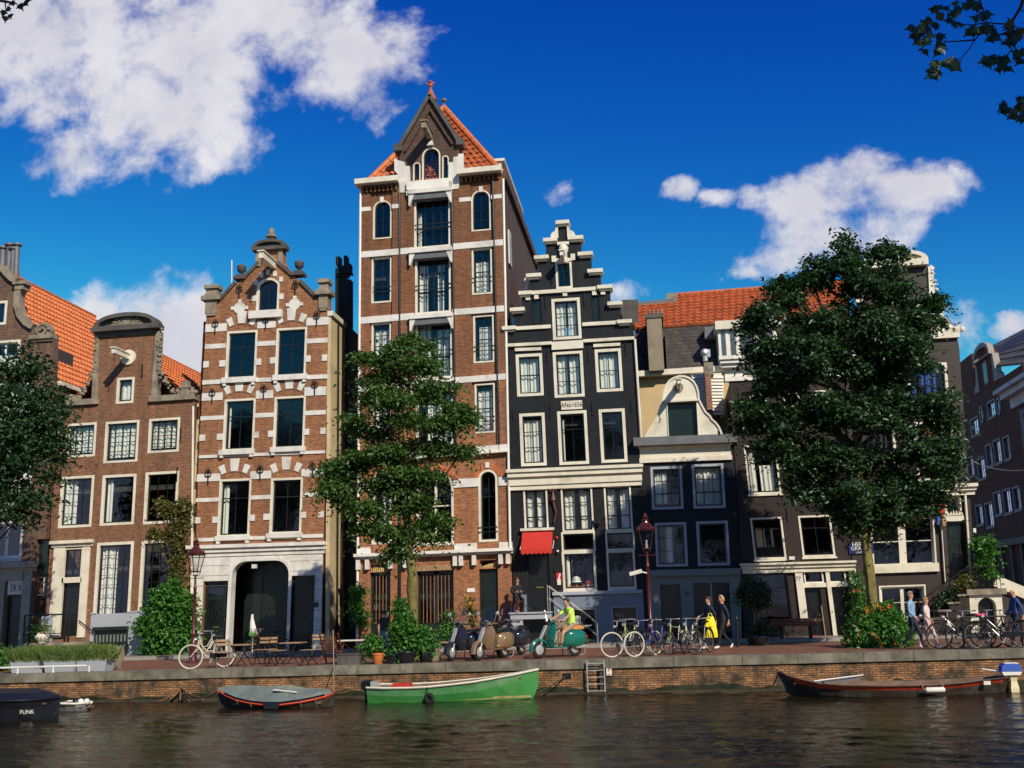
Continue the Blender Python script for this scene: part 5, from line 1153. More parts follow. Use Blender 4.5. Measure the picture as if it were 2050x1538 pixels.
# clapboard wall and small brick chimney
mb = MB()
for i in range(11): p = P(1385,752+i*6.5,45.5); q = P(1448,752+i*6.5,45.5); d_ = P(1385,758.0+i*6.5,45.5); mb.add([p,q,(q.x,45.44,q.z+d_.z-p.z),(p.x,45.44,d_.z)],[(0,1,2,3)])
cb_ = mb.build('clapboards', M['white'], h.root, fix=False); boxpx('clapboard_wall', M['white'], (1385,750),(1450,830), 45.52, 46.4)
ch2 = boxpx('brick_chimney', M['brick_chimney'], (1411,750),(1431,880), 44.6, 45.3); boxpx('chimney_head', M['stone'], (1409,726),(1429,750), 44.6, 45.3, ch2)
p = P(1412,723,44.9); mb = MB(); mb.tube([p,p+Vector((0,0,.25))],.1,8); mb.ball(p+Vector((0,0,.35)),.18,12,8); mb.cbox(p+Vector((.14,0,.32)),(.16,.2,.3)); mb.build('chimney_cowl', M['chrome'], ch2, smooth=False)

# ================= small black house with cream bell gable
h = House('bell_gable_house', 'small black house with a cream bell gable around a dark loading hatch', 'house', ((1310,1130),(1301.5,935)), ((1301.5,935),(1453,929.5)), YF+.05)
H5 = h
g5 = dict(frame='plinth_grey', sill=False, fw=.1)
h.window((1301.5,935),(1369,1019), grid=(3,3), rows=[.35,.68], curtain=[(0,.5,.1,.9)], **g5); h.window((1384,930),(1453,1017), grid=(3,3), rows=[.35,.68], curtain=[(0,1,.0,1)], **g5)
h.window((1310,1047),(1378,1134), grid=(3,3), bars=.02, curtain=[(.3,.55,0,1)], **g5); h.window((1393,1044),(1462,1132), grid=(1,1), **g5)
h.door((1321,1171),(1366,1268), 'black', panels=2); h.door((1387,1168),(1465,1266), 'black', leaves=2, panels=2, name='double_door')
h.wall([(1291,1325),(1282,915),(1278,884),(1476,877),(1484,1000),(1494,1325)], M['brick_black']); h.interior((1290,925),(1466,1140)); h.interior((1300,1150),(1472,1275))
h.cornice('cornice', M['cream'], (1281,887),(1463,921), ((0,.22,.12),(.22,.72,.05),(.72,.86,.2),(.86,1,.3))); h.cornice('cornice_lead', M['lead'], (1277,879),(1466,888), ((0,1,.42),))
bell = [(1290,884),(1294,872),(1299,862),(1306,852),(1311,843),(1316,835),(1320,822),(1325,806),(1327,803),(1328,793),(1330,781),(1334,771),(1340,763),(1349,757),(1360,753.5),(1371,754),(1381,758),(1389,765),(1395,775),(1398,787),(1399,801),(1402,806),(1407,816),(1413,826),(1421,833),(1425,840),(1433,847),(1439,855),(1443,864),(1447,876)]
dr = h.rect((1336,806),(1398,880)); h.holes = [rectp(dr[0],dr[1],dr[2],dr[3])]
bu = [h.uv(*p) for p in bell]; bu[0] = (bu[0][0], min(bu[0][1],dr[1]-.02)); bu[-1] = (bu[-1][0], min(bu[-1][1],dr[1]-.02))
h.wall(None, M['cream'], .3, 'bell_gable', uvs=bu)
swept(h, [(p[0],p[1]) for p in bell], .07, -.32, .06, 'gable_edging', M['cream']); strip4('gable_ledge', 1326,803,1400,799,4,-.02,.12)
hd = h.mb().box(dr[0]+.0,dr[2],dr[1],dr[3],-.25,-.2).build('loading_hatch', M['dark_green'], h.root); c = (dr[0]+dr[2])/2; h.mb().box(c-.015,c+.015,dr[1],dr[3],-.2,-.19).build('hatch_seam', M['black'], hd)
hf = h.rect((1334,803),(1400,882)); h.mb().ring(rectp(hf[0],dr[1]-.01,hf[2],hf[3]), rectp(dr[0],dr[1],dr[2],dr[3]), -.01, .04).build('hatch_frame', M['cream'], h.root)
hoist(h, (1358,776), None, 'cream', L_=1.25, w=.12)
u,v = h.uv(1358,776); h.mb().poly([(u+.2*math.cos(a*.52),v+.2*math.sin(a*.52)) for a in range(12)],0,.05).build('beam_rosette', M['stone'], h.root)
h.body(1284, 1466, (890, 885), 3.4, 'brick_black')
mb = MB(); d = Vector((0,3.2,0)); a0,a1,at = P(1300,870,YF+.36),P(1440,862,YF+.36),P(1364,770,YF+.36); mb.add([a0,at,at+d,a0+d,a1,a1+d],[(0,1,2,3),(1,4,5,2)]); mb.build('roof', M['slate'], h.root)
mb = h.mb(); G0 = [h.uv(1299,1143), h.uv(1482,1139)]; vb = h.uv(1380,1325)[1]; dA = h.rect((1321,1171),(1366,1268)); dB = h.rect((1387,1168),(1465,1266)); vt = G0[0][1]
mb.box(G0[0][0],dA[0],vb,vt,0,.05); mb.box(dA[2],dB[0],vb,vt,0,.05); mb.box(dB[2],G0[1][0],vb,vt,0,.05); mb.box(dA[0],dA[2],dA[3],vt,0,.05); mb.box(dB[0],dB[2],dB[3],vt,0,.05)
mb.each('painted_shopfront', M['shop_green'], h.root); h.mb().box(G0[0][0],G0[1][0],vt-.22,vt+.02,.05,.2).build('shopfront_cornice', M['shop_green'], h.root)
h.mb().box(dB[0]+(dB[2]-dB[0])*.48,dB[0]+(dB[2]-dB[0])*.52,dB[1],dB[3],-.14,-.05).build('door_post', M['plinth_grey'], h.root)
nb = h.xf(*h.uv(1376,1188), .055); text_obj(h, '81', h.root, M['letter_dark'], 'house_number', nb, .22)

# ================= dark brick house behind the big elm
h = House('dark_brick_house', 'dark purple brick house with white framed shop doors, partly behind the big tree', 'house', ((1512,1135),(1500,1030)), ((1501,1037),(1678,1031)))
H6 = h
g6 = dict(frame='cream', sill=True, fw=.07, rec=.1)
for a,b in (((1500,790),(1541,846)), ((1566,786),(1607,842)), ((1630,782),(1668,838))): h.window(a,b, grid=(2,2), **g6)
h.window((1488,892),(1565,988), grid=(2,2), rows=[.72], bars=.025, curtain=[(.02,.28,0,.97),(.42,1,0,.6)], **g6); h.window((1586,888),(1660,984), grid=(2,2), rows=[.72], bars=.025, curtain=[(.5,.7,0,.9)], **g6)
h.window((1501,1037),(1575,1119), grid=(1,2), rows=[.75], bars=.03, **g6); h.window((1597,1033),(1673,1114), grid=(2,2), rows=[.72], bars=.025, **g6)
shop = dict(sill=False, fw=.05, frame='black', rec=.2)
h.window((1500,1147),(1588,1246), grid=(1,2), rows=[.7], bars=.02, name='shop_window', **shop)
h.window((1608,1143),(1650,1167), grid=(1,1), name='transom_window', **{**shop,'frame':'white'}); h.window((1656,1141),(1695,1166), grid=(1,1), name='transom_window', **{**shop,'frame':'white'})
h.door((1610,1177),(1654,1277), 'black', panels=2, hole=True); h.door((1661,1175),(1699,1275), 'black', panels=2)
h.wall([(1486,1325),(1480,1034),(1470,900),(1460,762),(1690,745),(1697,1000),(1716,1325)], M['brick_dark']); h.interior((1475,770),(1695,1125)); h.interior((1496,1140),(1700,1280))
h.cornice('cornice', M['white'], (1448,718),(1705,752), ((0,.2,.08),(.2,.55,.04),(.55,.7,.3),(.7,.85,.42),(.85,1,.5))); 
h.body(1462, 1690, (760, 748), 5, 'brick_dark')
mb = h.mb()
for x0,x1,yt in ((1590,1605,1141),(1651,1659,1141),(1697,1712,1139)):
    a = h.uv(x0,yt); b = h.uv(x1,yt); mb.box(a[0],b[0],h.uv(x0,1300)[1] if x0 != 1590 else h.uv(x0,1243)[1],a[1],0,.1)
a = h.uv(1605,1168); b = h.uv(1698,1168); mb.box(a[0],b[0],a[1]-.16,a[1],0,.07); mb.build('door_frame', M['cream'], h.root)
h.cornice('shopfront_cornice', M['cream'], (1487,1129),(1707,1143), ((0,.45,.14),(.45,.8,.22),(.8,1,.32)))
nb = h.xf(*h.uv(1597.5,1159), .105); text_obj(h, '77', h.root, M['letter_dark'], 'house_number', nb, .2)
p = h.xf(*h.uv(1584,1118), .2); mb = MB(); mb.cbox(p,(.2,.12,.12)); mb.bar(p,(p[0],YF,p[2]),.05); mb.build('security_lamp', M['whitegrey'], h.root)
MB().tube([h.xf(*h.uv(1643,1212), .15), h.xf(*h.uv(1650,1276), .35)], .02, 6).build('leaning_pole', M['wood'], h.root)
h.anchors([(1479,790),(1576,1030),(1476,870)], .5)

# ================= brown house with cream neck gable
h = House('neck_gable_brown_house', 'dark brown rendered house with ornate cream neck gable and cream pilastered front door', 'house', ((1950,1110),(1920,693)), ((1812,730),(1900,725)))
H7 = h
g7 = dict(frame='cream', sill=False, fw=.1, rec=.14)
h.window((1815,730),(1901,810), grid=(3,2), bars=.03, curtain=None, **g7); wb = h.window((1702,736),(1786,815), grid=(3,2), **g7)
w2_ = h.window((1829,846),(1916,961), grid=(2,2), rows=[.7], **g7); h.window((1712,850),(1798,964), grid=(2,2), rows=[.7], **g7)
h.window((1738,1000),(1876,1132), grid=(2,3), rows=[.36,.7], mull=.26, bars=.02, sash='cream', frame='cream', sill=False, fw=.06, rec=.1)
for (a,b,m_,sp_) in (((1815,730),(1901,810),'bluecurtain',[(.3,.45,.5,.9),(.5,.62,.3,.9),(.7,.8,.1,.9),(.05,.2,.1,.5)]),((1829,846),(1916,961),'redcurtain',[(.02,.1,0,.3),(.3,.5,.5,.95)])):
    u0,v0,u1,v1 = h.rect(a,b); h.curtain(wb if m_ == 'bluecurtain' else w2_, u0+.1,v0+.1,u1-.1,v1-.1, sp_, .1, m_)
h.door((1894,1047),(1936,1160), 'dark_green', panels=3); h.window((1889,992),(1926,1034), grid=(1,1), frame='cream', sill=False, fw=.05, rise=.3, name='fanlight', sash='cream')
h.window((1759,1173),(1857,1240), grid=(2,2), mull=.12, bars=.02, frame='cream', sash='cream', sill=False, fw=.06)
pts7 = [(1712,1325),(1702,1000),(1690,690),(1728,676),(1727,534),(1857,528),(1862,672),(1915,672),(1920,693),(1950,1110),(1962,1325)]
h.wall(pts7, M['render_brown']); h.interior((1700,700),(1915,960)); h.interior((1725,985),(1935,1160)); h.interior((1740,1168),(1930,1245))
h.mb().box(*[h.rect((1733,1132),(1879,1144))[i] for i in (0,2,1,3)],-.02,.14).build('sill', M['cream'], h.root)
# neck gable dressings
pa, pb = h.uv(1726,531), h.uv(1855,526); tp = h.uv(1798,504)[1]; o_ = arc(pa[0],pb[0],pa[1],tp); i_ = arc(pa[0]+.22,pb[0]-.22,pa[1]+.06,tp-.16)
mb = h.mb(); mb.poly(o_, -.35, .04); mb.ring(o_, i_, .03, .26); mb.box(pa[0],pb[0],pa[1]-.22,pa[1]+.03,-.3,.3); pd = mb.build('pediment', M['cream'], h.root)
mb = MB()
for i in range(22): a = math.pi*rnd.random(); p = h.xf((pa[0]+pb[0])/2+1.0*math.cos(a)*rnd.random(), pa[1]+.12+.25*math.sin(a)*rnd.random(), .06); mb.ball(p, rnd.uniform(.05,.1), 6, 4)
mb.build('pediment_carving', M['cream'], pd)
for e0,e1,l0,l1,sg in (((1857,535),(1864,672),(1864,674),(1916,671),1),((1728,538),(1731,676),(1676,680),(1731,676),-1)): clawpiece(h, (e0,e1), (l0,l1), sg, 'cream')
a = h.uv(1864,672); b = h.uv(1916,670); c = h.uv(1862,600); mb = h.mb(); mb.poly([(a[0],a[1]),(b[0],b[1]),(b[0]-.1,b[1]+.25),(a[0]+.5,a[1]+.75),(a[0]+.2,c[1]),(a[0],c[1]+.3)],-.25,.06); mb.build('scroll_wing', M['cream'], h.root)
p = h.xf(*h.uv(1880,652), -.1); MB().tube([p,Vector(p)+Vector((.1,0,.35)),Vector(p)+Vector((.35,0,.4)),Vector(p)+Vector((.4,0,.2))],.02,5).build('roof_hook', M['iron'], h.root)
h.body(1694, 1918, (700, 690), 11, 'render_brown'); ridge_roof(h.root, P(1694,705,YF), P(1918,692,YF), P(1795,560,YF), 11, 'tile_grey')
# door case
for a,b in (((1880,992),(1890,1165)), ((1929,990),(1945,1163))): q = h.rect(a,b); h.mb().box(q[0],q[2],q[1],q[3],0,.14).build('door_pilaster', M['cream'], h.root)
h.cornice('door_entablature', M['cream'], (1878,972),(1946,991), ((0,.4,.16),(.4,.7,.26),(.7,1,.36)))
q = h.rect((1890,1034),(1930,1043)); mb = h.mb(); mb.box(q[0],q[2],q[1],q[3],-.1,.05)
for i in range(7): c = q[0]+(q[2]-q[0])*(i+.5)/7; mb.poly([(c-.06,q[3]),(c+.06,q[3]),(c,q[3]+.1+.12*math.sin(math.pi*(i+.5)/7))],-.05,.02)
mb.build('door_crest', M['cream'], h.root)
p = h.xf(*h.uv(1885,1046), .25); mb = MB(); mb.lathe((p[0],p[1],p[2]-.2),[(.04,0),(.09,.05),(.12,.35),(.02,.45)],6); mb.bar(p,(p[0],YF,p[2]),.03); mb.build('wall_lantern', M['wood'], h.root)
h.block('number_plate', M['white'], (1948,1058),(1954,1067), 0, .03)
# furled flag on a slanting staff
p = Vector(h.xf(*h.uv(1893,988), .1)); fr = root('furled_flag', p, 'furled orange and blue flag on a staff beside the cream door case', 'flag'); q = p+Vector((-.55,-.75,-.9))
MB().tube([p+Vector((.1,.1,.2)),q],.02,6).build('staff', M['wood'], fr); MB().tube([p,p.lerp(q,.35),p.lerp(q,.75),q],[.05,.12,.13,.04],8).build('flag_cloth', M['red_awning'], fr); MB().tube([q,q+Vector((-.05,0,-.3))],[.1,.05],7).build('flag_end', M['bluecurtain'], fr)
# stoop of the brown house
sr = root('cream_arched_stoop', h.xf(*h.uv(1920,1265),0), 'high stoop with cream arched cellar entrance and steps falling away on its left', 'stoop')
z0 = h.uv(1950,1290)[1]; q = h.rect((1917,1181),(1995,1190)); h.mb().box(q[0],q[2],q[1],q[3],.02,1.25).build('landing_slab', M['stone'], sr)
q = h.rect((1923,1191),(1992,1260)); oo = rectp(q[0],z0,q[2],q[3]); ii = archp(q[0]+.28,z0,q[2]-.22,q[3]-.12,.3,10)
V_,F_ = triangulate(oo,[[(p_[0],max(p_[1],z0+.01)) for p_ in ii]]); mb = h.mb(); mb.add([(p_[0],p_[1],1.12) for p_ in V_],F_)
k = len(ii); mb.add([(p_[0],p_[1],1.12) for p_ in ii]+[(p_[0],p_[1],.8) for p_ in ii],[(i,(i+1)%k,k+(i+1)%k,k+i) for i in range(k)]); mb.add([(q[0],z0,1.12),(q[0],q[3],1.12),(q[0],q[3],0),(q[0],z0,0),(q[2],z0,1.12),(q[2],q[3],1.12),(q[2],q[3],0),(q[2],z0,0)],[(0,1,2,3),(4,7,6,5)]); mb.build('arch_front', M['cream'], sr, fix=False)
h.mb().box(q[0]+.2,q[2]-.15,z0,q[3]-.05,.7,.78).build('cellar_door', M['dark_green'], sr)
mb = h.mb(); 
for i in range(5): u_ = q[0]-.35*(i+1); mb.box(u_,q[0]-.35*i,z0,q[3]-.26*(i)-.05,.05,1.15)
mb.build('steps', M['brick_dark'], sr); mb = h.mb()
for i in range(5): u_ = q[0]-.35*(i+1); mb.box(u_-.06,q[0]-.35*i+.02,q[3]-.26*i-.05,q[3]-.26*i+.02,.03,1.2)
mb.build('stone_treads', M['stone'], sr)
mb = MB(); A_ = Vector(h.xf(q[0],q[3]+.95,1.1)); B_ = Vector(h.xf(q[0]-1.9,q[3]-.3,1.1)); mb.tube([A_,B_],.025,6)
for t in (0,.33,.66,1): pp = A_.lerp(B_,t); mb.tube([pp,pp-Vector((0,0,.95))],.02,5)
mb.tube([A_,Vector(h.xf(q[2],q[3]+.95,1.1))],.022,5)
for i in range(9): u_ = q[0]+(q[2]-q[0])*i/8; mb.tube([h.xf(u_,q[3],1.1),h.xf(u_,q[3]+.95,1.1)],.012,4)
mb.build('railing', M['iron'], sr)
# sloping cream parapet to the right of the stoop
a,b = P(1990,1166,YF-.3), P(2062,1196,YF-.3); c,d_ = P(1990,1325,YF-.3), P(2062,1325,YF-.3)
mb = MB(); mb.add([c,d_,b,a]+[v+Vector((0,.25,0)) for v in (c,d_,b,a)],[(0,1,2,3),(4,7,6,5),(0,4,5,1),(1,5,6,2),(2,6,7,3),(3,7,4,0)]); wo = mb.build('sloping_parapet', M['render_brown'], None); props(wo,'dark sloping parapet wall with a cream rail beside the high stoop','wall')
MB().bar(a+Vector((0,-.05,.06)),b+Vector((0,-.05,.06)),.24,.4).build('cream_rail', M['cream'], wo)

# ================= houses along the side street
class SideHouse(House):
    def __init__(s, name, label, X, lab2='house'):
        s.X = X; s.root = root(name, (X, 70, .1), label, lab2); s.holes = []
    def uv(s, px, py): d = ray(px, py); p = CAMP+d*(s.X/d.x); return (-p.y, p.z)
    def xf(s, u, v, w): return (s.X-w, -u, v)
h = SideHouse('side_street_house', 'deep red-brown brick house with small neck gables on the side street', 22)
S_ = dict(sill=True, fw=.12, frame='shaded_trim', grid=(2,2), rec=.1, bars=.04)
for a,b in (((1975,794),(1994,845)),((1942,828),(1961,881)),((1973,879),(1988,946)),((1988,868),(2006,940)),((2008,862),(2024,932)),((1956,906),(1974,970)),((1989,974),(2006,1042)),((2007,968),(2026,1040)),((2028,963),(2045,1033)),((1953,1001),(1969,1061)),((1972,995),(1990,1067)),((1936,905),(1951,965))):
    ca = h.uv((a[0]+b[0])/2,(a[1]+b[1])/2); wv = h.uv(b[0],ca[1]); hw = abs(h.uv(b[0],a[1])[0]-h.uv(a[0],a[1])[0])/2*.92; hh = abs(h.uv(a[0],a[1])[1]-h.uv(a[0],b[1])[1])/2*.72
    R_ = (ca[0]-hw,ca[1]-hh,ca[0]+hw,ca[1]+hh); hr_ = h.rect; h.rect = lambda *_: R_; h.window(a,b,**S_); h.rect = hr_
g = h.uv(1966,693); ut = g[1]; uL = h.uv(1902,760)[0]; uR = h.uv(2052,760)[0]; ev = h.uv(1985,770)[1]
uc = h.uv(1975,740)[0]; us0 = h.uv(1958,740)[0]; us1 = h.uv(1990,740)[0]
ev2 = h.uv(1932,718)[1]; rz2 = h.uv(1930,700)[1]; um = h.uv(1951,760)[0]
outer = [(uL,-.3),(uR,-.3),(uR,ev),(us1+.9,ev),(us1,ev+.7),(us1,ut-.9),((us0+us1)/2+.5,ut-.2),((us0+us1)/2,ut),((us0+us1)/2-.5,ut-.2),(us0,ut-.9),(us0,ev+.7),(us0-.9,ev),(min(um,us0-1.0),ev),(min(um,us0-1.0)-.05,ev2),(uL,ev2)]
h.wall(None, M['brick_far'], .4, uvs=outer); mb = h.mb(); mb.box(uL,uR,-.3,ev,-3,-2.9); mb.build('room', M['room'], h.root)
for sg,uu in ((1,us1),(-1,us0)): mb = h.mb(); mb.poly([(uu,ev),(uu+sg*1.1,ev),(uu+sg*1.0,ev+.35),(uu+sg*.55,ev+.6),(uu+sg*.4,ev+1.3),(uu+sg*.3,ut-1),(uu,ut-.9)],-.3,.1); mb.build('gable_scroll', M['shaded_trim'], h.root)
mb = h.mb(); cc = (us0+us1)/2; mb.ring(arc(us0-.15,us1+.15,ut-.95,ut+.1,12), arc(us0+.15,us1-.15,ut-.85,ut-.2,12), -.1, .25); mb.build('gable_pediment', M['shaded_trim'], h.root)
for x,y in ((1966,830),(2000,813)): u,v = h.uv(x,y); mb = h.mb(); mb.ring([(u+.45*math.cos(a*.35),v+.6*math.sin(a*.35)) for a in range(18)],[(u+.3*math.cos(a*.35),v+.42*math.sin(a*.35)) for a in range(18)],-.02,.06); w = mb.build('oval_window', M['shaded_trim'], h.root); h.mb().poly([(u+.3*math.cos(a*.35),v+.42*math.sin(a*.35)) for a in range(18)],.001,.01).build('pane', M['black'], w)
q = [h.uv(1973,745),h.uv(1973,775)]; mb = h.mb(); mb.box(cc-.45,cc+.45,ev+.2,ev+1.7,.0,.06); w = mb.build('attic_window', M['shaded_trim'], h.root); h.mb().box(cc-.33,cc+.33,ev+.35,ev+1.55,.06,.07).build('pane', M['black'], w)
u0,u1 = uL,uR; P0 = [Vector(h.xf(u0,ev2,-.1)), Vector(h.xf(u1,ev,-.1)), Vector(h.xf(u1,ut+.8,-3.6)), Vector(h.xf(u0,max(rz2,ev2+1)+.6,-3.0))]; tile_slope(*P0, 'tile_roof', M['tile_grey'], h.root, tw=.34, th=.42)
h.mb().box(uL,uR,-.3,ev,-3.4,-3.1).build('back_wall', M['brick_far'], h.root)
fa = h.rect((1994,1090),(2050,1148)); v0_ = h.uv(2010,1140)[1]; v1_ = h.uv(2010,1095)[1]; uS = h.uv(1990,1100)[0]
h.mb().box(uS,uR,v1_,v1_+.4,0,.3).build('shop_fascia', M['stone'], h.root)
for i in range(6): a = uS+(uR-uS)*i/5; h.mb().box(a-.12,a+.12,.1,v1_,0,.15).build('shop_pilaster', M['stone'], h.root)
h = SideHouse('side_street_corner_house', 'dark side street house with a heavy white cornice, cut by the frame', 21.4)
uA = h.uv(2049,900)[0]; uB = uA+22; vc = h.uv(2049,790)[1]
q = h.rect((2052,800),(2070,860)); R_ = (uA+.5,vc-3.0,uA+1.6,vc-.9); hr_ = h.rect; h.rect = lambda *_: R_; h.window((0,0),(0,0),**S_); h.rect = hr_
R_ = (uA+.5,vc-6.6,uA+1.6,vc-4.4); h.rect = lambda *_: R_; h.window((0,0),(0,0),**S_); h.rect = hr_
h.wall(None, M['brick_black'], .4, uvs=[(uA,-.3),(uB,-.3),(uB,vc),(uA,vc)]); mb = h.mb(); mb.box(uA,uB,-.3,vc,-6,-5.8); mb.box(uA,uA+.3,-.3,vc,-6,-.4); mb.build('rear_walls', M['brick_black'], h.root)
mb = h.mb(); mb.box(uA-.3,uB,vc-.6,vc,0,.35); mb.box(uA-.6,uB,vc,vc+.35,-.4,.8); mb.box(uA-.8,uB,vc+.35,vc+.6,-.4,1.1); mb.build('cornice', M['whitegrey'], h.root)
P0 = [Vector(h.xf(uA,vc+.6,-.2)), Vector(h.xf(uB,vc+.6,-.2)), Vector(h.xf(uB,vc+3.2,-3)), Vector(h.xf(uA,vc+3.2,-3))]; tile_slope(*P0, 'tile_roof', M['tile_grey'], h.root, tw=.34, th=.42)
# low far terrace closing the side street behind
h = House('distant_terrace', 'dim far brick terrace closing the end of the side street', 'building', ((1930,1180),(1930,900)), ((1900,1180),(2050,1175)), 95)
h.wall([(1880,1215),(1880,880),(2050,880),(2050,1215)], M['brick_far'], 1)
for x in (1925,1942): 
    for y in (930,990,1050): h.block('window', M['shaded_trim'], (x,y),(x+8,y+26), .0,.05)
# ------------------------------------------------------------------ street lamps
def lamp(px, py, top, label):
    b = G(px, py); H = P(px, top, b.y).z-b.z; r = root('street_lamp', b, label, 'street lamp', 'old red lantern posts on the quay')
    k = H/4.3; MB().lathe(b, [(.17*k,0),(.17*k,.12),(.13*k,.2),(.14*k,.55),(.16*k,.6),(.1*k,.68),(.075*k,.9),(.09*k,.95),(.06*k,1.0),(.05*k,2.6*k),(.07*k,2.64*k),(.045*k,2.7*k),(.035*k,3.1*k)], 12).build('post', M['red_paint'], r, smooth=True)
    z = b.z+3.1*k; MB().bar((b.x-.3,b.y,z-.12),(b.x+.3,b.y,z-.12),.025).build('ladder_bar', M['red_paint'], r)
    mb = MB(); s0, s1, hh = .12*k, .235*k, .60*k
    for sx in (-1,1):
        for sy in (-1,1): mb.bar((b.x+sx*s0,b.y+sy*s0,z+.1),(b.x+sx*s1,b.y+sy*s1,z+.1+hh),.025)
    for (s_,zz) in ((s0,z+.1),(s1,z+.1+hh)):
        mb.box(b.x-s_-.02,b.x+s_+.02,b.y-s_-.02,b.y+s_+.02,zz-.02,zz+.02)
    for q in range(4):
        a = math.pi/2*q+math.pi/4; mb.tube([(b.x,b.y,z-.05),(b.x+.14*math.cos(a),b.y+.14*math.sin(a),z),(b.x+.17*math.cos(a),b.y+.17*math.sin(a),z+.1)],.014,5)
    mb.build('lantern_frame', M['red_paint'], r)
    mb = MB(); 
    for sx,sy,tx,ty in ((-1,-1,1,-1),(1,-1,1,1),(1,1,-1,1),(-1,1,-1,-1)):
        mb.add([(b.x+sx*s0,b.y+sy*s0,z+.12),(b.x+tx*s0,b.y+ty*s0,z+.12),(b.x+tx*s1,b.y+ty*s1,z+.08+hh),(b.x+sx*s1,b.y+sy*s1,z+.08+hh)],[(0,1,2,3)])
    mb.build('lantern_glass', M['glass_clear'], r, fix=False)
    MB().lathe((b.x,b.y,z+.1),[(.05,0),(.05,.12),(.035,.16),(.03,.3)],8).build('burner', M['white'], r)
    t = z+.12+hh; MB().lathe((b.x,b.y,t),[(.31*k,0),(.32*k,.03),(.26*k,.07),(.19*k,.17),(.12*k,.24),(.1*k,.3),(.13*k,.33),(.07*k,.37),(.1*k,.44),(.05*k,.5),(.015,.58)],12).build('lantern_roof', M['red_paint'], r, smooth=False)
    mb = MB()
    for i in range(12): a = i*math.pi/6; mb.cbox((b.x+.29*k*math.cos(a),b.y+0.29*k*math.sin(a),t+.07),(.05,.03,.07),rz=a+1.57)
    mb.build('crest', M['red_paint'], r); return r
lamp(386,1328,1084,'dark red lantern post beside the leafy bush and the white-wheeled bicycle')
l2 = lamp(1305,1298,1031,'dark red lantern post rising among the parked bicycles')
b = BASE[l2.name]; mb = MB(); c = Vector((b.x-.35,b.y-.1,b.z+2.55)); mb.bar(c+Vector((-.28,0,-.06)),c+Vector((.15,0,.04)),.13); mb.bar(c+Vector((.1,0,.02)),Vector((b.x,b.y,b.z+2.5)),.04); o = mb.build('security_camera', M['whitegrey'], None); props(o,'white security camera fixed to the red lantern post','camera')

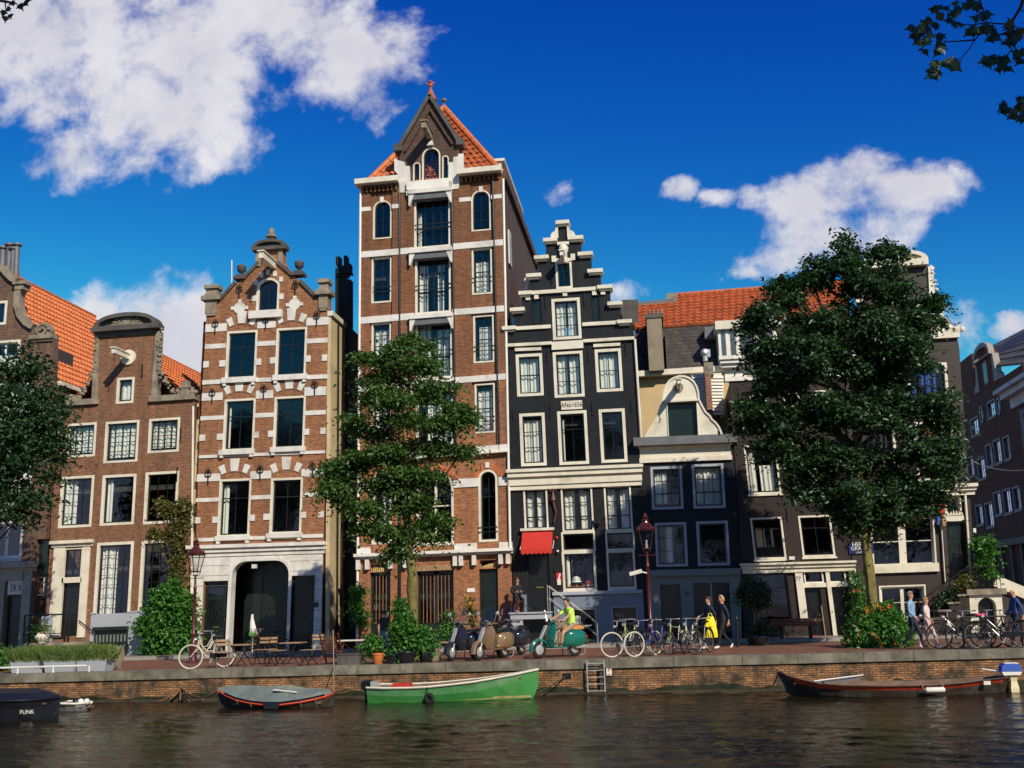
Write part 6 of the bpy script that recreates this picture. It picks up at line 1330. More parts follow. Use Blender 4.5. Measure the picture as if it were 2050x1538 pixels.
# ------------------------------------------------------------------ bicycles
M['bike_blue'] = plain('blue_bike_paint', (.03,.05,.35), .3, .1, 3); M['bike_green'] = plain('pale_green_bike_paint', (.35,.42,.2), .35, .1, 3); M['bike_cream'] = plain('cream_bike_paint', (.6,.55,.42), .35, .1, 3)
M['pink'] = plain('pink_plastic', (.85,.08,.16), .4, .08, 3); M['leather'] = plain('brown_leather', (.20,.09,.04), .5, .15, 4)
M['rim_grey'] = plain('dull_rim_metal', (.22,.22,.23), .45, .1, 3, metal=.5)
def bicycle(px, py, ang, label, frame='black', tyre='tyre', rad=.34, basket=False, saddle='black', low=True, lean=0, turn=0, front=True, group='bicycles parked on the quay', drop=0):
    # front wheel touches the ground at pixel (px, py); ang = heading in degrees (0 = +X, 180 = towards -X, 270 = to the camera)
    w0 = G(px, py); hd = Vector((math.cos(R(ang)), math.sin(R(ang)), 0)); side = Vector((-hd.y, hd.x, 0)); z = Vector((0,0,1))
    wb = 1.12; o = w0-hd*wb if front else w0; B = Vector((o.x,o.y,gz(o.x)))
    r = root('bicycle', B, label, 'bicycle', group)
    def T(x, y, h): return B+hd*x+side*(y+h*lean)+z*h
    th = R(turn)
    fh = hd*math.cos(th)+side*math.sin(th); fa = (-hd*math.sin(th)+side*math.cos(th))
    def wheel(c, ax, nm):
        mb = MB(); mb.torus(c, ax, rad-.02, .02, 28, 6); ty = mb.build(nm, M[tyre], r, smooth=True)
        mb = MB(); mb.torus(c, ax, rad-.043, .007, 28, 5); mb.build('rim', M['rim_grey'], ty, smooth=True)
        mb = MB(); u = ax.cross(z).normalized(); v = z
        for i in range(16):
            a = i*math.pi/8; mb.tube([c+ax*(.02 if i%2 else -.02), c+(u*math.cos(a)+v*math.sin(a))*(rad-.045)], .0025, 3)
        mb.tube([c-ax*.05,c+ax*.05],.02,7); mb.build('spokes', M['rim_grey'], ty)
    rc = T(0,0,rad); fc = T(wb,0,rad); axr = side
    wheel(rc, side, 'wheel'); wheel(fc, fa, 'wheel')
    bb = T(.44,0,.3); seat = T(.26,0,.82); hb = T(.86,0,.86); hl = T(.9,0,.68)
    mb = MB(); mb.tube([seat,bb],.016,7); mb.tube([hb,hl],.02,7)
    mb.tube([hl,T(.62,0,.36),bb] if low else [hl,bb],.017,7); mb.tube([T(.87,0,.78),T(.6,0,.5),T(.36,0,.5)] if low else [T(.87,0,.8),T(.28,0,.76)],.015,7)
    for s in (-.05,.05): mb.tube([T(.44,s,.3),T(0,s,rad)],.011,5); mb.tube([T(.28,s*.3,.76),T(0,s,rad)],.010,5)
    fr = mb.build('frame', M[frame], r, smooth=True)
    mb = MB(); mb.tube([hl-z*.0, T(.95,0,.5)],.018,6)
    for s in (-.055,.055): mb.tube([T(.92,0,.62)+fa*s,T(.99,0,.5)+fa*s,fc+fa*s],.011,5)
    mb.build('fork', M[frame], r, smooth=True)
    mb = MB(); hs = T(.84,0,1.02); mb.tube([hb,hs],.014,6); mb.tube([hs-fa*.29-fh*.14, hs-fa*.25-fh*.02,hs-fa*.12+fh*.07,hs+fh*.08,hs+fa*.12+fh*.07,hs+fa*.25-fh*.02,hs+fa*.29-fh*.14],.012,6)
    hbar = mb.build('handlebar', M['chrome'], r, smooth=True)
    mb = MB()
    for s in (-1,1): mb.tube([hs+fa*.285*s-fh*.12,hs+fa*.3*s-fh*.22],.018,6)
    mb.build('grip', M['black'], hbar)
    mb = MB(); mb.loft([[T(.26-x, y*wd, .90+hh) for y,hh in ((-1,0),(-.7,.035),(0,.045),(.7,.035),(1,0),(0,-.03))] for x,wd in ((-.13,.025),(-.05,.04),(.05,.07),(.12,.095),(.15,.07))]); mb.tube([T(.27,0,.78),T(.25,0,.9)],.014,6); mb.build('saddle', M[saddle], r, smooth=True)
    mb = MB()
    for c,ax,d_,a0,a1 in ((rc,side,hd,30,200),(fc,fa,fh,55,170)):
        pts = [c+(d_*math.cos(R(a))+z*math.sin(R(a)))*(rad+.025) for a in range(a0,a1+1,10)]
        for i in range(len(pts)-1): mb.add([pts[i]-ax*.028,pts[i]+ax*.028,pts[i+1]+ax*.028,pts[i+1]-ax*.028],[(0,1,2,3)])
    mb.each('mudguard', M[frame if frame != 'bike_green' else 'black'], r)
    mb = MB(); mb.torus(bb+side*.05, side, .085, .008, 16, 4); mb.bar(bb+side*.07, bb+side*.08+hd*.1-z*.13,.02); mb.bar(bb-side*.07, bb-side*.08-hd*.1+z*.13,.02); mb.cbox(bb+side*.12+hd*.1-z*.13,(.08,.08,.02),rz=R(ang)); mb.cbox(bb-side*.12-hd*.1+z*.13,(.08,.08,.02),rz=R(ang)); mb.build('crank', M['chrome'], r)
    mb = MB(); mb.loft([[T(x,.06+dy,h_) for h_ in (rad-.07*f,rad+.07*f)]+[T(x,.075+dy,rad+.07*f),T(x,.075+dy,rad-.07*f)] for x,f,dy in ((-.04,.8,0),(.2,.85,0),(.44,1.2,0),(.53,.8,0))]); mb.build('chain_case', M['black'], r)
    mb = MB(); mb.cbox(T(.0,0,.74),(.36,.13,.02),rz=R(ang)); 
    for s in (-.06,.06): mb.tube([T(.02,s,.74),T(0,s,rad)],.007,4)
    mb.build('luggage_carrier', M['iron'], r)
    mb = MB(); c = T(.97,0,.86); mb.lathe(c, [(.02,-.05),(.045,0),(.05,.03)],10,axis=tuple(fh)); mb.build('headlight', M['chrome'], r)
    if basket:
        mb = MB(); c = T(1.05,0,.78)
        for h_ in (0,.08,.16,.24): k = 1+h_*.6; mb.tube([c+z*h_+fa*.15*k+fh*.12*k,c+z*h_-fa*.15*k+fh*.12*k,c+z*h_-fa*.15*k-fh*.12*k,c+z*h_+fa*.15*k-fh*.12*k],.008,4,closed=True)
        for i in range(12):
            a = i*math.pi/6; q = fa*.15*max(-1,min(1,1.35*math.cos(a)))+fh*.12*max(-1,min(1,1.35*math.sin(a))); mb.tube([c+q,c+q*1.15+z*.24],.006,4)
        mb.cbox(c,(.26,.28,.02),rz=R(ang)); mb.build('basket', M['leather'], r)
    return r
B_ = bicycle
B_(1226,1317,232,'bicycle with cream tyres nearest the quay ladder, first of the row by the lantern','black','tyre_cream',.36,turn=-28)
B_(1271,1316,238,'bicycle with cream tyres and high chrome bars right beside the lantern post base','black','tyre_cream',.36,turn=-22)
B_(1299,1314,240,'blue framed bicycle leaning against the lantern post','bike_blue','tyre',.33,turn=-20)
B_(1338,1311,244,'pale green bicycle, first in the cluster past the lantern post','bike_green','tyre',.33, low=False,turn=-25)
B_(1371,1310,250,'cream framed bicycle in the middle of the cluster past the lantern post','bike_cream','tyre',.33)
B_(1392,1311,246,'black bicycle with wide grey tyre closest to the yellow bag','black','tyre',.36, low=False,turn=-22)
B_(1246,1307,242,'pale framed bicycle half hidden behind the cream-tyred pair','bike_green','tyre',.33)
B_(381,1341,232,'bicycle with a cream tyre wheel leaning on the lantern post by the bush','bike_cream','tyre_cream',.36, turn=-34)
B_(432,1322,75,'thin pale bicycle seen nearly end-on by the left door of the arched ground floor','bike_cream','tyre',.33)
B_(1838,1291,165,'black bicycle nearest the flower bed, tangled in the right row','black','tyre',.35, low=False)
B_(1883,1300,168,'black bicycle with large front wheel before the strolling couple','black','tyre',.36)
B_(1916,1300,195,'black bicycle with small front wheel left of the cream arch','black','tyre',.31)
B_(1962,1302,172,'black bicycle lying broadside in front of the cream cellar arch','black','tyre',.37)
B_(2027,1297,20,'black bicycle with pink saddle cover by the cream stoop','black','tyre',.35, saddle='pink')
B_(555,1306,140,'dark bicycle parked inside the arched passage','black','tyre',.33)
B_(505,1318,200,'bicycle with wicker basket parked between the folding chairs','black','tyre',.33, basket=True)

# ------------------------------------------------------------------ scooters
M['sc_dark'] = plain('dark_scooter_paint', (.02,.02,.03), .18, .05, 2, coat=.8); M['sc_tan'] = plain('tan_scooter_paint', (.30,.19,.10), .22, .05, 2, coat=.8, metal=.3); M['sc_green'] = plain('deep_green_scooter_paint', (.01,.15,.11), .2, .05, 2, coat=.8); M['seat_brown'] = plain('tan_leather_seat', (.5,.22,.07), .5, .1, 3); M['lens'] = glass('lamp_lens', (.95,.95,.95), 2)
def scooter(front, rear, label, paint, seat='black', screen=True, big_mirrors=True, topcase=False):
    f = G(*front); r0 = G(*rear); hd = (f-r0); hd.z = 0; hd.normalize(); mid = (f+r0)/2; wb = 1.28; B = mid-hd*wb/2; B.z = gz(B.x)
    side = Vector((-hd.y,hd.x,0)); z = Vector((0,0,1)); r = root('scooter', B, label, 'scooter', 'parked motor scooters')
    def T(x,y,h): return B+hd*x+side*y+z*h
    for x in (0,wb):
        mb = MB(); mb.torus(T(x,0,.25), side, .19, .062, 22, 8); ty = mb.build('wheel', M['tyre'], r, smooth=True); mb = MB(); mb.lathe(T(x,-.045,.25),[(.03,-.01),(.14,0),(.14,.09),(.03,.1)],14,axis=tuple(side)); mb.build('rim', M['chrome'], ty)
    def sec(x, w, h0, h1, e=.55): return [T(x, w*math.copysign(abs(math.cos(a))**e,math.cos(a)), (h0+h1)/2+(h1-h0)/2*math.copysign(abs(math.sin(a))**e,math.sin(a))) for a in [i*math.pi/8 for i in range(16)]]
    mb = MB(); mb.loft([sec(-.42,.05,.5,.62),sec(-.36,.15,.4,.72),sec(-.2,.22,.3,.78),sec(.02,.25,.27,.8),sec(.22,.22,.3,.78),sec(.36,.14,.32,.74),sec(.42,.08,.34,.66)]); mb.build('rear_body', M[paint], r, smooth=True)
    mb = MB(); mb.loft([[T(x,y,h) for x,y,h in ((a,-.17,.28),(a,.17,.28),(a,.19,.33),(a,-.19,.33))] for a in (.3,.55,.8,.92)]); mb.build('floorboard', M[paint], r)
    prof = [(.9,.32,.22),(.93,.5,.29),(.9,.66,.31),(.84,.82,.28),(.78,.94,.17),(.76,1.0,.1)]
    mb = MB(); mb.loft([[T(x+.06*(1-(i/6-1)**2)+.0,w*(i/6-1),h) for i in range(13)]+[T(x-.03+.05*(1-(i/6-1)**2),w*(i/6-1),h) for i in range(12,-1,-1)] for x,h,w in prof]); mb.build('leg_shield', M[paint], r, smooth=True)
    mb = MB(); pts = [(a,.29) for a in (-10,20,50,80,110,140,170)]
    mb.loft([[T(wb+math.cos(R(a))*rr*1.0, y, .25+math.sin(R(a))*rr*1.0) for y,rr in ((-.09,.27),(-.06,.32),(0,.335),(.06,.32),(.09,.27),(0,.30))] for a,_ in pts]); mb.build('front_mudguard', M[paint], r, smooth=True)
    mb = MB(); mb.loft([[T(wb-.02-.26*t+x*.03, y, .5+.45*t) for x,y in ((1,-.05),(1,.05),(-1,.05),(-1,-.05))] for t in (0,.5,1)]); mb.tube([T(wb,.05,.25),T(wb-.08,.06,.5)],.025,6); mb.build('fork', M['chrome'], r)
    st = T(.8,0,1.05)
    mb = MB(); mb.loft([[st+hd*(x+dx)+side*w*y+z*hh for y,hh in ((-1,-.03),(-1,.03),(0,.07),(1,.03),(1,-.03),(0,-.06))] for x,dx,w in ((-.08,0,.1),(0,0,.16),(.09,0,.1))]); mb.tube([st+side*.34-hd*.1,st+side*.15,st-side*.15,st-side*.34-hd*.1],.02,7); hb = mb.build('handlebar', M[paint], r, smooth=True)
    for s in (-1,1): MB().tube([st+side*.28*s-hd*.08,st+side*.38*s-hd*.12],.027,7).build('grip', M['black'], hb)
    MB().lathe(st+hd*.06+z*.01, [(.085,-.05),(.09,0),(.09,.03)],14,axis=tuple(hd)).build('headlight', M['chrome'], r); MB().lathe(st+hd*.10+z*.01, [(.075,-.01),(.07,.01),(.03,.02)],14,axis=tuple(hd)).build('headlight_lens', M['lens'], r)
    for s in (-1,1):
        m1 = MB(); m1.tube([st+side*.22*s,st+side*.3*s+z*.2,st+side*.34*s+z*.27],.008,5); m1.lathe(st+side*.36*s+z*.3,[(.05,-.01),(.055,0),(.045,.02)],10,axis=tuple(hd)); m1.build('mirror', M['chrome'], r)
    if screen:
        vs_ = [st+hd*(.1-.16*t-.06*abs(y)**2)+side*y*.26*(1-.25*t)+z*(.05+.42*t) for t in (0,.5,1) for y in (-1,-.5,0,.5,1)]
        MB().add(vs_, [(j*5+i,j*5+i+1,(j+1)*5+i+1,(j+1)*5+i) for j in range(2) for i in range(4)]).build('windscreen', M['lens'], r, smooth=True, fix=False)
    mb = MB(); mb.loft([[T(x,w*y,.80+hh*q) for y,q in ((-1,0),(-.9,1),(0,1.25),(.9,1),(1,0))] for x,w,hh in ((-.34,.09,.05),(-.26,.14,.1),(0,.17,.11),(.2,.15,.07),(.36,.11,.08),(.42,.06,.04))]); mb.build('seat', M[seat], r, smooth=True)
    mb = MB(); mb.tube([T(-.3,.1,.3),T(-.3,.15,.1),T(-.1,.16,.03)],.012,5); mb.lathe(T(-.35,.12,.28),[(.045,0),(.05,.1),(.05,.35),(.03,.38)],8,axis=tuple(hd)); mb.build('exhaust', M['chrome'], r)
    mb = MB(); mb.tube([T(.35,.12,.25),T(.28,.2,.02)],.014,5); mb.tube([T(.35,-.12,.25),T(.28,-.2,.02)],.014,5); mb.build('stand', M['iron'], r)
    MB().cbox(T(-.43,0,.58),(.05,.14,.07),rz=math.atan2(hd.y,hd.x)).build('tail_light', M['redflower'], r)
    if topcase: MB().tube([T(-.35,-.1,.86),T(-.6,-.1,.9),T(-.6,.1,.9),T(-.35,.1,.86)],.012,5).build('rack', M['chrome'], r)
    return r, T
scooter((903,1324),(951,1319),'black motor scooter with a clear windscreen, beside the bench','sc_dark')
scooter((958,1323),(1010,1318),'tan and chrome motor scooter with a windscreen, between the black scooter and the stoop','sc_tan', topcase=True)
scooter((1000,1316),(1046,1311),'black motor scooter half hidden behind the tan one','sc_dark')
scr, ST = scooter((1091,1318),(1139,1315),'glossy green motor scooter ridden by a person in a neon shirt','sc_green', seat='seat_brown', screen=False, topcase=True)

# ------------------------------------------------------------------ people
for nm,c,v in (('skin',(.52,.27,.17),.06),('denim',(.16,.25,.42),.15),('darkshirt',(.035,.035,.032),.1),('neon',(.62,.95,.12),.05),('navy',(.015,.02,.045),.1),('blacktrousers',(.012,.012,.015),.1),('denimshirt',(.22,.36,.5),.1),('pinkwhite',(.75,.60,.58),.06),('skirt',(.75,.5,.47),.08),('shoewhite',(.8,.76,.72),.05),('shoedark',(.03,.025,.02),.1),('bluejacket',(.03,.06,.22),.08),('hairblond',(.42,.27,.11),.15),('hairbrown',(.07,.035,.02),.15),('hairred',(.16,.05,.03),.15),('hairgrey',(.3,.27,.22),.15),('khaki',(.3,.24,.15),.1)):
    M[nm] = plain(nm, c, .75 if 'hair' not in nm else .6, v, 6)
def person(loc, yaw, label, H=1.75, shirt='darkshirt', legs='denim', shoes='shoedark', hair='hairbrown', sleeves='short', pose='stand', bald=False, shorts=False, joints=None, long_hair=False):
    k = H/1.75; loc = Vector(loc)
    J = {'pel':(0,0,.95),'sp':(0,0,1.14),'ch':(0,0,1.34),'nk':(0,0,1.47),'hb':(0,-.01,1.55),'hm':(0,-.02,1.63),'ht':(0,-.01,1.70),'nose':(0,-.105,1.615)}
    for s,n in ((1,'l'),(-1,'r')):
        J.update({'sh'+n:(.17*s,0,1.40),'el'+n:(.23*s,.03,1.13),'wr'+n:(.24*s,-.04,.90),'hd'+n:(.24*s,-.06,.82),'hp'+n:(.09*s,0,.90),'kn'+n:(.10*s,-.02,.50),'an'+n:(.10*s,.02,.09),'to'+n:(.11*s,-.15,.04)})
    if pose == 'walk': J.update(knl=(.09,-.16,.52),anl=(.09,-.24,.10),tol=(.09,-.40,.07),knr=(-.09,.02,.50),anr=(-.09,.32,.16),tor=(-.09,.24,.04),ell=(.23,.10,1.13),wrl=(.24,.10,.92),hdl=(.24,.08,.84),elr=(-.23,-.03,1.13),wrr=(-.23,-.18,.98),hdr=(-.23,-.24,.92))
    if joints: J.update(joints)
    rad = {'pel':(.15,.11),'sp':(.135,.10),'ch':(.165,.11),'nk':(.055,.055),'hb':(.06,.07),'hm':(.078,.096),'ht':(.06,.075),'nose':(.014,.014),'sh':(.06,.055),'el':(.042,.042),'wr':(.027,.027),'hd':(.034,.018),'hp':(.09,.09),'kn':(.06,.06),'an':(.042,.045),'to':(.035,.03)}
    zone = {'pel':legs,'sp':shirt,'ch':shirt,'nk':'skin','hb':'skin','hm':'skin','ht':'skin','nose':'skin','sh':shirt,'el':shirt if sleeves == 'long' else 'skin','wr':'skin','hd':'skin','hp':legs,'kn':legs,'an':'skin' if shorts else legs,'to':shoes}
    names = list(J); E_ = [('pel','sp'),('sp','ch'),('ch','nk'),('nk','hb'),('hb','hm'),('hm','ht'),('hm','nose')]
    for n in 'lr': E_ += [('ch','sh'+n),('sh'+n,'el'+n),('el'+n,'wr'+n),('wr'+n,'hd'+n),('pel','hp'+n),('hp'+n,'kn'+n),('kn'+n,'an'+n),('an'+n,'to'+n)]
    pts = {n:Vector(J[n])*k for n in names}; RAD = {n:rad[n if n in rad else n[:-1]] for n in names}; Z = {n:zone[n if n in zone else n[:-1]] for n in names}
    for n,s in (('l',1),('r',-1)):      # five fingers on each hand, gently curled, lengths unequal
        hand = pts['hd'+n]; d = (hand-pts['wr'+n]).normalized(); ac = d.cross(Vector((1,0,0))); ac = ac.normalized() if ac.length > .2 else d.orthogonal().normalized(); pn = d.cross(ac).normalized()
        for i,(off,ln) in enumerate(((-.027,.062),(-.009,.075),(.009,.078),(.027,.07),(-.045,.05))):
            b0 = hand+ac*off+d*.02 if i < 4 else hand+ac*(-.034)-d*.02
            b1 = b0+(d*.55*ln+pn*.1*ln if i < 4 else (d*.5-ac*.6)*ln); b2 = b0+(d*ln*.95+pn*.35*ln if i < 4 else (d*1.0-ac*.8)*ln)
            for q,(p_,r_) in enumerate(((b0,.0095),(b1,.0085),(b2,.007))): nn = 'f%s%d%d' % (n,i,q); names.append(nn); pts[nn] = p_; RAD[nn] = (r_,r_); Z[nn] = 'skin'; E_.append(('hd'+n if q == 0 else 'f%s%d%d' % (n,i,q-1), nn))
    idx = {n:i for i,n in enumerate(names)}
    me = bpy.data.meshes.new('body'); me.from_pydata([pts[n] for n in names], [(idx[a],idx[b]) for a,b in E_], [])
    o = bpy.data.objects.new('body', me); COL.objects.link(o); md = o.modifiers.new('skin','SKIN'); md.use_smooth_shade = True
    for i,n in enumerate(names): sv = me.skin_vertices[0].data[i]; sv.radius = (RAD[n][0]*k, RAD[n][1]*k); sv.use_root = (n == 'pel')
    sb = o.modifiers.new('sub','SUBSURF'); sb.levels = 2; sb.render_levels = 2
    dg = bpy.context.evaluated_depsgraph_get(); dg.update(); m2 = bpy.data.meshes.new_from_object(o.evaluated_get(dg)); bpy.data.objects.remove(o)
    ml = []; m2.materials.clear()
    for q in set(Z.values()): ml.append(q); m2.materials.append(M[q])
    segs = [(pts[a],pts[b],Z[a],Z[b],a,b) for a,b in E_]
    for f in m2.polygons:
        c = f.center; best = 9
        for a,b,za,zb,na,nb in segs:
            ab = b-a; t = max(0,min(1,(c-a).dot(ab)/max(1e-9,ab.length_squared))); dd = (c-(a+ab*t)).length-RAD[na][0]*k*(1-t)*.8-RAD[nb][0]*k*t*.8
            if dd < best:
                best = dd; zz = (za if t < .5 else zb)
                if na.startswith('sh') and nb.startswith('el'): zz = shirt if (sleeves == 'long' or t < .62) else 'skin'
                if na.startswith('el') and nb.startswith('wr'): zz = shirt if (sleeves == 'long' and t < .85) else 'skin'
                if na.startswith('hp'): zz = legs if (not shorts or t < .8) else 'skin'
                if na.startswith('kn'): zz = ('skin' if shorts else legs) if t < .93 else shoes
                if na.startswith('an'): zz = shoes
                if na == 'ch' and nb == 'nk': zz = shirt if t < .62 else 'skin'
                if na == 'pel' and nb == 'sp': zz = legs if t < .25 else shirt
        f.material_index = ml.index(zz); f.use_smooth = True
    r = root('person', loc, label, 'person'); r.rotation_euler = (0,0,yaw)
    m2.name = 'body'; o = bpy.data.objects.new('body', m2); COL.objects.link(o); o.parent = r
    def child(mb, nm, mat, smooth=True):
        c = bpy.data.meshes.new(nm); c.from_pydata(mb.v,[],mb.f); c.materials.append(M[mat]); c.polygons.foreach_set('use_smooth',[smooth]*len(c.polygons)); q = bpy.data.objects.new(nm,c); COL.objects.link(q); q.parent = r
    hm = pts['hm']; 
    if not bald:
        mb = MB(); n_ = 14; vs_ = []; fs_ = []
        for i in range(7):
            th_ = R(4+i*17.5)
            for j in range(n_):
                a = 2*math.pi*j/n_; rr_ = 1.0+rnd.uniform(-.03,.05); fy = math.sin(a)  # fy<0 is the face side
                cut = 1 if fy > -.35 or i < 4 else .0
                thh = th_ if cut else R(4+3.2*17.5); vs_.append((hm.x+.094*k*rr_*math.sin(thh)*math.cos(a), hm.y+.01+.108*k*rr_*math.sin(thh)*fy, hm.z+.02+.115*k*rr_*math.cos(thh)-(.05*k*i/6 if long_hair and fy > -.3 else 0)))
        for i in range(6):
            for j in range(n_): fs_.append((i*n_+j,(i+1)*n_+j,(i+1)*n_+(j+1)%n_,i*n_+(j+1)%n_))
        mb.add(vs_,fs_+[tuple(range(n_))]); child(mb,'hair',hair)
    mb = MB()
    for s in (-1,1): mb.ball((hm.x+.03*k*s,hm.y-.088*k,hm.z),.011*k,7,5)
    child(mb,'eyes','darkshirt'); mb = MB(); mb.ball((hm.x,hm.y-.085*k,hm.z-.055*k),.02*k,8,4,sc=(1,.4,.3)); child(mb,'mouth','skirt')
    mb = MB()
    for s in (-1,1): mb.ball((hm.x+.083*k*s,hm.y+.01,hm.z-.01),.022*k,7,5,sc=(.4,.8,1.2))
    child(mb,'ears','skin'); return r
def at(px, feet): return G(px, feet)
def heightat(px, feet, head): b = G(px, feet); return P(px, head, b.y).z-b.z
person(at(770,1319), R(170), 'person in dark t-shirt and blue jeans standing with their back turned by the potted plants', H=heightat(770,1319,1222), joints=dict(elr=(-.27,.02,1.14),wrr=(-.26,-.08,.93),hdr=(-.25,-.1,.86)))
# rider
sp_ = ST(.12,0,.9); hd_ = (ST(1,0,0)-ST(0,0,0)).normalized(); yw = math.atan2(hd_.y,hd_.x)+math.pi/2
base = Vector((ST(.1,0,0).x, ST(.1,0,0).y, gz(ST(.1,0,0).x)))
person(base, yw, 'person in a neon yellow shirt seated on the green scooter, hands on the bars', H=1.75, shirt='neon', legs='khaki', hair='hairbrown', shorts=True, shoes='shoedark',
    joints=dict(pel=(0,.02,.93),sp=(0,.01,1.12),ch=(0,-.05,1.32),nk=(0,-.09,1.45),hb=(0,-.11,1.53),hm=(0,-.13,1.61),ht=(0,-.12,1.68),nose=(0,-.22,1.6),shl=(.17,-.06,1.38),shr=(-.17,-.06,1.38),ell=(.30,-.30,1.19),elr=(-.30,-.30,1.19),wrl=(.33,-.52,1.07),wrr=(-.33,-.52,1.07),hdl=(.33,-.60,1.07),hdr=(-.33,-.60,1.07),hpl=(.1,-.02,.9),hpr=(-.1,-.02,.9),knl=(.2,-.44,.72),knr=(-.2,-.44,.72),anl=(.16,-.46,.40),anr=(-.16,-.46,.40),tol=(.15,-.60,.36),tor=(-.15,-.60,.36)))
# two walkers, one with a bright yellow bag
H_ = heightat(1440,1300,1192)
w1 = at(1424,1301); person(w1, R(-60)+0, 'dark-clothed person walking with a bright yellow bag', H=H_*.98, shirt='navy', legs='blacktrousers', shoes='shoewhite', hair='hairbrown', sleeves='long', pose='walk', joints=dict(elr=(-.24,-.08,1.16),wrr=(-.2,-.28,1.1),hdr=(-.18,-.34,1.06)))
person(at(1451,1301), R(-70), 'fair-haired person in navy walking beside the one with the yellow bag', H=H_, shirt='navy', legs='blacktrousers', shoes='shoewhite', hair='hairblond', sleeves='long', pose='walk', long_hair=True)
c = P(1423,1253,w1.y-.3); M['yellowbag'] = plain('yellow_bag', (.92,.72,.01), .6, .06, 4)
bg_ = root('shopping_bag', c-Vector((0,0,.3)), 'bright yellow bag held at the side of the walking person', 'bag')
mb = MB(); mb.loft([[c+Vector((x*w,y*.07*t_,h_)) for x,y in ((-1,-1),(0,-1.4),(1,-1),(1,1),(0,1.3),(-1,1))] for w,h_,t_ in ((.2,-.36,1.0),(.19,-.2,1.25),(.16,.0,1.1),(.13,.16,.7),(.1,.28,.3))]); mb.build('sack', M['yellowbag'], bg_, smooth=False)
MB().tube([c+Vector((-.07,0,.26)),c+Vector((-.04,.05,.38)),c+Vector((.04,.05,.38)),c+Vector((.07,0,.26))],.012,5).build('strap', M['yellowbag'], bg_)
# strolling couple by the right bicycles
person(at(1832,1300), R(-125)+R(180), 'grey-haired person in a denim shirt strolling behind the right bicycles', H=heightat(1832,1300,1184), shirt='denimshirt', legs='navy', hair='hairgrey', sleeves='long', pose='walk')
person(at(1862,1299), R(-120)+R(180), 'blond person in a pale pink top strolling behind the right bicycles', H=heightat(1862,1299,1196), shirt='pinkwhite', legs='skirt', shoes='shoewhite', hair='hairblond', pose='walk')
person(at(2041,1297), R(-80), 'bald person in a blue jacket at the frame edge by the sloping parapet', H=heightat(2041,1297,1177), shirt='bluejacket', legs='navy', bald=True, sleeves='long', pose='walk')
p = Vector(H4.xf(*H4.uv(1041,1226), .75)); stl = MB(); stl.box(p.x-.2,p.x+.2,p.y-.15,p.y+.2,p.z,p.z+.45); o = stl.build('stool', M['wood_red'], None); props(o,'low dark wooden stool on the grey stoop landing','stool')
person((p.x,p.y+.05,p.z), R(20), 'red-haired person in dark clothes sitting on the grey stoop landing', H=1.68, shirt='blacktrousers', legs='blacktrousers', hair='hairred', sleeves='long',
    joints=dict(pel=(0,0,.55),sp=(0,0,.74),ch=(0,-.03,.94),nk=(0,-.04,1.07),hb=(0,-.06,1.15),hm=(0,-.08,1.23),ht=(0,-.07,1.3),nose=(0,-.17,1.22),shl=(.17,-.03,1.0),shr=(-.17,-.03,1.0),ell=(.24,-.15,.76),elr=(-.24,-.15,.76),wrl=(.1,-.34,.78),wrr=(-.1,-.34,.78),hdl=(.08,-.4,.8),hdr=(-.06,-.4,.8),hpl=(.1,-.05,.52),hpr=(-.1,-.05,.52),knl=(.14,-.45,.52),knr=(-.14,-.45,.52),anl=(.13,-.42,.1),anr=(-.13,-.42,.1),tol=(.13,-.58,.05),tor=(-.13,-.58,.05)))

# ------------------------------------------------------------------ cafe furniture
def ftable(px0, px1, ytop, yfoot, label, top='wood'):
    b = G((px0+px1)/2, yfoot); zt = P((px0+px1)/2, ytop, b.y).z; W = abs(P(px1,ytop,b.y).x-P(px0,ytop,b.y).x)/2
    r = root('folding_table', b, label, 'table', 'folding tables on the terrace'); mb = MB()
    n = 6
    for i in range(n): mb.box(b.x-W,b.x+W,b.y-.32+i*.107,b.y-.32+i*.107+.1,zt-.03,zt)
    mb.build('table_top', M[top], r)
    for sy in (-.26,.26):
        for s in (-1,1): MB().bar((b.x-W*.8*s,b.y+sy,b.z),(b.x+W*.6*s,b.y+sy,zt-.03),.025).build('leg', M['iron'], r)
    return r
ftable(462,504,1290,1334,'folding table with slatted wooden top before the arch'); ftable(565,608,1286,1330,'folding table with slatted wooden top before the black door of the arched house'); ftable(681,735,1281,1328,'folding table with pale top between the red deck chair and the orange pot','cream')
def fchair(px, yfoot, label, rz=0, back=True, stool=False):
    b = G(px, yfoot); r = root('folding_chair', b, label, 'chair', 'folding chairs on the terrace'); c, s = math.cos(rz), math.sin(rz)
    def T(x,y,h): return Vector((b.x+c*x-s*y,b.y+s*x+c*y,b.z+h))
    mb = MB()
    for i in range(5): a = -.18+i*.085; mb.bar(T(-.2,a,.46),T(.2,a,.46),.07,.018)
    mb.build('seat', M['wood'], r)
    for sx in (-.18,.18):
        MB().bar(T(sx,-.2,0),T(sx,.2,.85 if back else .46),.022).build('leg', M['iron'], r); MB().bar(T(sx,.22,0),T(sx,-.18,.47),.022).build('leg', M['iron'], r)
    if back:
        mb = MB()
        for h_ in (.68,.79): mb.bar(T(-.2,.14+(h_-.68)*.35,h_),T(.2,.14+(h_-.68)*.35,h_),.02,.07)
        mb.build('backrest', M['wood'], r)
    return r
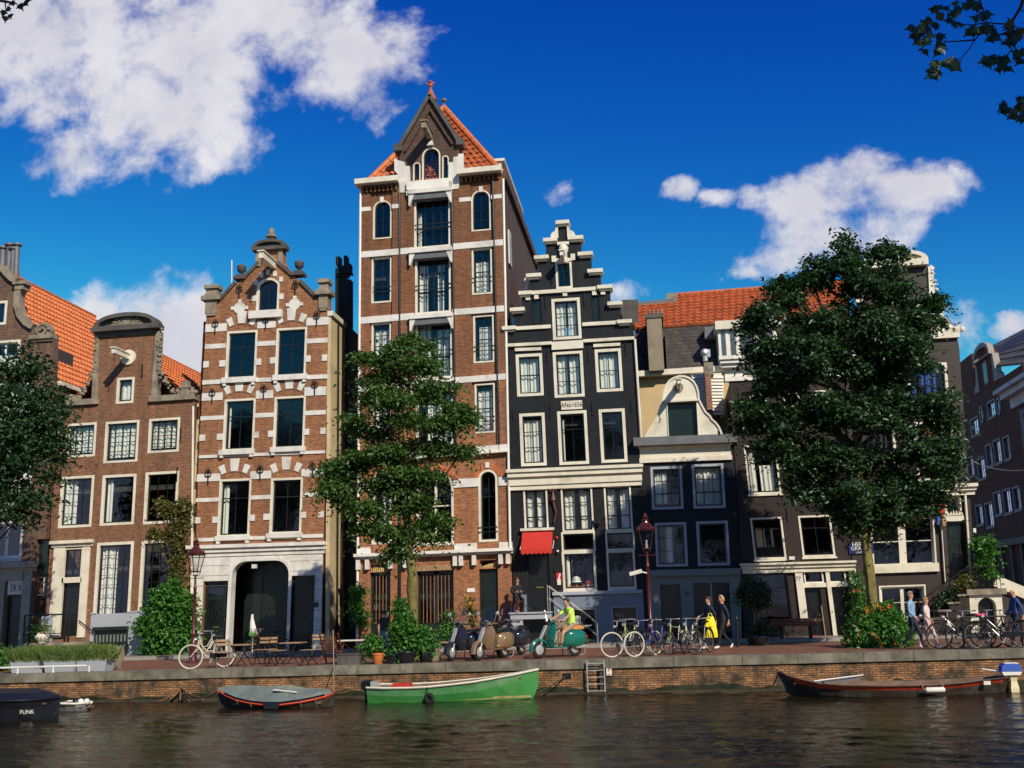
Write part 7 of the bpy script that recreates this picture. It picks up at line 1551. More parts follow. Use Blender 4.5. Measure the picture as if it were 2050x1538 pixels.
fchair(445,1337,'folding chair apart beside the left terrace table',R(25)); fchair(525,1331,'folding chair with its back to the arch, next to the bicycle basket',R(-8)); fchair(541,1330,'folding chair right of the one beside the bicycle basket',R(12)); fchair(552,1334,'backless folding stool between the two slatted tables',R(60),back=False); fchair(618,1333,'folding stool in front of the white pier of the arched house',R(70),back=False); fchair(636,1322,'folding chair tucked behind the red deck chair',R(15)); fchair(655,1331,'folding chair in the shade by the pale topped table',R(80)) if False else None
b = G(661,1331); r = root('deck_chair', b, 'reddish wooden slatted deck chair seen from behind by the mooring rope', 'chair'); mb = MB(); top = P(661,1268,b.y).z-b.z
for i in range(8): h_ = .35+i*(top-.4)/8; y_ = -.05-i*.03; mb.bar((b.x-.22,b.y+y_,b.z+h_),(b.x+.26,b.y+y_,b.z+h_),.075,.02)
mb.build('backrest', M['wood_red'], r); mb = MB()
for i in range(6): mb.bar((b.x-.22,b.y+.05+i*.08,b.z+.38),(b.x+.26,b.y+.05+i*.08,b.z+.38),.07,.02)
mb.build('seat', M['wood_red'], r)
for sx in (-.26,.3): MB().bar((b.x+sx,b.y+.5,b.z),(b.x+sx,b.y-.25,b.z+top),.04).build('leg', M['wood_red'], r); MB().bar((b.x+sx,b.y-.3,b.z),(b.x+sx,b.y+.4,b.z+.6),.04).build('leg', M['wood_red'], r); MB().bar((b.x+sx,b.y-.1,b.z+.62),(b.x+sx,b.y+.45,b.z+.62),.05,.03).build('armrest', M['wood_red'], r)
b = G(700,1333); mb = MB(); mb.box(b.x-.33,b.x+.33,b.y-.18,b.y+.2,b.z,b.z+.3); mb.box(b.x-.35,b.x+.35,b.y-.2,b.y+.22,b.z+.3,b.z+.33)
for i in (-1,0,1): mb.box(b.x+i*.2-.02,b.x+i*.2+.02,b.y-.195,b.y-.18,b.z+.02,b.z+.28)
o = mb.build('storage_crate', M['stone_dark'], None); props(o,'low dark wooden crate under the pale topped table','crate')
b = G(884,1312); r = root('street_bench', b, 'small wooden bench beside the black scooter', 'bench'); mb = MB()
for i in range(4): mb.box(b.x-.4,b.x+.42,b.y-.1+i*.1,b.y-.1+i*.1+.085,b.z+.40,b.z+.44)
mb.build('seat', M['wood'], r)
for s in (-.35,.34): MB().box(b.x+s,b.x+s+.06,b.y-.08,b.y+.27,b.z,b.z+.4).build('leg', M['wood'], r)
b = G(1598,1285); r = root('wooden_bench', b, 'reddish plank bench stacked on trestles outside the dark brick house', 'bench'); mb = MB()
for i in range(3): mb.box(b.x-.9,b.x+.7,b.y-.2,b.y+.3,b.z+.55+i*.09,b.z+.62+i*.09)
mb.build('planks', M['wood_red'], r); MB().box(b.x+.3,b.x+.85,b.y-.22,b.y+.02,b.z+.7,b.z+.8).build('loose_plank', M['wood'], r)
for s in (-.6,.4): MB().box(b.x+s,b.x+s+.1,b.y-.1,b.y+.2,b.z,b.z+.55).build('trestle', M['iron'], r)
b = G(1632,1280); o = MB().lathe(b,[(.12,0),(.17,.04),(.16,.1),(.05,.14)],9).build('red_bag', M['redflower'], None, smooth=True); props(o,'crumpled red bag on the ground before the black house doors','bag')

# ------------------------------------------------------------------ bookshelf, board signs in front of the warehouse
b = G(752,1302); r = root('book_rack', b, 'open book rack filled with rows of books outside the warehouse window', 'book rack')
for i,hh in enumerate((.9,1.25,1.6)): MB().box(b.x-.55,b.x+.55,b.y-.1+i*.1,b.y+.15+i*.1,b.z+hh-.03,b.z+hh).build('shelf', M['wood_red'], r)
for s in (-.58,.55): MB().box(b.x+s,b.x+s+.03,b.y-.1,b.y+.35,b.z,b.z+1.75).build('side_panel', M['wood_red'], r)
bm_ = [M['white'],M['cream'],M['redflower'],M['denim'],M['khaki']]
for i,hh in enumerate((.9,1.25,1.6)):
    x = b.x-.5
    while x < b.x+.48: w_ = rnd.uniform(.025,.06); MB().box(x,x+w_-.004,b.y-.07+i*.1,b.y+.1+i*.1,b.z+hh,b.z+hh+rnd.uniform(.16,.25)).build('book', rnd.choice(bm_), r); x += w_
b = G(893,1296); o = MB().box(b.x-.17,b.x+.17,b.y,b.y+.03,b.z+.7,b.z+1.5).build('poster_board', M['denimshirt'], None); props(o,'pale blue and white poster board leaning by the warehouse doors','sign board'); MB().box(b.x-.13,b.x+.13,b.y-.012,b.y-.002,b.z+1.1,b.z+1.45).build('poster', M['whitegrey'], o)
MB().bar((b.x,b.y+.05,b.z),(b.x,b.y+.05,b.z+.8),.05).build('leg', M['iron'], o)
b = G(505,1312); r = root('folded_parasol', b, 'folded white and green parasol standing in the dark archway', 'parasol'); 
z1 = P(501,1230,b.y).z; z0_ = P(507,1266,b.y).z; MB().tube([b,(b.x,b.y,z1)],.02,6).build('pole', M['white'], r); MB().loft([[Vector((b.x-.05+rr*math.cos(a)+dx,b.y+rr*.6*math.sin(a),zz)) for a in [i*math.pi/4 for i in range(8)]] for zz,rr,dx in ((z0_,.15,.08),((z0_+z1)/2,.1,.03),(z1,.02,0))]).build('canopy', M['white'], r); MB().ball((b.x+.02,b.y,z0_-.08),.16,9,6,sc=(1.2,.8,.8)).build('green_cloth', plain('bright_green_cloth',(.08,.4,.06),.7,.1,3), r)

# ------------------------------------------------------------------ stoop of the neck gable house, planters, rail
sb = Vector(H1.xf(*H1.uv(105,1290),0)); r = root('railed_stoop', (sb.x,YF-1,sb.z), 'grey stone stoop with black iron railing under the black front door', 'stoop')
zt = P(105,1287,YF-1.2).z; x0, x1 = P(47,1290,YF-1.2).x, P(166,1290,YF-1.2).x
MB().box(x0,x1,YF-1.2,YF-.07,zt-.12,zt).build('slab', M['stone'], r); MB().box(x0+.08,x1-.08,YF-1.1,YF-.07,-.2,zt-.12).build('stoop_base', M['stone_dark'], r)
mb = MB(); zr_ = P(60,1232,YF-1.1).z; xr0, xr1 = P(50,1240,YF-1.1).x, P(141,1240,YF-1.1).x
mb.bar((xr0,YF-1.1,zr_),(xr1,YF-1.1,zr_),.08,.06); mb.bar((xr0,YF-1.1,zt+.35),(xr1,YF-1.1,zt+.35),.03)
for x in (xr0,xr1-.05): mb.bar((x,YF-1.1,zt),(x,YF-1.1,zr_),.06)
mb.bar((xr0,YF-1.1,zr_),(xr0,YF-.1,zr_),.05); mb.bar((xr0,YF-1.1,zt+.35),(xr0,YF-.1,zt+.35),.03); mb.build('railing', M['iron'], r)
mb = MB(); a = P(158,1243,YF-1.1); b = P(190,1268,YF-1.1); c = P(191,1300,YF-1.1); mb.tube([a,b,c],.03,6); mb.tube([a-Vector((0,0,.08)),b-Vector((.03,0,.1))],.02,5); mb.build('handrail', M['iron'], r)
mb = MB()
for i in range(3): mb.box(x1+i*.28,x1+.28+i*.28,YF-1.15,YF-.1,-.2,zt-.2*(i+1))
mb.build('steps', M['stone_dark'], r)
c = P(83,1288,YF-.95); c.z = zt; r = root('stone_vase', c, 'round cream stone vase with a plant on the railed stoop', 'vase'); MB().lathe(c,[(.13,0),(.12,.03),(.2,.1),(.28,.22),(.27,.3),(.2,.38),(.24,.42),(.22,.42),(.18,.37)],14).build('pot', M['cream'], r, smooth=True); VASE = (r, c)
PL = []
for x0,x1,y in ((18,77,1349),(85,148,1348),(150,208,1346)):
    a = G(x0,y); b = G(x1,y); h_ = P(x0,y-25,a.y).z-a.z; r = root('planter_box', ((a.x+b.x)/2,a.y,a.z), {18:'grey concrete planter of lavender at the frame edge side of the row',85:'grey concrete planter of lavender in the middle of the three',150:'grey concrete planter of lavender beside the stone block'}[x0], 'planter', 'lavender planters on the quay')
    mb = MB(); Y0, Y1 = a.y, a.y+.6; mb.loft([[Vector((a.x+dx,Y0-dy,z_)),Vector((b.x-dx,Y0-dy,z_)),Vector((b.x-dx,Y1+dy,z_)),Vector((a.x+dx,Y1+dy,z_))] for dx,dy,z_ in ((.06,-.04,a.z),(0,0,a.z+h_),(.05,-.05,a.z+h_),(.05,-.05,a.z+h_-.08))]); mb.build('box', M['plinth_grey'], r); PL.append((r,a,b,h_,Y0,Y1))
a = G(-60,1356); b = G(181,1351); zr_ = P(0,1345,a.y).z; r = root('quay_rail', (a.x,a.y,a.z), 'low white tubular rail along the quay edge before the planters', 'rail'); MB().tube([(a.x,YQ+.2,gz(a.x)+.2),(b.x,YQ+.2,gz(b.x)+.2)],.03,8).build('tube', M['white'], r)
for px_ in (35,106,178): g_ = P(px_,1350,YQ+.2); MB().tube([(g_.x,YQ+.2,gz(g_.x)),(g_.x,YQ+.2,gz(g_.x)+.2)],.025,6).build('post', M['white'], r)
for (px_,py_,w_,h_,d_,lb) in ((222,1340,.42,.42,.5,'yellowish stone block at the end of the planters'),(235,1326,.3,.55,.4,'upright stone post behind the yellowish stone block'),(874,1322,.18,.5,.3,'short stone bollard beside the potted plants')):
    g_ = G(px_,py_); mb = MB(); mb.loft([[Vector((g_.x+sx*w_/2*k_,g_.y+sy*d_/2*k_,g_.z+z_)) for sx,sy in ((-1,-1),(1,-1),(1,1),(-1,1))] for z_,k_ in ((-.05,1),(h_*.9,.95),(h_,.8))]); o = mb.build('stone_block', M['stone'], None); props(o,lb,'stone block')

# ------------------------------------------------------------------ quay ladder, sign, ropes, rails
a = P(1175,1323,YQ-.1); b = P(1209,1322,YQ-.1); zb = P(1176,1386,YQ-.1).z; r = root('quay_ladder', (a.x,YQ-.1,zb), 'steel ladder down the canal wall by the parking sign', 'ladder')
for q in (a,b): MB().bar((q.x,YQ-.13,zb),(q.x,YQ-.13,q.z),.035).build('stile', M['galv'], r)
for i in range(5): z_ = a.z-.08-(a.z-zb)*i/4.6; MB().tube([(a.x,YQ-.13,z_),(b.x,YQ-.13,z_)],.015,6).build('rung', M['galv'], r)
q = P(1205,1335,YQ-.06); o = MB().box(q.x-.07,q.x+.05,YQ-.1,YQ-.035,WZ-.4,q.z).build('fender_pile', M['twig'], None); props(o,'dark timber fender pile behind the quay ladder','pile')
c0, c1 = P(1213.5,1337,YQ-.0), P(1225,1352.5,YQ-.0); o = MB().box(c0.x,c1.x,YQ-.02,YQ+.025,c1.z,c0.z).build('mooring_sign', M['white'], None); BASE[o.name] = Vector(o.location); props(o,'small white sign with red P on the canal wall','sign')
mb = MB(); text_obj(SC, 'P', o, M['redflower'], 'sign_letter', ((c0.x+c1.x)/2,YQ-.024,(c0.z+c1.z)/2+.03), .15, ext=.002); MB().box(c0.x+.02,c1.x-.02,YQ-.024,YQ-.0201,c1.z+.02,c1.z+.04).build('sign_line', M['redflower'], o)
def rope(pts, r_, label, mat='khaki', name='mooring_rope'):
    o = MB().tube(pts, r_, 6).build(name, M[mat], None, smooth=True); props(o, label, 'rope', 'mooring ropes'); return o
def sag(a, b, s, n=9): a = Vector(a); b = Vector(b); return [a.lerp(b,i/n)-Vector((0,0,s*4*(i/n)*(1-i/n))) for i in range(n+1)]
hub = P(362,1376,YQ-.1)
for i,(px_,py_,Yr,lb) in enumerate(((318,1404,30.6,'stretching from the wall hook down towards the black covered boat'),(335,1400,31,'hanging short on the inner side of the wall hook'),(360,1400,31.2,'hanging straight down from the wall hook'),(378,1403,31,'hanging just past the straight one under the wall hook'),(405,1400,30,'longest of the wall hook, drooping towards the covered boat'),(436,1385,28.6,'running from the wall hook to the bow of the covered boat'))): rope(sag(hub,P(px_,py_,Yr),.06+.03*i), .022, 'old mooring rope '+lb, 'leather')
rope([P(667,1262,31.9),P(668,1330,31.6),P(668,1388,29.6)], .015, 'pale rope hanging over the quay edge to the covered boat')
rope(sag(P(1134,1353,YQ-.02),P(1060,1392,30.5),.05), .02, 'taut dark rope from the wall ring to the green boat bow', 'twig'); rope(sag(P(665,1386,28.3),P(722,1368,30),.1), .018, 'slack rope between the covered boat and the green boat','leather'); rope(sag(P(1558,1344,27.3),P(1541,1372,31),.12), .018, 'rope looped from the long boat bow to the wall','leather')
q = P(1136,1352,YQ); o = MB().box(q.x-.12,q.x+.1,YQ-.015,YQ+.028,q.z-.08,q.z+.05).build('wall_ring', M['black'], None); props(o,'black recess with mooring ring in the canal wall','mooring ring')
for px_,py_,yt,lb in ((1478,1296,1233,'thin black post with a pointed top, between the walkers and the topiary'),(1425,1290,1233,'thin black post hidden behind the yellow bag'),(1316,1298,1236,'thin black post just past the lantern post')):
    b = G(px_,py_); zt = P(px_,yt,b.y).z; o = MB().lathe(b,[(.05,0),(.04,.1),(.03,zt-b.z-.15),(.05,zt-b.z-.1),(.01,zt-b.z)],8).build('iron_post', M['iron'], None); props(o,lb,'post')
b0, b1 = G(1935,1305), G(2060,1303); r = root('bicycle_rail', b0, 'low grey tubular rail behind the bicycles near the cream stoop', 'rail')
for z_ in (.35,.85): MB().tube([b0+Vector((0,.2,z_)),b1+Vector((0,.2,z_))],.022,6).build('rail_tube', M['iron'], r)
for t in (0,.45,.95): q = b0.lerp(b1,t); MB().tube([q+Vector((0,.2,0)),q+Vector((0,.2,.85))],.022,6).build('post', M['iron'], r)
o = MB().tube(sag(P(1948,924,50),P(2080,936,44),.25),.025,5).build('overhead_cable', M['whitegrey'], None); props(o,'thin pale overhead cable spanning the side street','cable')
o = MB().box(-.45,.45,-.02,.0,-.2,.2).build('street_name_sign', plain('sign_blue',(.01,.02,.12),.4,.05), None); q = P(1724,1097,YF-.05); o.location = q+Vector((0,0,-.22)); BASE[o.name] = Vector((0,0,0)); BASE[o.name] = Vector(o.location); props(o,'dark blue street name sign with white letters behind the big tree trunk','sign')
for i,(t_,s_) in enumerate((('HEREN',.21),('GRACHT',.19),('CENTRUM',.09))): text_obj(SC, t_, o, M['white'], 'sign_lettering', (q.x,YF-.08,q.z+.12-i*.145), s_, ext=.003)

# ------------------------------------------------------------------ boats
M['boat_green'] = plain('green_boat_paint', (.045,.25,.055), .5, .15, 1.2, dirt=(.10,.22,.05)); M['boat_green_light'] = plain('light_green_boat_paint', (.12,.37,.14), .5, .12, 1.5, dirt=(.26,.42,.24)); M['boat_black'] = plain('black_boat_paint', (.012,.014,.02), .35, .1, 1.2); M['boat_brown'] = plain('dark_tarred_hull', (.045,.035,.028), .5, .2, 2, dirt=(.12,.1,.08)); M['boat_red'] = plain('red_rubbing_strake', (.75,.085,.03), .5, .1, 2); M['canvas'] = plain('grey_green_tarpaulin', (.15,.19,.18), .75, .25, 1.5, dirt=(.27,.25,.09), bump=.6, bs=7); M['motor_cream'] = plain('cream_motor_leg', (.7,.62,.38), .4, .08, 3); M['boat_in'] = plain('boat_inside_planks', (.16,.10,.06), .7, .2, 3)
def hull(r, st, Yc, mats, strake=None, floor=-.62, rim='cream', rimr=.03):
    # st: (px, gunwale py, chine py, bottom py, half beam gunwale, half beam at waterline)
    S = []
    for px_,gy,cy_,by,hb_,hw in st:
        g = P(px_,gy,Yc-hb_); c = P(px_,cy_,Yc-(hb_+hw)/2-.02*hb_); b = P(px_,by,Yc-hw); X = g.x; S.append((X,g.z,c.z,min(b.z,c.z-.02),hb_,(hb_*.45+hw*.55),hw))
    def ringp(s, sd, lv): X,zg,zc,zb,hb_,hc,hw = s; return {0:(X,Yc-sd*hb_,zg),1:(X,Yc-sd*hc,zc),2:(X,Yc-sd*hw,zb),3:(X,Yc-sd*hw*.5,zb-.25)}[lv]
    for nm,lv0,lv1,mt in (('top_strake',0,1,mats[0]),('hull',1,2,mats[1])):
        mb = MB()
        for sd in (1,-1):
            vs_ = [ringp(s,sd,l) for s in S for l in ((lv0,lv1) if lv0 == 0 else (1,2,3))]; k_ = 2 if lv0 == 0 else 3
            mb.add(vs_, [(i*k_+j,i*k_+j+1,(i+1)*k_+j+1,(i+1)*k_+j) for i in range(len(S)-1) for j in range(k_-1)])
        for e in (0,-1):
            s = S[e]; l = ((lv0,lv1) if lv0 == 0 else (1,2,3)); a_ = [ringp(s,1,q) for q in l]+[ringp(s,-1,q) for q in reversed(l)]; mb.add(a_, [tuple(range(len(a_)))])
        o_ = mb.build(nm, mt, r, smooth=False, fix=False)
    mb = MB()
    for sd in (1,-1):
        mb.add([p_ for s in S for p_ in ((s[0],Yc-sd*max(.004,s[4]-.035),s[1]),(s[0],Yc-sd*max(.004,s[5]-.05),s[2]),(s[0],Yc-sd*max(.003,s[6]-.06),max(s[3]+.03,min(WZ+.08,s[2]))))],[(i*3+j,i*3+j+1,(i+1)*3+j+1,(i+1)*3+j) for i in range(len(S)-1) for j in (0,1)])
    S2 = [s for s in S if s[6] > .1]; mb.add([p_ for s in S2 for p_ in ((s[0],Yc-s[6]+.05,WZ+.06),(s[0],Yc+s[6]-.05,WZ+.06))],[(i*2,i*2+1,(i+1)*2+1,(i+1)*2) for i in range(len(S2)-1)]); mb.build('inner_planking', M['boat_in'], r, fix=False)
    mb = MB(); 
    for sd in (1,-1): mb.tube([(s[0],Yc-sd*s[4],s[1]) for s in S], rimr, 6)
    mb.build('gunwale', M[rim], r, smooth=True)
    for f in (.25,.55,.8):
        i = int(f*(len(S)-1)); s = S[i]; MB().box(s[0]-.12,s[0]+.12,Yc-s[4]*.86+.06,Yc+s[4]*.86-.06,s[1]-.13,s[1]-.09).build('thwart', M['boat_in'], r)
    return S
def ycw(px_, py_): return onz(px_, py_, WZ).y
r = root('green_rowing_boat', onz(880,1406,WZ), 'bright green open boat with a raised bow and black outboard motor', 'boat'); Yc = ycw(860,1406)+.75
S = hull(r, [(733,1377,1392,1410,.62,.45),(770,1378,1394,1411,.74,.55),(815,1377.5,1394.5,1410,.8,.62),(856,1375.5,1393,1408,.82,.62),(905,1370.5,1389,1407,.8,.56),(950,1365,1384,1405,.72,.44),(995,1357,1374,1402,.55,.3),(1033,1350,1362,1400,.33,.15),(1060,1344,1350,1390,.15,.05),(1077,1340,1342,1352,.03,.01)], Yc, (M['boat_green_light'],M['boat_green']))
mb = MB(); vs_ = []
for s in S[:9]: vs_ += [(s[0],Yc-s[6]-.012-(s[5]-s[6])*.12,WZ+.02),(s[0],Yc-s[6]-.014-(s[5]-s[6])*.25,WZ+.07+rnd.uniform(0,.03))]
mb.add(vs_,[(2*i,2*i+2,2*i+3,2*i+1) for i in range(8)]); mb.build('waterline_scum', plain('yellowed_scum',(.35,.33,.12),.7,.3,5), r, fix=False)
s = S[0]; x = s[0]-.12; mb = MB(); mb.loft([[Vector((x+dx*w_,Yc+dy*w_*.8,z_)) for dx,dy in ((-1,-1),(1,-1),(1,1),(-1,1))] for z_,w_ in ((WZ-.3,.06),(WZ+.15,.07),(s[1]-.12,.08),(s[1]-.05,.15),(s[1]+.1,.17),(s[1]+.16,.1))]); mb.build('outboard_motor', M['black'], r); MB().cbox((s[0]+.12,Yc-.1,s[1]+.04),(.2,.3,.18)).build('motor_bracket', M['chrome'], r)
MB().tube([(S[3][0],Yc-S[3][4]-.03,S[3][1]),(S[3][0],Yc-S[3][4]-.02,WZ+.2)],.012,5).build('fender_line', M['iron'], r); MB().torus((S[3][0]+.05,Yc-S[3][5]-.1,WZ+.1),(.3,1,0),.1,.05,16,7).build('tyre_fender', M['tyre'], r, smooth=True)
MB().cbox((S[1][0]+.35,Yc-.2,S[1][1]-.02),(.5,.35,.2)).build('red_cushion', M['red_awning'], r)
q = S[5]; o = MB().poly([(0,0),(.1,.03),(.22,0),(.3,.05),(.42,.02),(.44,.1),(.3,.14),(.2,.1),(.1,.15),(0,.12)],0,.004).build('worn_paint_patch', plain('worn_white_paint',(.45,.6,.42),.7,.2,8), r) if False else None
# covered boat with red rubbing strake
r = root('covered_boat', onz(550,1418,WZ), 'low boat under a grey-green tarpaulin with red trim and a black fender sheet', 'boat'); Yc = ycw(540,1419)+.75
S = hull(r, [(436,1382,1384,1392,.05,.02),(450,1392,1396,1410,.3,.15),(473,1402,1406,1415,.52,.36),(500,1408,1412,1419,.66,.5),(527,1411,1415,1420,.72,.56),(562,1411,1415,1420,.72,.56),(600,1406,1410,1419,.66,.5),(630,1400,1404,1416,.5,.34),(650,1395,1399,1413,.33,.18),(666,1388,1390,1398,.06,.02)], Yc, (M['boat_red'],M['boat_brown']), rim='boat_red', rimr=.018)
mb = MB(); rows_ = []
for s in S:
    t = (s[0]-S[0][0])/(S[-1][0]-S[0][0]); zt_ = s[1]+.42*math.sin(math.pi*t)**.7+.04+rnd.uniform(-.05,.03); rows_.append([Vector((s[0],Yc-s[4]*.98,s[1]+.03)),Vector((s[0],Yc-s[4]*.6,s[1]*.45+zt_*.55+rnd.uniform(-.03,.03))),Vector((s[0],Yc,zt_)),Vector((s[0],Yc+s[4]*.6,s[1]*.45+zt_*.55)),Vector((s[0],Yc+s[4]*.98,s[1]+.03))])
mb.loft(rows_, closed=False, caps=False); cv_ = mb.build('tarpaulin', M['canvas'], r, fix=False)
a = P(548,1381,Yc-.35); b = P(595,1386,Yc-.35); MB().bar(a,b,.12,.02).build('pale_plank', M['white'], r)
mb = MB(); s = S[4]; s2 = S[5]; mb.add([(s[0],Yc-s[4]-.05,s[1]+.05),(s2[0],Yc-s2[4]-.05,s2[1]+.05),(s2[0]-.05,Yc-s2[4]-.05,WZ),(s[0]+.05,Yc-s[4]-.05,WZ)],[(0,1,2,3)]); mb.build('fender_sheet', M['boat_black'], r, fix=False)
mb = MB()
for i in (2,3,6,7): s = S[i]; mb.tube([(s[0],Yc-s[4]-.02,s[1]+.03),(s[0]+.06,Yc-s[4]-.03,s[1]-.1)],.012,5)
mb.tube([(s[0],Yc-s[4]-.02,s[1]+.06) for s in S[1:-1]],.018,5); mb.build('lashing', M['iron'], r)
# black boat cut by the frame
r = root('black_covered_boat', onz(20,1443,WZ), 'black boat with a dark canvas cover and pale lettering, cut by the frame', 'boat'); Yc = ycw(20,1444)+1.0
S = hull(r, [(-260,1400,1412,1440,.85,.7),(-150,1402,1414,1442,1.0,.8),(-60,1404,1418,1444,1.0,.8),(0,1404,1420,1445,.95,.75),(41,1403,1419,1444,.78,.6),(75,1401,1416,1440,.52,.36),(100,1399,1410,1434,.26,.12),(119,1397,1399,1410,.03,.01)], Yc, (M['boat_black'],M['boat_black']), rim='black')
rows_ = []
for s,pt in zip(S,(1378,1377,1377,1378,1379,1386,1392,1397)):
    zt_ = max(s[1]+.02, P(0,0,1).z*0+s[1]+(.24 if pt < 1380 else .16 if pt < 1390 else .06)); rows_.append([Vector((s[0],Yc-s[4]*.98,s[1]+.03)),Vector((s[0],Yc-s[4]*.65,zt_-.08)),Vector((s[0],Yc,zt_)),Vector((s[0],Yc+s[4]*.65,zt_-.08)),Vector((s[0],Yc+s[4]*.98,s[1]+.03))])
MB().loft(rows_, closed=False, caps=False).build('canvas_cover', M['boat_black'], r, fix=False)
q = P(54,1426,Yc-.8); text_obj(SC, 'FUNK', r, M['white'], 'hull_lettering', (q.x,Yc-.80,q.z), .14, ext=.003, rot=(R(98),0,R(7)))
# small pale float behind it
r = root('pale_tender', onz(148,1420,WZ), 'small pale tender with clutter floating behind the black covered boat', 'boat'); Yc = ycw(140,1424)+.5; 
S = hull(r, [(112,1408,1413,1424,.3,.22),(130,1409,1415,1425,.38,.28),(150,1409,1415,1425,.36,.26),(168,1408,1413,1422,.22,.12),(181,1407,1408,1413,.03,.01)], Yc, (M['whitegrey'],M['lead']), rim='white')
for dx in (0,.15,.32): MB().ball((S[2][0]-.1+dx,Yc-.15,S[2][1]+.03),.09,8,5).build('fender_ball', M['white'] if dx else M['black'], r, smooth=True)
# long dark boat with red strake
r = root('long_open_boat', onz(1760,1395,WZ), 'long dark open boat with a red strake and a blue-white outboard', 'boat'); Yc = ycw(1768,1395)+.85
S = hull(r, [(1555,1341,1343,1350,.03,.01),(1578,1354,1357,1372,.2,.06),(1600,1360,1369,1384,.42,.2),(1640,1369,1378,1391,.68,.45),(1690,1373,1382,1395,.82,.62),(1768,1374,1383,1397,.86,.68),(1830,1373,1382,1397,.86,.68),(1880,1371,1380,1395,.82,.6),(1930,1367,1376,1391,.7,.48),(1975,1361,1370,1387,.55,.32),(2005,1358,1367,1380,.42,.2),(2022,1356,1359,1372,.3,.12)], Yc, (M['boat_red'],M['boat_brown']), rim='boat_brown', rimr=.014)
s = S[-1]; x = s[0]+.1; mb = MB(); mb.loft([[Vector((x+dx*w_,Yc-.2+dy*w_*.8,z_)) for dx,dy in ((-1,-1),(1,-1),(1,1),(-1,1))] for z_,w_ in ((WZ-.35,.07),(WZ+.1,.1),(s[1]-.1,.07),(s[1]+.05,.1))]); mt = mb.build('motor_leg', M['motor_cream'], r)
mb = MB(); mb.loft([[Vector((x-.05+dx*w_,Yc-.2+dy*.14,z_)) for dx,dy in ((-1,-1),(1,-1),(1.1,0),(1,1),(-1,1))] for z_,w_ in ((s[1]+.05,.2),(s[1]+.14,.24))]); mb.build('motor_base', M['white'], r); mb = MB(); mb.loft([[Vector((x-.05+dx*w_,Yc-.2+dy*.15,z_)) for dx,dy in ((-1,-1),(1,-1),(1.1,0),(1,1),(-1,1))] for z_,w_ in ((s[1]+.14,.24),(s[1]+.28,.22),(s[1]+.33,.14))]); mb.build('motor_cowl', M['bluecurtain'], r)
MB().box(x-.2,x+.12,Yc-.345,Yc-.05,s[1]+.31,s[1]+.35).build('cowl_top', M['white'], r); MB().tube([(x-.2,Yc-.2,s[1]+.12),(x-.7,Yc-.1,s[1]+.2)],.02,6).build('tiller', M['white'], r)
q0,q1 = P(1851,1382,Yc-.9), P(1892,1381,Yc-.9); fb = MB(); fb.tube([q0,q0.lerp(q1,.08),q0.lerp(q1,.92),q1],[.03,.07,.07,.03],10); fb.build('white_fender', M['white'], r, smooth=True)
for q_ in (q0,q1): MB().tube([q_,q_+Vector((-.1,.03,.22))],.01,4).build('fender_line', M['khaki'], r)
MB().cbox((S[3][0]+.6,Yc-.2,S[4][1]+.08),(.9,.3,.05),rz=.1,ry=-.08).build('folded_oars', M['lead'], r); MB().tube([(S[3][0]-.1,Yc-.5,S[3][1]+.05),(S[4][0]+.6,Yc-.1,S[4][1]+.2)],.02,6).build('oar', M['chrome'], r)
MB().box(S[9][0]-.08,S[9][0]+.08,Yc-S[9][4]-.03,Yc-S[9][4]-.01,S[9][1]-.12,S[9][1]-.03).build('registration_plate', M['white'], r)
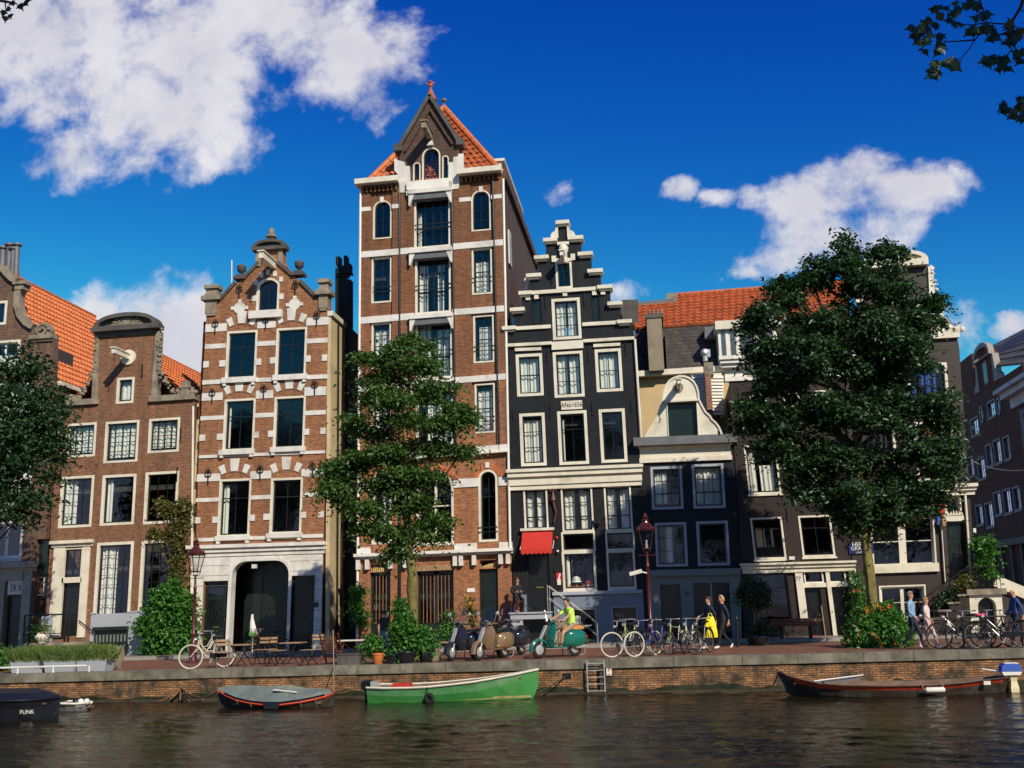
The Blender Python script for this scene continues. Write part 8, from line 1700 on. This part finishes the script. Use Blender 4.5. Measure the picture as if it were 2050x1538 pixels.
# ------------------------------------------------------------------ foliage
def leafcloud(blobs, n, size, seed, spray=10, rs=.34, flat=.35, shell=.62, clump=0):
    if clump:      # split every mass into smaller tufts with air between them
        gg_ = np.random.default_rng(seed+100); nb = []
        for c,(a,b_,d_) in blobs:
            k = clump+int(4*min(2,a*d_))
            for _ in range(k):
                q = gg_.normal(size=3); q /= np.linalg.norm(q); q *= gg_.random()**.4*.95; f_ = .24+.2*gg_.random(); nb.append((Vector((c[0]+q[0]*a,c[1]+q[1]*b_,c[2]+q[2]*d_)),(max(.22,a*f_*1.15),max(.22,b_*f_*1.1),max(.14,d_*f_*.85))))
        blobs = nb
    # blobs: (centre, (rx,ry,rz)); leaves grow in flattened sprays scattered through each blob, thicker towards its skin
    g = np.random.default_rng(seed); vol = np.array([(b[1][0]*b[1][1]*b[1][2])**.72 for b in blobs]); pr = vol/vol.sum(); ns = n//spray
    pr = pr*(.55+.9*g.random(len(blobs))); pr /= pr.sum(); bi = g.choice(len(blobs), ns, p=pr); d = g.normal(size=(ns,3)); d /= np.linalg.norm(d,axis=1)[:,None]; rr = shell+(1.08-shell)*g.random(ns)**.8; inner = g.random(ns) < .3; rr[inner] = g.random(inner.sum())**.5
    C = np.array([tuple(b[0]) for b in blobs])[bi]; Rd = np.array([b[1] for b in blobs])[bi]
    S_ = C+d*Rd*rr[:,None]; S_ = np.repeat(S_, spray, 0); out = np.repeat(d, spray, 0); m_ = len(S_)
    tilt = np.repeat(g.normal(scale=.25,size=(ns,2)), spray, 0)
    off = g.normal(size=(m_,3))*np.array([rs,rs,rs*flat])*.75+out*np.array([1,1,.45])*(np.abs(g.normal(size=(m_,1)))-.4)*rs*1.3*np.repeat(.5+g.random((ns,1)),spray,0); off[:,2] += off[:,0]*tilt[:,0]+off[:,1]*tilt[:,1]-.18*(off[:,0]**2+off[:,1]**2)/rs
    pos = S_+off
    nrm = g.normal(scale=.55,size=(m_,3)); nrm[:,2] += .8; nrm += out*.35; nrm /= np.linalg.norm(nrm,axis=1)[:,None]
    t = g.normal(size=(m_,3)); t -= nrm*(t*nrm).sum(1)[:,None]; t /= np.linalg.norm(t,axis=1)[:,None]; b = np.cross(nrm,t); sz = size*(.65+.7*g.random(m_))
    sz = sz[:,None]; fold = .18
    v = np.stack([pos-t*sz*.55, pos+b*sz*.3+nrm*sz*fold, pos+t*sz*.6-nrm*sz*.1, pos-b*sz*.3+nrm*sz*fold],1).reshape(-1,3)
    i = np.arange(m_)*4; f = np.concatenate([np.stack([i,i+1,i+2],1), np.stack([i,i+2,i+3],1)])
    return v, f
def leafmesh(name, parts, mat, parent):
    me = bpy.data.meshes.new(name); vs_ = []; fs_ = []; n = 0
    for v,f in parts: vs_.append(v); fs_.append(f+n); n += len(v)
    v = np.concatenate(vs_); f = np.concatenate(fs_); b = np.array(tuple(base_of(parent))); v = v-b
    me.vertices.add(len(v)); me.vertices.foreach_set('co', v.astype(np.float32).ravel()); me.loops.add(len(f)*3); me.loops.foreach_set('vertex_index', f.astype(np.int32).ravel())
    me.polygons.add(len(f)); me.polygons.foreach_set('loop_start', np.arange(0,len(f)*3,3,dtype=np.int32)); me.polygons.foreach_set('loop_total', np.full(len(f),3,dtype=np.int32))
    me.update(calc_edges=True); me.validate(); me.materials.append(mat); o = bpy.data.objects.new(name, me); COL.objects.link(o); o.parent = parent; return o
def blobs_px(L_, Y): # (px,py,rx px,ry px, dy metres, depth radius m)
    out = []
    for px_,py_,rx,ry,dy,rd in L_:
        c = P(px_,py_,Y+dy); s = (P(px_+10,py_,Y+dy)-c).length/10; out.append((c,(rx*s,rd,ry*s)))
    return out
def limbs(mb, start, blobs, r0, g, twigs=4):
    for c,(rx,ry,rz) in blobs:
        a = start(c); m1 = a.lerp(Vector(c),.5)+Vector((g.uniform(-.2,.2),g.uniform(-.2,.2),-.15)); e = Vector(c); mb.tube([a,a.lerp(m1,.5)+Vector((0,0,.05)),m1,m1.lerp(e,.5),e],[r0,r0*.8,r0*.6,r0*.45,r0*.25],6)
        for _ in range(twigs):
            q = Vector((c[0]+g.uniform(-rx,rx)*.85,c[1]+g.uniform(-ry,ry)*.85,c[2]+g.uniform(-.6,.85)*rz)); s_ = m1.lerp(e,g.uniform(.2,1)); mb.tube([s_,s_.lerp(q,.5)+Vector((0,0,.08)),q],[r0*.3,r0*.2,r0*.08],5)
def trunkmesh(pts, rad, seed=1):
    g = random.Random(seed); mb = MB(); rings = []; pts = [Vector(p) for p in pts]; K = 12
    fine = []; 
    for i in range(len(pts)-1):
        for j in range(5): t = j/5; fine.append((pts[i].lerp(pts[i+1],t), rad[i]*(1-t)+rad[i+1]*t))
    fine.append((pts[-1],rad[-1])); ph = [g.random()*6 for _ in range(4)]
    for q,(p,r_) in enumerate(fine): rings.append([p+Vector((math.cos(a)*r_*(1+.09*math.sin(3*a+ph[0]+q*.2)+g.uniform(-.06,.06)), math.sin(a)*r_*(1+.09*math.sin(2*a+ph[1])+g.uniform(-.06,.06)), 0)) for a in [2*math.pi*i/K for i in range(K)]])
    mb.loft(rings); return mb
# middle elm
YT = G(829,1323).y; b = G(829,1323); r = root('elm_tree', b, 'young elm with open layered crown and mossy trunk before the tall warehouse', 'tree')
tp = [P(830,1324,YT),P(830,1290,YT),P(829,1235,YT),P(824,1180,YT),P(826,1150,YT),P(818,1100,YT),P(812,1010,YT),P(806,930,YT),P(803,850,YT),P(806,770,YT),P(806,700,YT)]
trunkmesh(tp,[.15,.13,.12,.155,.15,.13,.11,.09,.07,.05,.02]).build('trunk', M['bark'], r, smooth=True)
L1 = [(790,700,48,26,0,.8),(845,690,30,28,.1,.6),(748,712,34,26,-.2,.6),(830,735,60,32,.1,1.2),(768,758,62,34,0,1.3),(850,780,62,34,.2,1.3),(795,800,70,34,-.3,1.5),(740,800,44,28,.4,1.0),(860,845,80,30,-.2,1.5),(780,850,90,36,.2,1.7),(715,845,42,22,0,1.0),(905,842,38,16,-.2,.7),(925,835,22,10,-.3,.5),(830,895,95,32,.1,1.8),(740,905,80,28,-.3,1.6),(880,900,50,22,.2,1.1),(700,930,48,14,.1,1.0),(672,938,26,9,0,.6),(800,950,90,30,-.2,1.8),(730,975,66,24,.3,1.5),(690,975,42,14,-.3,1.0),(668,985,24,9,-.3,.6),(860,950,60,24,.2,1.3),(800,1005,70,28,0,1.5),(745,1025,48,28,-.2,1.2),(855,1010,48,22,-.3,1.1),(700,1000,34,16,.2,.8),(880,1040,30,14,.1,.7),(770,1060,45,26,.2,1.1),(825,1055,44,30,-.2,1.0),(735,1062,22,16,.1,.5),(850,1078,26,16,0,.6),(800,1105,26,20,.1,.6),(780,715,26,40,0,.5),(812,682,24,16,0,.4),(660,960,14,6,0,.4),(930,900,16,8,0,.4),(915,820,14,10,0,.4)]
BL = [(c,(r0*.82,r1*.7,r2*.66)) for c,(r0,r1,r2) in blobs_px(L1, YT)]; g = random.Random(3)
def st1(c):
    z_ = c[2]-.9-abs(c[0]-tp[5].x)*.35; best = min(tp[5:], key=lambda q: abs(q.z-z_)); return Vector(best)
mb = MB(); limbs(mb, st1, BL, .05, g, 3); mb.build('branches', M['twig'], r, smooth=True)
leafmesh('crown', [leafcloud(BL, 36000, .128, 5, spray=11, rs=.21, flat=.22, shell=.3, clump=4)], M['leaf'], r)
# big elm on the right
YT2 = G(1750,1296).y+.3; b = G(1750,1296); r = root('elm_tree', b, 'large dense dark elm with thick mossy trunk in the flower bed', 'tree')
tp = [P(1752,1300,YT2),P(1748,1230,YT2),P(1741,1150,YT2),P(1733,1090,YT2),P(1727,1040,YT2),P(1722,980,YT2),P(1716,900,YT2),P(1708,800,YT2),P(1702,700,YT2),P(1698,600,YT2)]
trunkmesh(tp,[.21,.165,.15,.15,.14,.13,.11,.08,.06,.03],2).build('trunk', M['bark'], r, smooth=True)
L2 = [(1690,500,20,30,0,.5),(1676,515,26,34,0,.6),(1712,520,26,24,.1,.6),(1690,560,62,48,0,1.4),(1645,560,44,40,.2,1.1),(1620,560,20,16,0,.5),(1740,575,52,48,-.2,1.3),(1790,590,40,50,.2,1.1),(1765,510,9,22,0,.3),(1803,508,9,22,0,.3),(1800,555,34,34,-.2,.8),(1680,640,90,60,0,2.0),(1765,650,80,56,-.4,1.9),(1830,640,44,50,.3,1.2),(1862,640,24,22,0,.6),(1876,605,10,16,0,.3),(1600,650,58,44,.2,1.5),(1575,590,26,34,0,.7),(1555,610,26,36,.2,.7),(1550,570,8,16,0,.3),(1578,572,8,14,0,.3),(1525,640,40,34,-.2,1.1),(1500,650,18,18,0,.5),(1540,690,60,34,0,1.5),(1505,706,26,14,0,.8),(1620,720,90,54,-.4,2.2),(1720,735,90,56,.4,2.2),(1800,720,70,54,-.2,1.9),(1570,760,66,40,.3,1.7),(1525,780,34,18,0,1.0),(1530,830,46,16,-.2,1.0),(1492,815,22,9,0,.6),(1495,850,18,7,.2,.5),(1560,850,60,36,-.2,1.5),(1640,820,90,56,.3,2.2),(1740,830,90,60,-.5,2.3),(1830,810,66,50,.2,1.8),(1885,820,40,40,-.2,1.1),(1910,840,24,30,.1,.7),(1590,900,56,34,.2,1.5),(1660,920,86,50,-.2,2.1),(1760,920,90,56,.4,2.3),(1850,900,74,54,-.3,1.9),(1905,910,34,36,0,1.0),(1560,885,26,18,0,.7),(1640,980,56,26,.2,1.4),(1700,990,66,36,-.3,1.7),(1780,985,70,40,.3,1.8),(1850,975,52,32,-.2,1.4),(1900,950,30,26,.2,.8),(1720,1030,50,24,0,1.2),(1790,1025,48,22,.2,1.2),(1850,1015,28,16,0,.8),(1810,1040,22,14,-.2,.6),(1690,1040,24,14,0,.6),(1655,1000,40,22,.2,.9),(1740,1055,34,14,.1,.8),(1600,960,40,20,0,.9),(1880,1000,24,18,0,.6),(1520,740,34,18,0,.8),(1515,895,26,10,.1,.6)]
BL = [(c,(r0*(.84 if r0 > .9 else 1.05),r1*.8,r2*(.78 if r0 > .9 else 1.05))) for c,(r0,r1,r2) in blobs_px([(1708+(q[0]-1708)*.95,)+q[1:] for q in L2], YT2)]
def st2(c):
    z_ = c[2]-1.2-abs(c[0]-tp[4].x)*.4; best = min(tp[4:], key=lambda q: abs(q.z-z_)); return Vector(best)
mb = MB(); limbs(mb, st2, BL, .08, g, 3); mb.build('branches', M['twig'], r, smooth=True)
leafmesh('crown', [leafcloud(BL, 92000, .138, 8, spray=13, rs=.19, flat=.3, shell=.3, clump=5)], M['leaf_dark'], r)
# elm cut by the left frame edge
YT3 = 35.5; b = P(-75,1290,YT3); b.z = gz(b.x); r = root('elm_tree', b, 'dark elm crown reaching in at the frame edge before the scrolled gable house', 'tree')
tp = [b,P(-70,1150,YT3),P(-60,1000,YT3),P(-50,850,YT3),P(-40,740,YT3)]; trunkmesh(tp,[.25,.2,.16,.1,.04],3).build('trunk', M['bark'], r, smooth=True)
L3 = [(45,705,24,24,0,.5),(62,730,30,28,0,.7),(10,740,50,36,0,1.1),(60,790,52,40,.2,1.2),(100,775,20,18,0,.5),(10,820,70,50,-.2,1.7),(95,830,48,38,.2,1.1),(130,825,24,16,0,.6),(60,870,70,44,0,1.7),(0,910,70,56,.3,1.8),(75,930,56,36,-.2,1.4),(100,895,30,26,0,.8),(40,990,60,36,.2,1.5),(75,1005,28,18,0,.7),(0,1020,46,30,-.2,1.2),(40,1035,40,14,0,1.0),(-60,800,80,80,0,2),(-60,930,80,90,0,2.2),(90,960,22,16,0,.5)]
BL = [(c,(r0*.84,r1*.85,r2*.8)) for c,(r0,r1,r2) in blobs_px(L3, YT3)]
mb = MB(); limbs(mb, lambda c: Vector(min(tp[1:],key=lambda q: abs(q.z-c[2]+1))), BL, .06, g, 3); mb.build('branches', M['twig'], r, smooth=True)
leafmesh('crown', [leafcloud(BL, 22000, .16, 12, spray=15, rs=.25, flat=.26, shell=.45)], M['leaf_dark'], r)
# overhanging plane-tree twigs close to the camera: lobed leaves
M['leaf_near'] = leafmat('near_plane_leaf', (.012,.03,.012), (.02,.045,.016), .12)
def lobed(mb, c, d, nrm, s, g):
    d = d.normalized(); nrm = (nrm-d*nrm.dot(d)).normalized(); sd = d.cross(nrm); out = [(0,-.05),(.12,.05),(.42,-.08),(.30,.12),(.62,.28),(.32,.36),(.30,.48),(.12,.62),(0,1.0),(-.12,.62),(-.30,.48),(-.32,.36),(-.62,.28),(-.30,.12),(-.42,-.08),(-.12,.05)]
    pts = [c+sd*x*s+d*y*s+nrm*(-.22*s*(x*x+(y-.3)**2)) for x,y in out]; m0 = c+d*.3*s; n = len(pts); mb.add([m0]+pts, [(0,1+i,1+(i+1)%n) for i in range(n)])
def overhang(lines, leaves, Y, size, x_pos, seed):
    g = random.Random(seed); p0 = P(*lines[0][0], Y); r = NEAR[0] if x_pos else NEAR[1]; mb = MB()
    for ln in lines: pts = [P(x,y,Y+.05*i) for i,(x,y) in enumerate(ln)]; n = len(pts); mb.tube(pts, [.014*(1-.7*i/(n-1)) if ln is lines[0] else .006*(1-.5*i/(n-1)) for i in range(n)], 6)
    mb.each('twig', M['twig'], r); mb = MB()
    for x,y,a,k in leaves:
        c = P(x,y,Y+g.uniform(-.15,.15)); d = Vector((math.cos(R(a)),g.uniform(-.3,.3),math.sin(R(a)))); lobed(mb, c, d, Vector((g.uniform(-.4,.4),-1,g.uniform(-.4,.6))), size*k, g)
    mb.build('leaves', M['leaf_near'], r, fix=False)
# the trees of the near bank stand beside and above the camera; twigs of two reach into view, the rest are added to cut sky light
def near_tree(x, y, label, first=None, seed=1):
    if first: c = copy_tree(first); c.location = (x,y,-.05); c.rotation_euler = (0,0,seed*1.3); c['label'] = label; BASE[c.name] = Vector(c.location); return c
    g_ = random.Random(seed); r = root('plane_tree', (x,y,-.05), label, 'tree', 'trees on the near bank'); tp_ = [Vector((x,y,-.1)),Vector((x+.1,y,3)),Vector((x,y+.2,6)),Vector((x+.3,y,10)),Vector((x,y,14))]
    trunkmesh(tp_,[.35,.28,.24,.15,.06],seed).build('trunk', M['bark'], r, smooth=True); bl = []
    for i in range(16): a = i*2.4; q = g_.uniform(1.5,4.2); bl.append((Vector((x+q*math.cos(a),y+q*.8*math.sin(a),5.6+11*i/16)),(g_.uniform(1.9,2.8),g_.uniform(1.6,2.4),g_.uniform(1.3,1.9))))
    bl.append((Vector((x,y,17)),(2.6,2.4,1.6))); mb = MB(); limbs(mb, lambda c: Vector(min(tp_[1:],key=lambda q: abs(q.z-c[2]+2))), bl, .1, g_, 2); mb.build('branches', M['twig'], r, smooth=True)
    leafmesh('crown', [leafcloud(bl, 9000, .42, seed, spray=8, rs=.5, flat=.4, shell=.4)], M['leaf_dark'], r); return r
t_a = near_tree(6.2,-3.4,'near bank tree whose dark lobed leaves hang over the sky opposite the big cloud')
t_b = near_tree(-7.5,-3.6,'near bank tree whose small sprig of leaves shows in the corner above the big cloud',seed=2)
for i,x_ in enumerate((-34,-21,19,32)): near_tree(x_,-3.6,'unseen tree added on the near bank to cut sky light on the fronts',t_b,seed=i+3)
NEAR = [t_a,t_b]
for t_,p_,e_ in ((t_a,P(2052,-10,7.0),Vector((6.2,-3.3,8.5))),(t_b,P(-5,0,7.0),Vector((-7.5,-3.5,8.5)))):
    m1_ = p_.lerp(e_,.35)+Vector((0,0,.9)); m2_ = p_.lerp(e_,.7)+Vector((0,0,.8)); MB().tube([p_,p_.lerp(m1_,.5)+Vector((0,0,.15)),m1_,m2_,e_],[.014,.025,.045,.08,.13],7).build('limb', M['twig'], t_, smooth=True)
lv = []
gg = random.Random(4)
def cl(x,y,rx,ry,n,a0): 
    for _ in range(n): lv.append((x+gg.uniform(-rx,rx), y+gg.uniform(-ry,ry), a0+gg.uniform(-75,75), gg.uniform(.7,1.15)))
for q in ((1842,68,16,16,12,230),(1870,50,20,18,12,200),(1885,28,12,12,5,110),(1862,88,24,14,10,250),(1898,45,22,14,6,60),(1885,125,22,14,10,240),(1872,145,14,8,5,250),(1905,128,10,8,4,340),(1925,8,16,8,5,230),(1948,8,14,8,5,270),(1950,52,14,10,6,230),(1975,48,18,16,9,200),(1985,65,14,10,6,260),(1972,28,10,10,3,60),(1980,115,14,10,7,240),(2003,125,14,12,7,260),(2040,110,12,10,6,250),(2038,58,12,16,8,240),(2030,78,10,8,4,250),(2030,215,16,14,9,240),(2048,205,12,12,6,260),(2042,232,10,8,4,260)): cl(*q)
overhang([[(2052,-10),(2043,15),(2027,42),(2022,62),(2018,88)],[(2027,48),(2000,48),(1975,45),(1950,50),(1920,48)],[(2022,68),(1995,70),(1972,58),(1955,76),(1940,98),(1918,125)],[(1952,80),(1930,82),(1895,84),(1870,70)],[(2018,88),(2026,98),(2010,118),(1985,112)],[(2040,18),(2052,25)],[(1960,-5),(1968,22),(1985,40)],[(2052,190),(2040,205),(2030,215)]], lv, 7.0, .074, True, 5)
overhang([[(-5,0),(20,5),(35,8)],[(10,2),(12,25)]], [(8,20,250,1),(20,14,220,1),(38,8,300,1),(30,4,200,1),(46,6,330,.8),(12,32,260,.9),(50,2,10,.8),(20,28,290,.8)], 7.0, .07, False, 6)
# ------------------------------------------------------------------ shrubs and potted plants
def plant(name, label, cat, blobs, n, size, mat='leaf_bush', flowers=None, seed=1, pot=None, potmat='black', stems=True, spray=8, rs=.13, parent=None, base=None, group=None):
    b0 = min(blobs, key=lambda q: q[0][2]-q[1][2]); bs = base or Vector((b0[0][0],b0[0][1],b0[0][2]-b0[1][2])); r = parent or root(name, bs, label, cat, group)
    leafmesh('leaves', [leafcloud(blobs, n, size, seed, spray=spray, rs=rs, flat=.7, shell=.4)], M[mat], r)
    g = random.Random(seed)
    if stems:
        mb = MB()
        for c,(rx,ry,rz) in blobs:
            for _ in range(5): q = Vector((c[0]+g.uniform(-rx,rx)*.7,c[1]+g.uniform(-ry,ry)*.7,c[2]+g.uniform(-.2,.8)*rz)); mb.tube([Vector((bs.x+g.uniform(-.08,.08),bs.y,bs.z)),(Vector((bs.x,bs.y,bs.z))+q)/2+Vector((0,0,.05)),q],[.02,.012,.005],5)
        mb.build('stems', M['twig'], r)
    if flowers:
        mat_, cnt, sz = flowers
        for i in range(cnt):
            c,(rx,ry,rz) = g.choice(blobs); a = g.uniform(math.pi*1.05,math.pi*1.95); e = g.uniform(-.5,1.1); p_ = Vector((c[0]+rx*1.05*math.cos(a)*math.cos(e),c[1]+ry*1.1*math.sin(a)*math.cos(e),c[2]+rz*1.0*math.sin(e))); mb = MB()
            for k in range(9): t = k*2.4; mb.add([p_, p_+Vector((math.cos(t)*sz,-.3*sz,math.sin(t)*sz)), p_+Vector((math.cos(t+.5)*sz*1.1,-.5*sz,math.sin(t+.5)*sz*1.1)), p_+Vector((math.cos(t+.9)*sz*.7,-.9*sz,math.sin(t+.9)*sz*.7))],[(0,1,2,3)])
            mb.build('flower', M[mat_], r, fix=False)
    if pot:
        px_,py_,w_,h_ = pot; c = G(px_,py_); MB().lathe(c,[(w_*.7,0),(w_*.75,.02),(w_*.95,h_*.6),(w_,h_*.85),(w_*1.08,h_*.86),(w_*1.05,h_),(w_*.85,h_),(w_*.8,h_*.9)],14).build('pot', M[potmat], r, smooth=True)
    return r
def bp(L_, Y): return [(c,(a*.8,b_*.7,d_*.8)) for c,(a,b_,d_) in blobs_px(L_, Y)]
Yb = YF-.8
plant('wall_shrub','large bushy shrub growing against the grey plinth beside the lantern post','shrub',bp([(338,1195,26,22,0,.4),(318,1230,26,24,0,.5),(360,1228,24,26,0,.5),(325,1270,34,28,-.1,.6),(362,1275,22,30,0,.5),(292,1250,14,12,0,.3),(375,1205,12,16,0,.3),(320,1300,34,14,0,.5),(352,1302,26,12,0,.4),(345,1172,10,12,.1,.25)],Yb),11000,.17,'leaf_bush',seed=21,rs=.18)
v_ = plant('climbing_vine','tangled brownish climbing vine on the brick wall above the shrub','vine',bp([(365,1050,14,36,.8,.16),(360,1100,16,40,.8,.18),(352,1150,18,30,.7,.18),(325,1010,14,10,.8,.14),(345,1020,22,14,.8,.16),(368,1012,14,16,.8,.16),(312,1066,12,9,.8,.12),(340,1070,14,12,.8,.15)],Yb),5200,.12,'leaf_ivy',seed=22,rs=.14)
for i,(r_,a,b_,h_,Y0,Y1) in enumerate(PL):
    bb = [(Vector((a.x+(b_.x-a.x)*(k+.5)/5,(Y0+Y1)/2,a.z+h_+.18)),((b_.x-a.x)*.14,.34,.24)) for k in range(5)]
    g = random.Random(40+i); mb = MB(); vs_ = []; 
    for k in range(1500):
        x = a.x-.08+(b_.x-a.x+.16)*g.random(); y = g.uniform(Y0-.03,Y1); tz = a.z+h_; dx = g.gauss(0,.13); hh = g.uniform(.22,.52); w_ = .008; p_ = Vector((x,y,tz-.03)); q = p_+Vector((dx,g.gauss(-.05,.12),hh)); n_ = Vector((w_,0,0)); mm = p_.lerp(q,.55)+Vector((dx*.1,0,.02)); mb.add([p_-n_,p_+n_,mm+n_*1.6,mm-n_*1.6,q],[(0,1,2,3),(3,2,4)])
    mb.build('lavender', M['leaf_lav'], r_, fix=False)
g_ = G(-4,1345); plant('low_hedge','dark green clump of leaves at the frame edge beside the planters','shrub',[(Vector((g_.x-.3,g_.y+.3,g_.z+.35)),(.55,.4,.38))],1800,.1,seed=33)
r_,c = VASE; plant('','','',[(c+Vector((.03,0,.55)),(.22,.2,.16))],420,.08,'leaf_lav',seed=30,parent=r_,base=c+Vector((0,0,.35)))
plant('railing_plant','dark wispy plant behind the iron railing beside the vase','plant',bp([(70,1262,16,22,0,.3),(62,1278,12,14,0,.2)],YF-1.0),800,.09,'leaf_dark',seed=31)
# potted plants by the middle tree
Yp = G(800,1328).y-.1
plant('potted_shrub','big leafy potted plant in a black tub beside the middle tree','potted plant',bp([(808,1265,18,24,0,.35),(820,1287,20,22,0,.4),(804,1294,16,18,0,.35),(812,1250,13,18,.1,.3)],Yp),3400,.12,seed=50,pot=(813,1330,.3,.36))
plant('potted_shrub','round green potted plant in a dark tub next to the stone bollard','potted plant',bp([(850,1280,15,18,0,.3),(855,1296,14,12,0,.3),(846,1265,8,10,0,.2)],Yp),1500,.11,seed=51,pot=(853,1327,.24,.32))
plant('potted_shrub','low potted plant in a black tub between the person in jeans and the tree','potted plant',bp([(784,1310,12,9,0,.25)],Yp),420,.11,seed=52,pot=(787,1331,.2,.28))
plant('potted_geranium','orange terracotta pot holding a plant with a red bloom','potted plant',bp([(750,1297,14,13,0,.3),(745,1283,7,8,0,.2)],Yp),1300,.1,seed=53,pot=(757,1331,.17,.32),potmat='orangepot' if 'orangepot' in M else 'tile_orange',flowers=('redflower',4,.05))
plant('laurel_bush','upright laurel bush with glossy leaves against the warehouse pier','shrub',bp([(803,1212,12,16,0,.3),(804,1235,13,18,0,.35),(806,1252,14,14,0,.3)],YF-1.2),1600,.13,'leaf_bush',seed=54)
plant('corner_climber','green climber at the corner of the warehouse and the dark gap','vine',bp([(717,1185,12,14,0,.25),(714,1210,10,16,0,.25),(725,1235,16,20,0,.3)],YF-.5),1300,.12,'leaf_bush',seed=55)
plant('pot_plants_by_doors','green potted plant beside the warehouse doors','potted plant',bp([(893,1262,12,16,0,.3),(898,1235,10,12,0,.2)],YF-1.3),900,.1,'leaf_bush',seed=56)
plant('dry_sunflowers','withered yellowish stalks against the warehouse pier','plant',bp([(940,1215,10,24,0,.2),(946,1240,9,20,0,.2)],YF-1.3),420,.11,'leaf_ivy',seed=57,flowers=('yellowflower',5,.06))
# flower bed around the large tree
Yf = YT2-.12
fb_ = plant('flower_bed','lush flower bed with orange blooms around the thick mossy trunk','flower bed',bp([(1725,1255,22,26,-.1,.5),(1715,1280,20,20,-.2,.5),(1745,1285,26,20,-.4,.5),(1775,1260,24,28,-.2,.5),(1800,1270,20,26,-.1,.5),(1770,1225,18,24,.1,.4),(1795,1240,16,14,0,.4),(1735,1230,14,16,0,.4),(1790,1292,26,12,-.3,.4),(1758,1293,30,12,-.4,.4)],Yf),11000,.11,'leaf_bush',seed=60,flowers=('orange',34,.065))
plant('wall_climber','leafy climber beside the white shopfront pier','vine',bp([(1712,1150,8,16,0,.15),(1716,1180,10,16,0,.2),(1720,1208,14,18,0,.25),(1722,1235,16,16,0,.3)],YF-.4),1500,.11,'leaf_bush',seed=61,flowers=('pink' if 'pink' in M else 'redflower',3,.07))
plant('sunflower_plant','tall leafy sunflower plant on the high stoop landing','plant',bp([(1960,1085,13,16,0,.25),(1975,1100,16,20,0,.3),(1968,1130,15,20,0,.3),(1985,1085,10,12,0,.2),(1978,1145,12,14,0,.25)],YF-.7),2000,.13,'leaf_bush',seed=62,flowers=('yellowflower',2,.09))
plant('landing_plants','small potted plants along the high stoop railing','potted plant',bp([(1935,1160,10,12,0,.2),(1925,1170,8,9,0,.2)],YF-1.0),500,.09,'leaf_ivy',seed=63)
plant('stair_plants','dark climbing plant on the steps of the high stoop','plant',bp([(1900,1190,14,18,0,.3),(1885,1205,12,14,0,.25)],YF-.8),700,.1,'leaf_dark',seed=64)
plant('step_plants','low bright green plants beside the grey stoop steps','plant',bp([(1155,1292,12,6,0,.25),(1168,1290,8,6,0,.2)],YF-1.3),500,.09,'leaf_bush',seed=65)
# clipped topiary ball on a stem
b = G(1512,1291); r = root('topiary_tree', b, 'dark clipped ball topiary on a thin stem by the shop window', 'tree'); c = P(1510,1190,b.y); MB().tube([b,Vector((b.x+.03,b.y,(b.z+c.z)/2)),c],[.035,.03,.025],7).build('trunk', M['bark'], r)
leafmesh('crown', [leafcloud([(c,(.5,.5,.46))], 3000, .1, 70, spray=8, rs=.1, flat=.9, shell=.7)], M['leaf_dark'], r); MB().lathe(b,[(.2,0),(.26,.35),(.28,.36),(.24,.36)],12).build('tub', M['black'], r)
plant('potted_shrub','dark low potted plant under the topiary ball','potted plant',bp([(1520,1262,18,14,0,.3)],b.y),800,.1,'leaf_dark',seed=71,pot=(1522,1293,.22,.3))
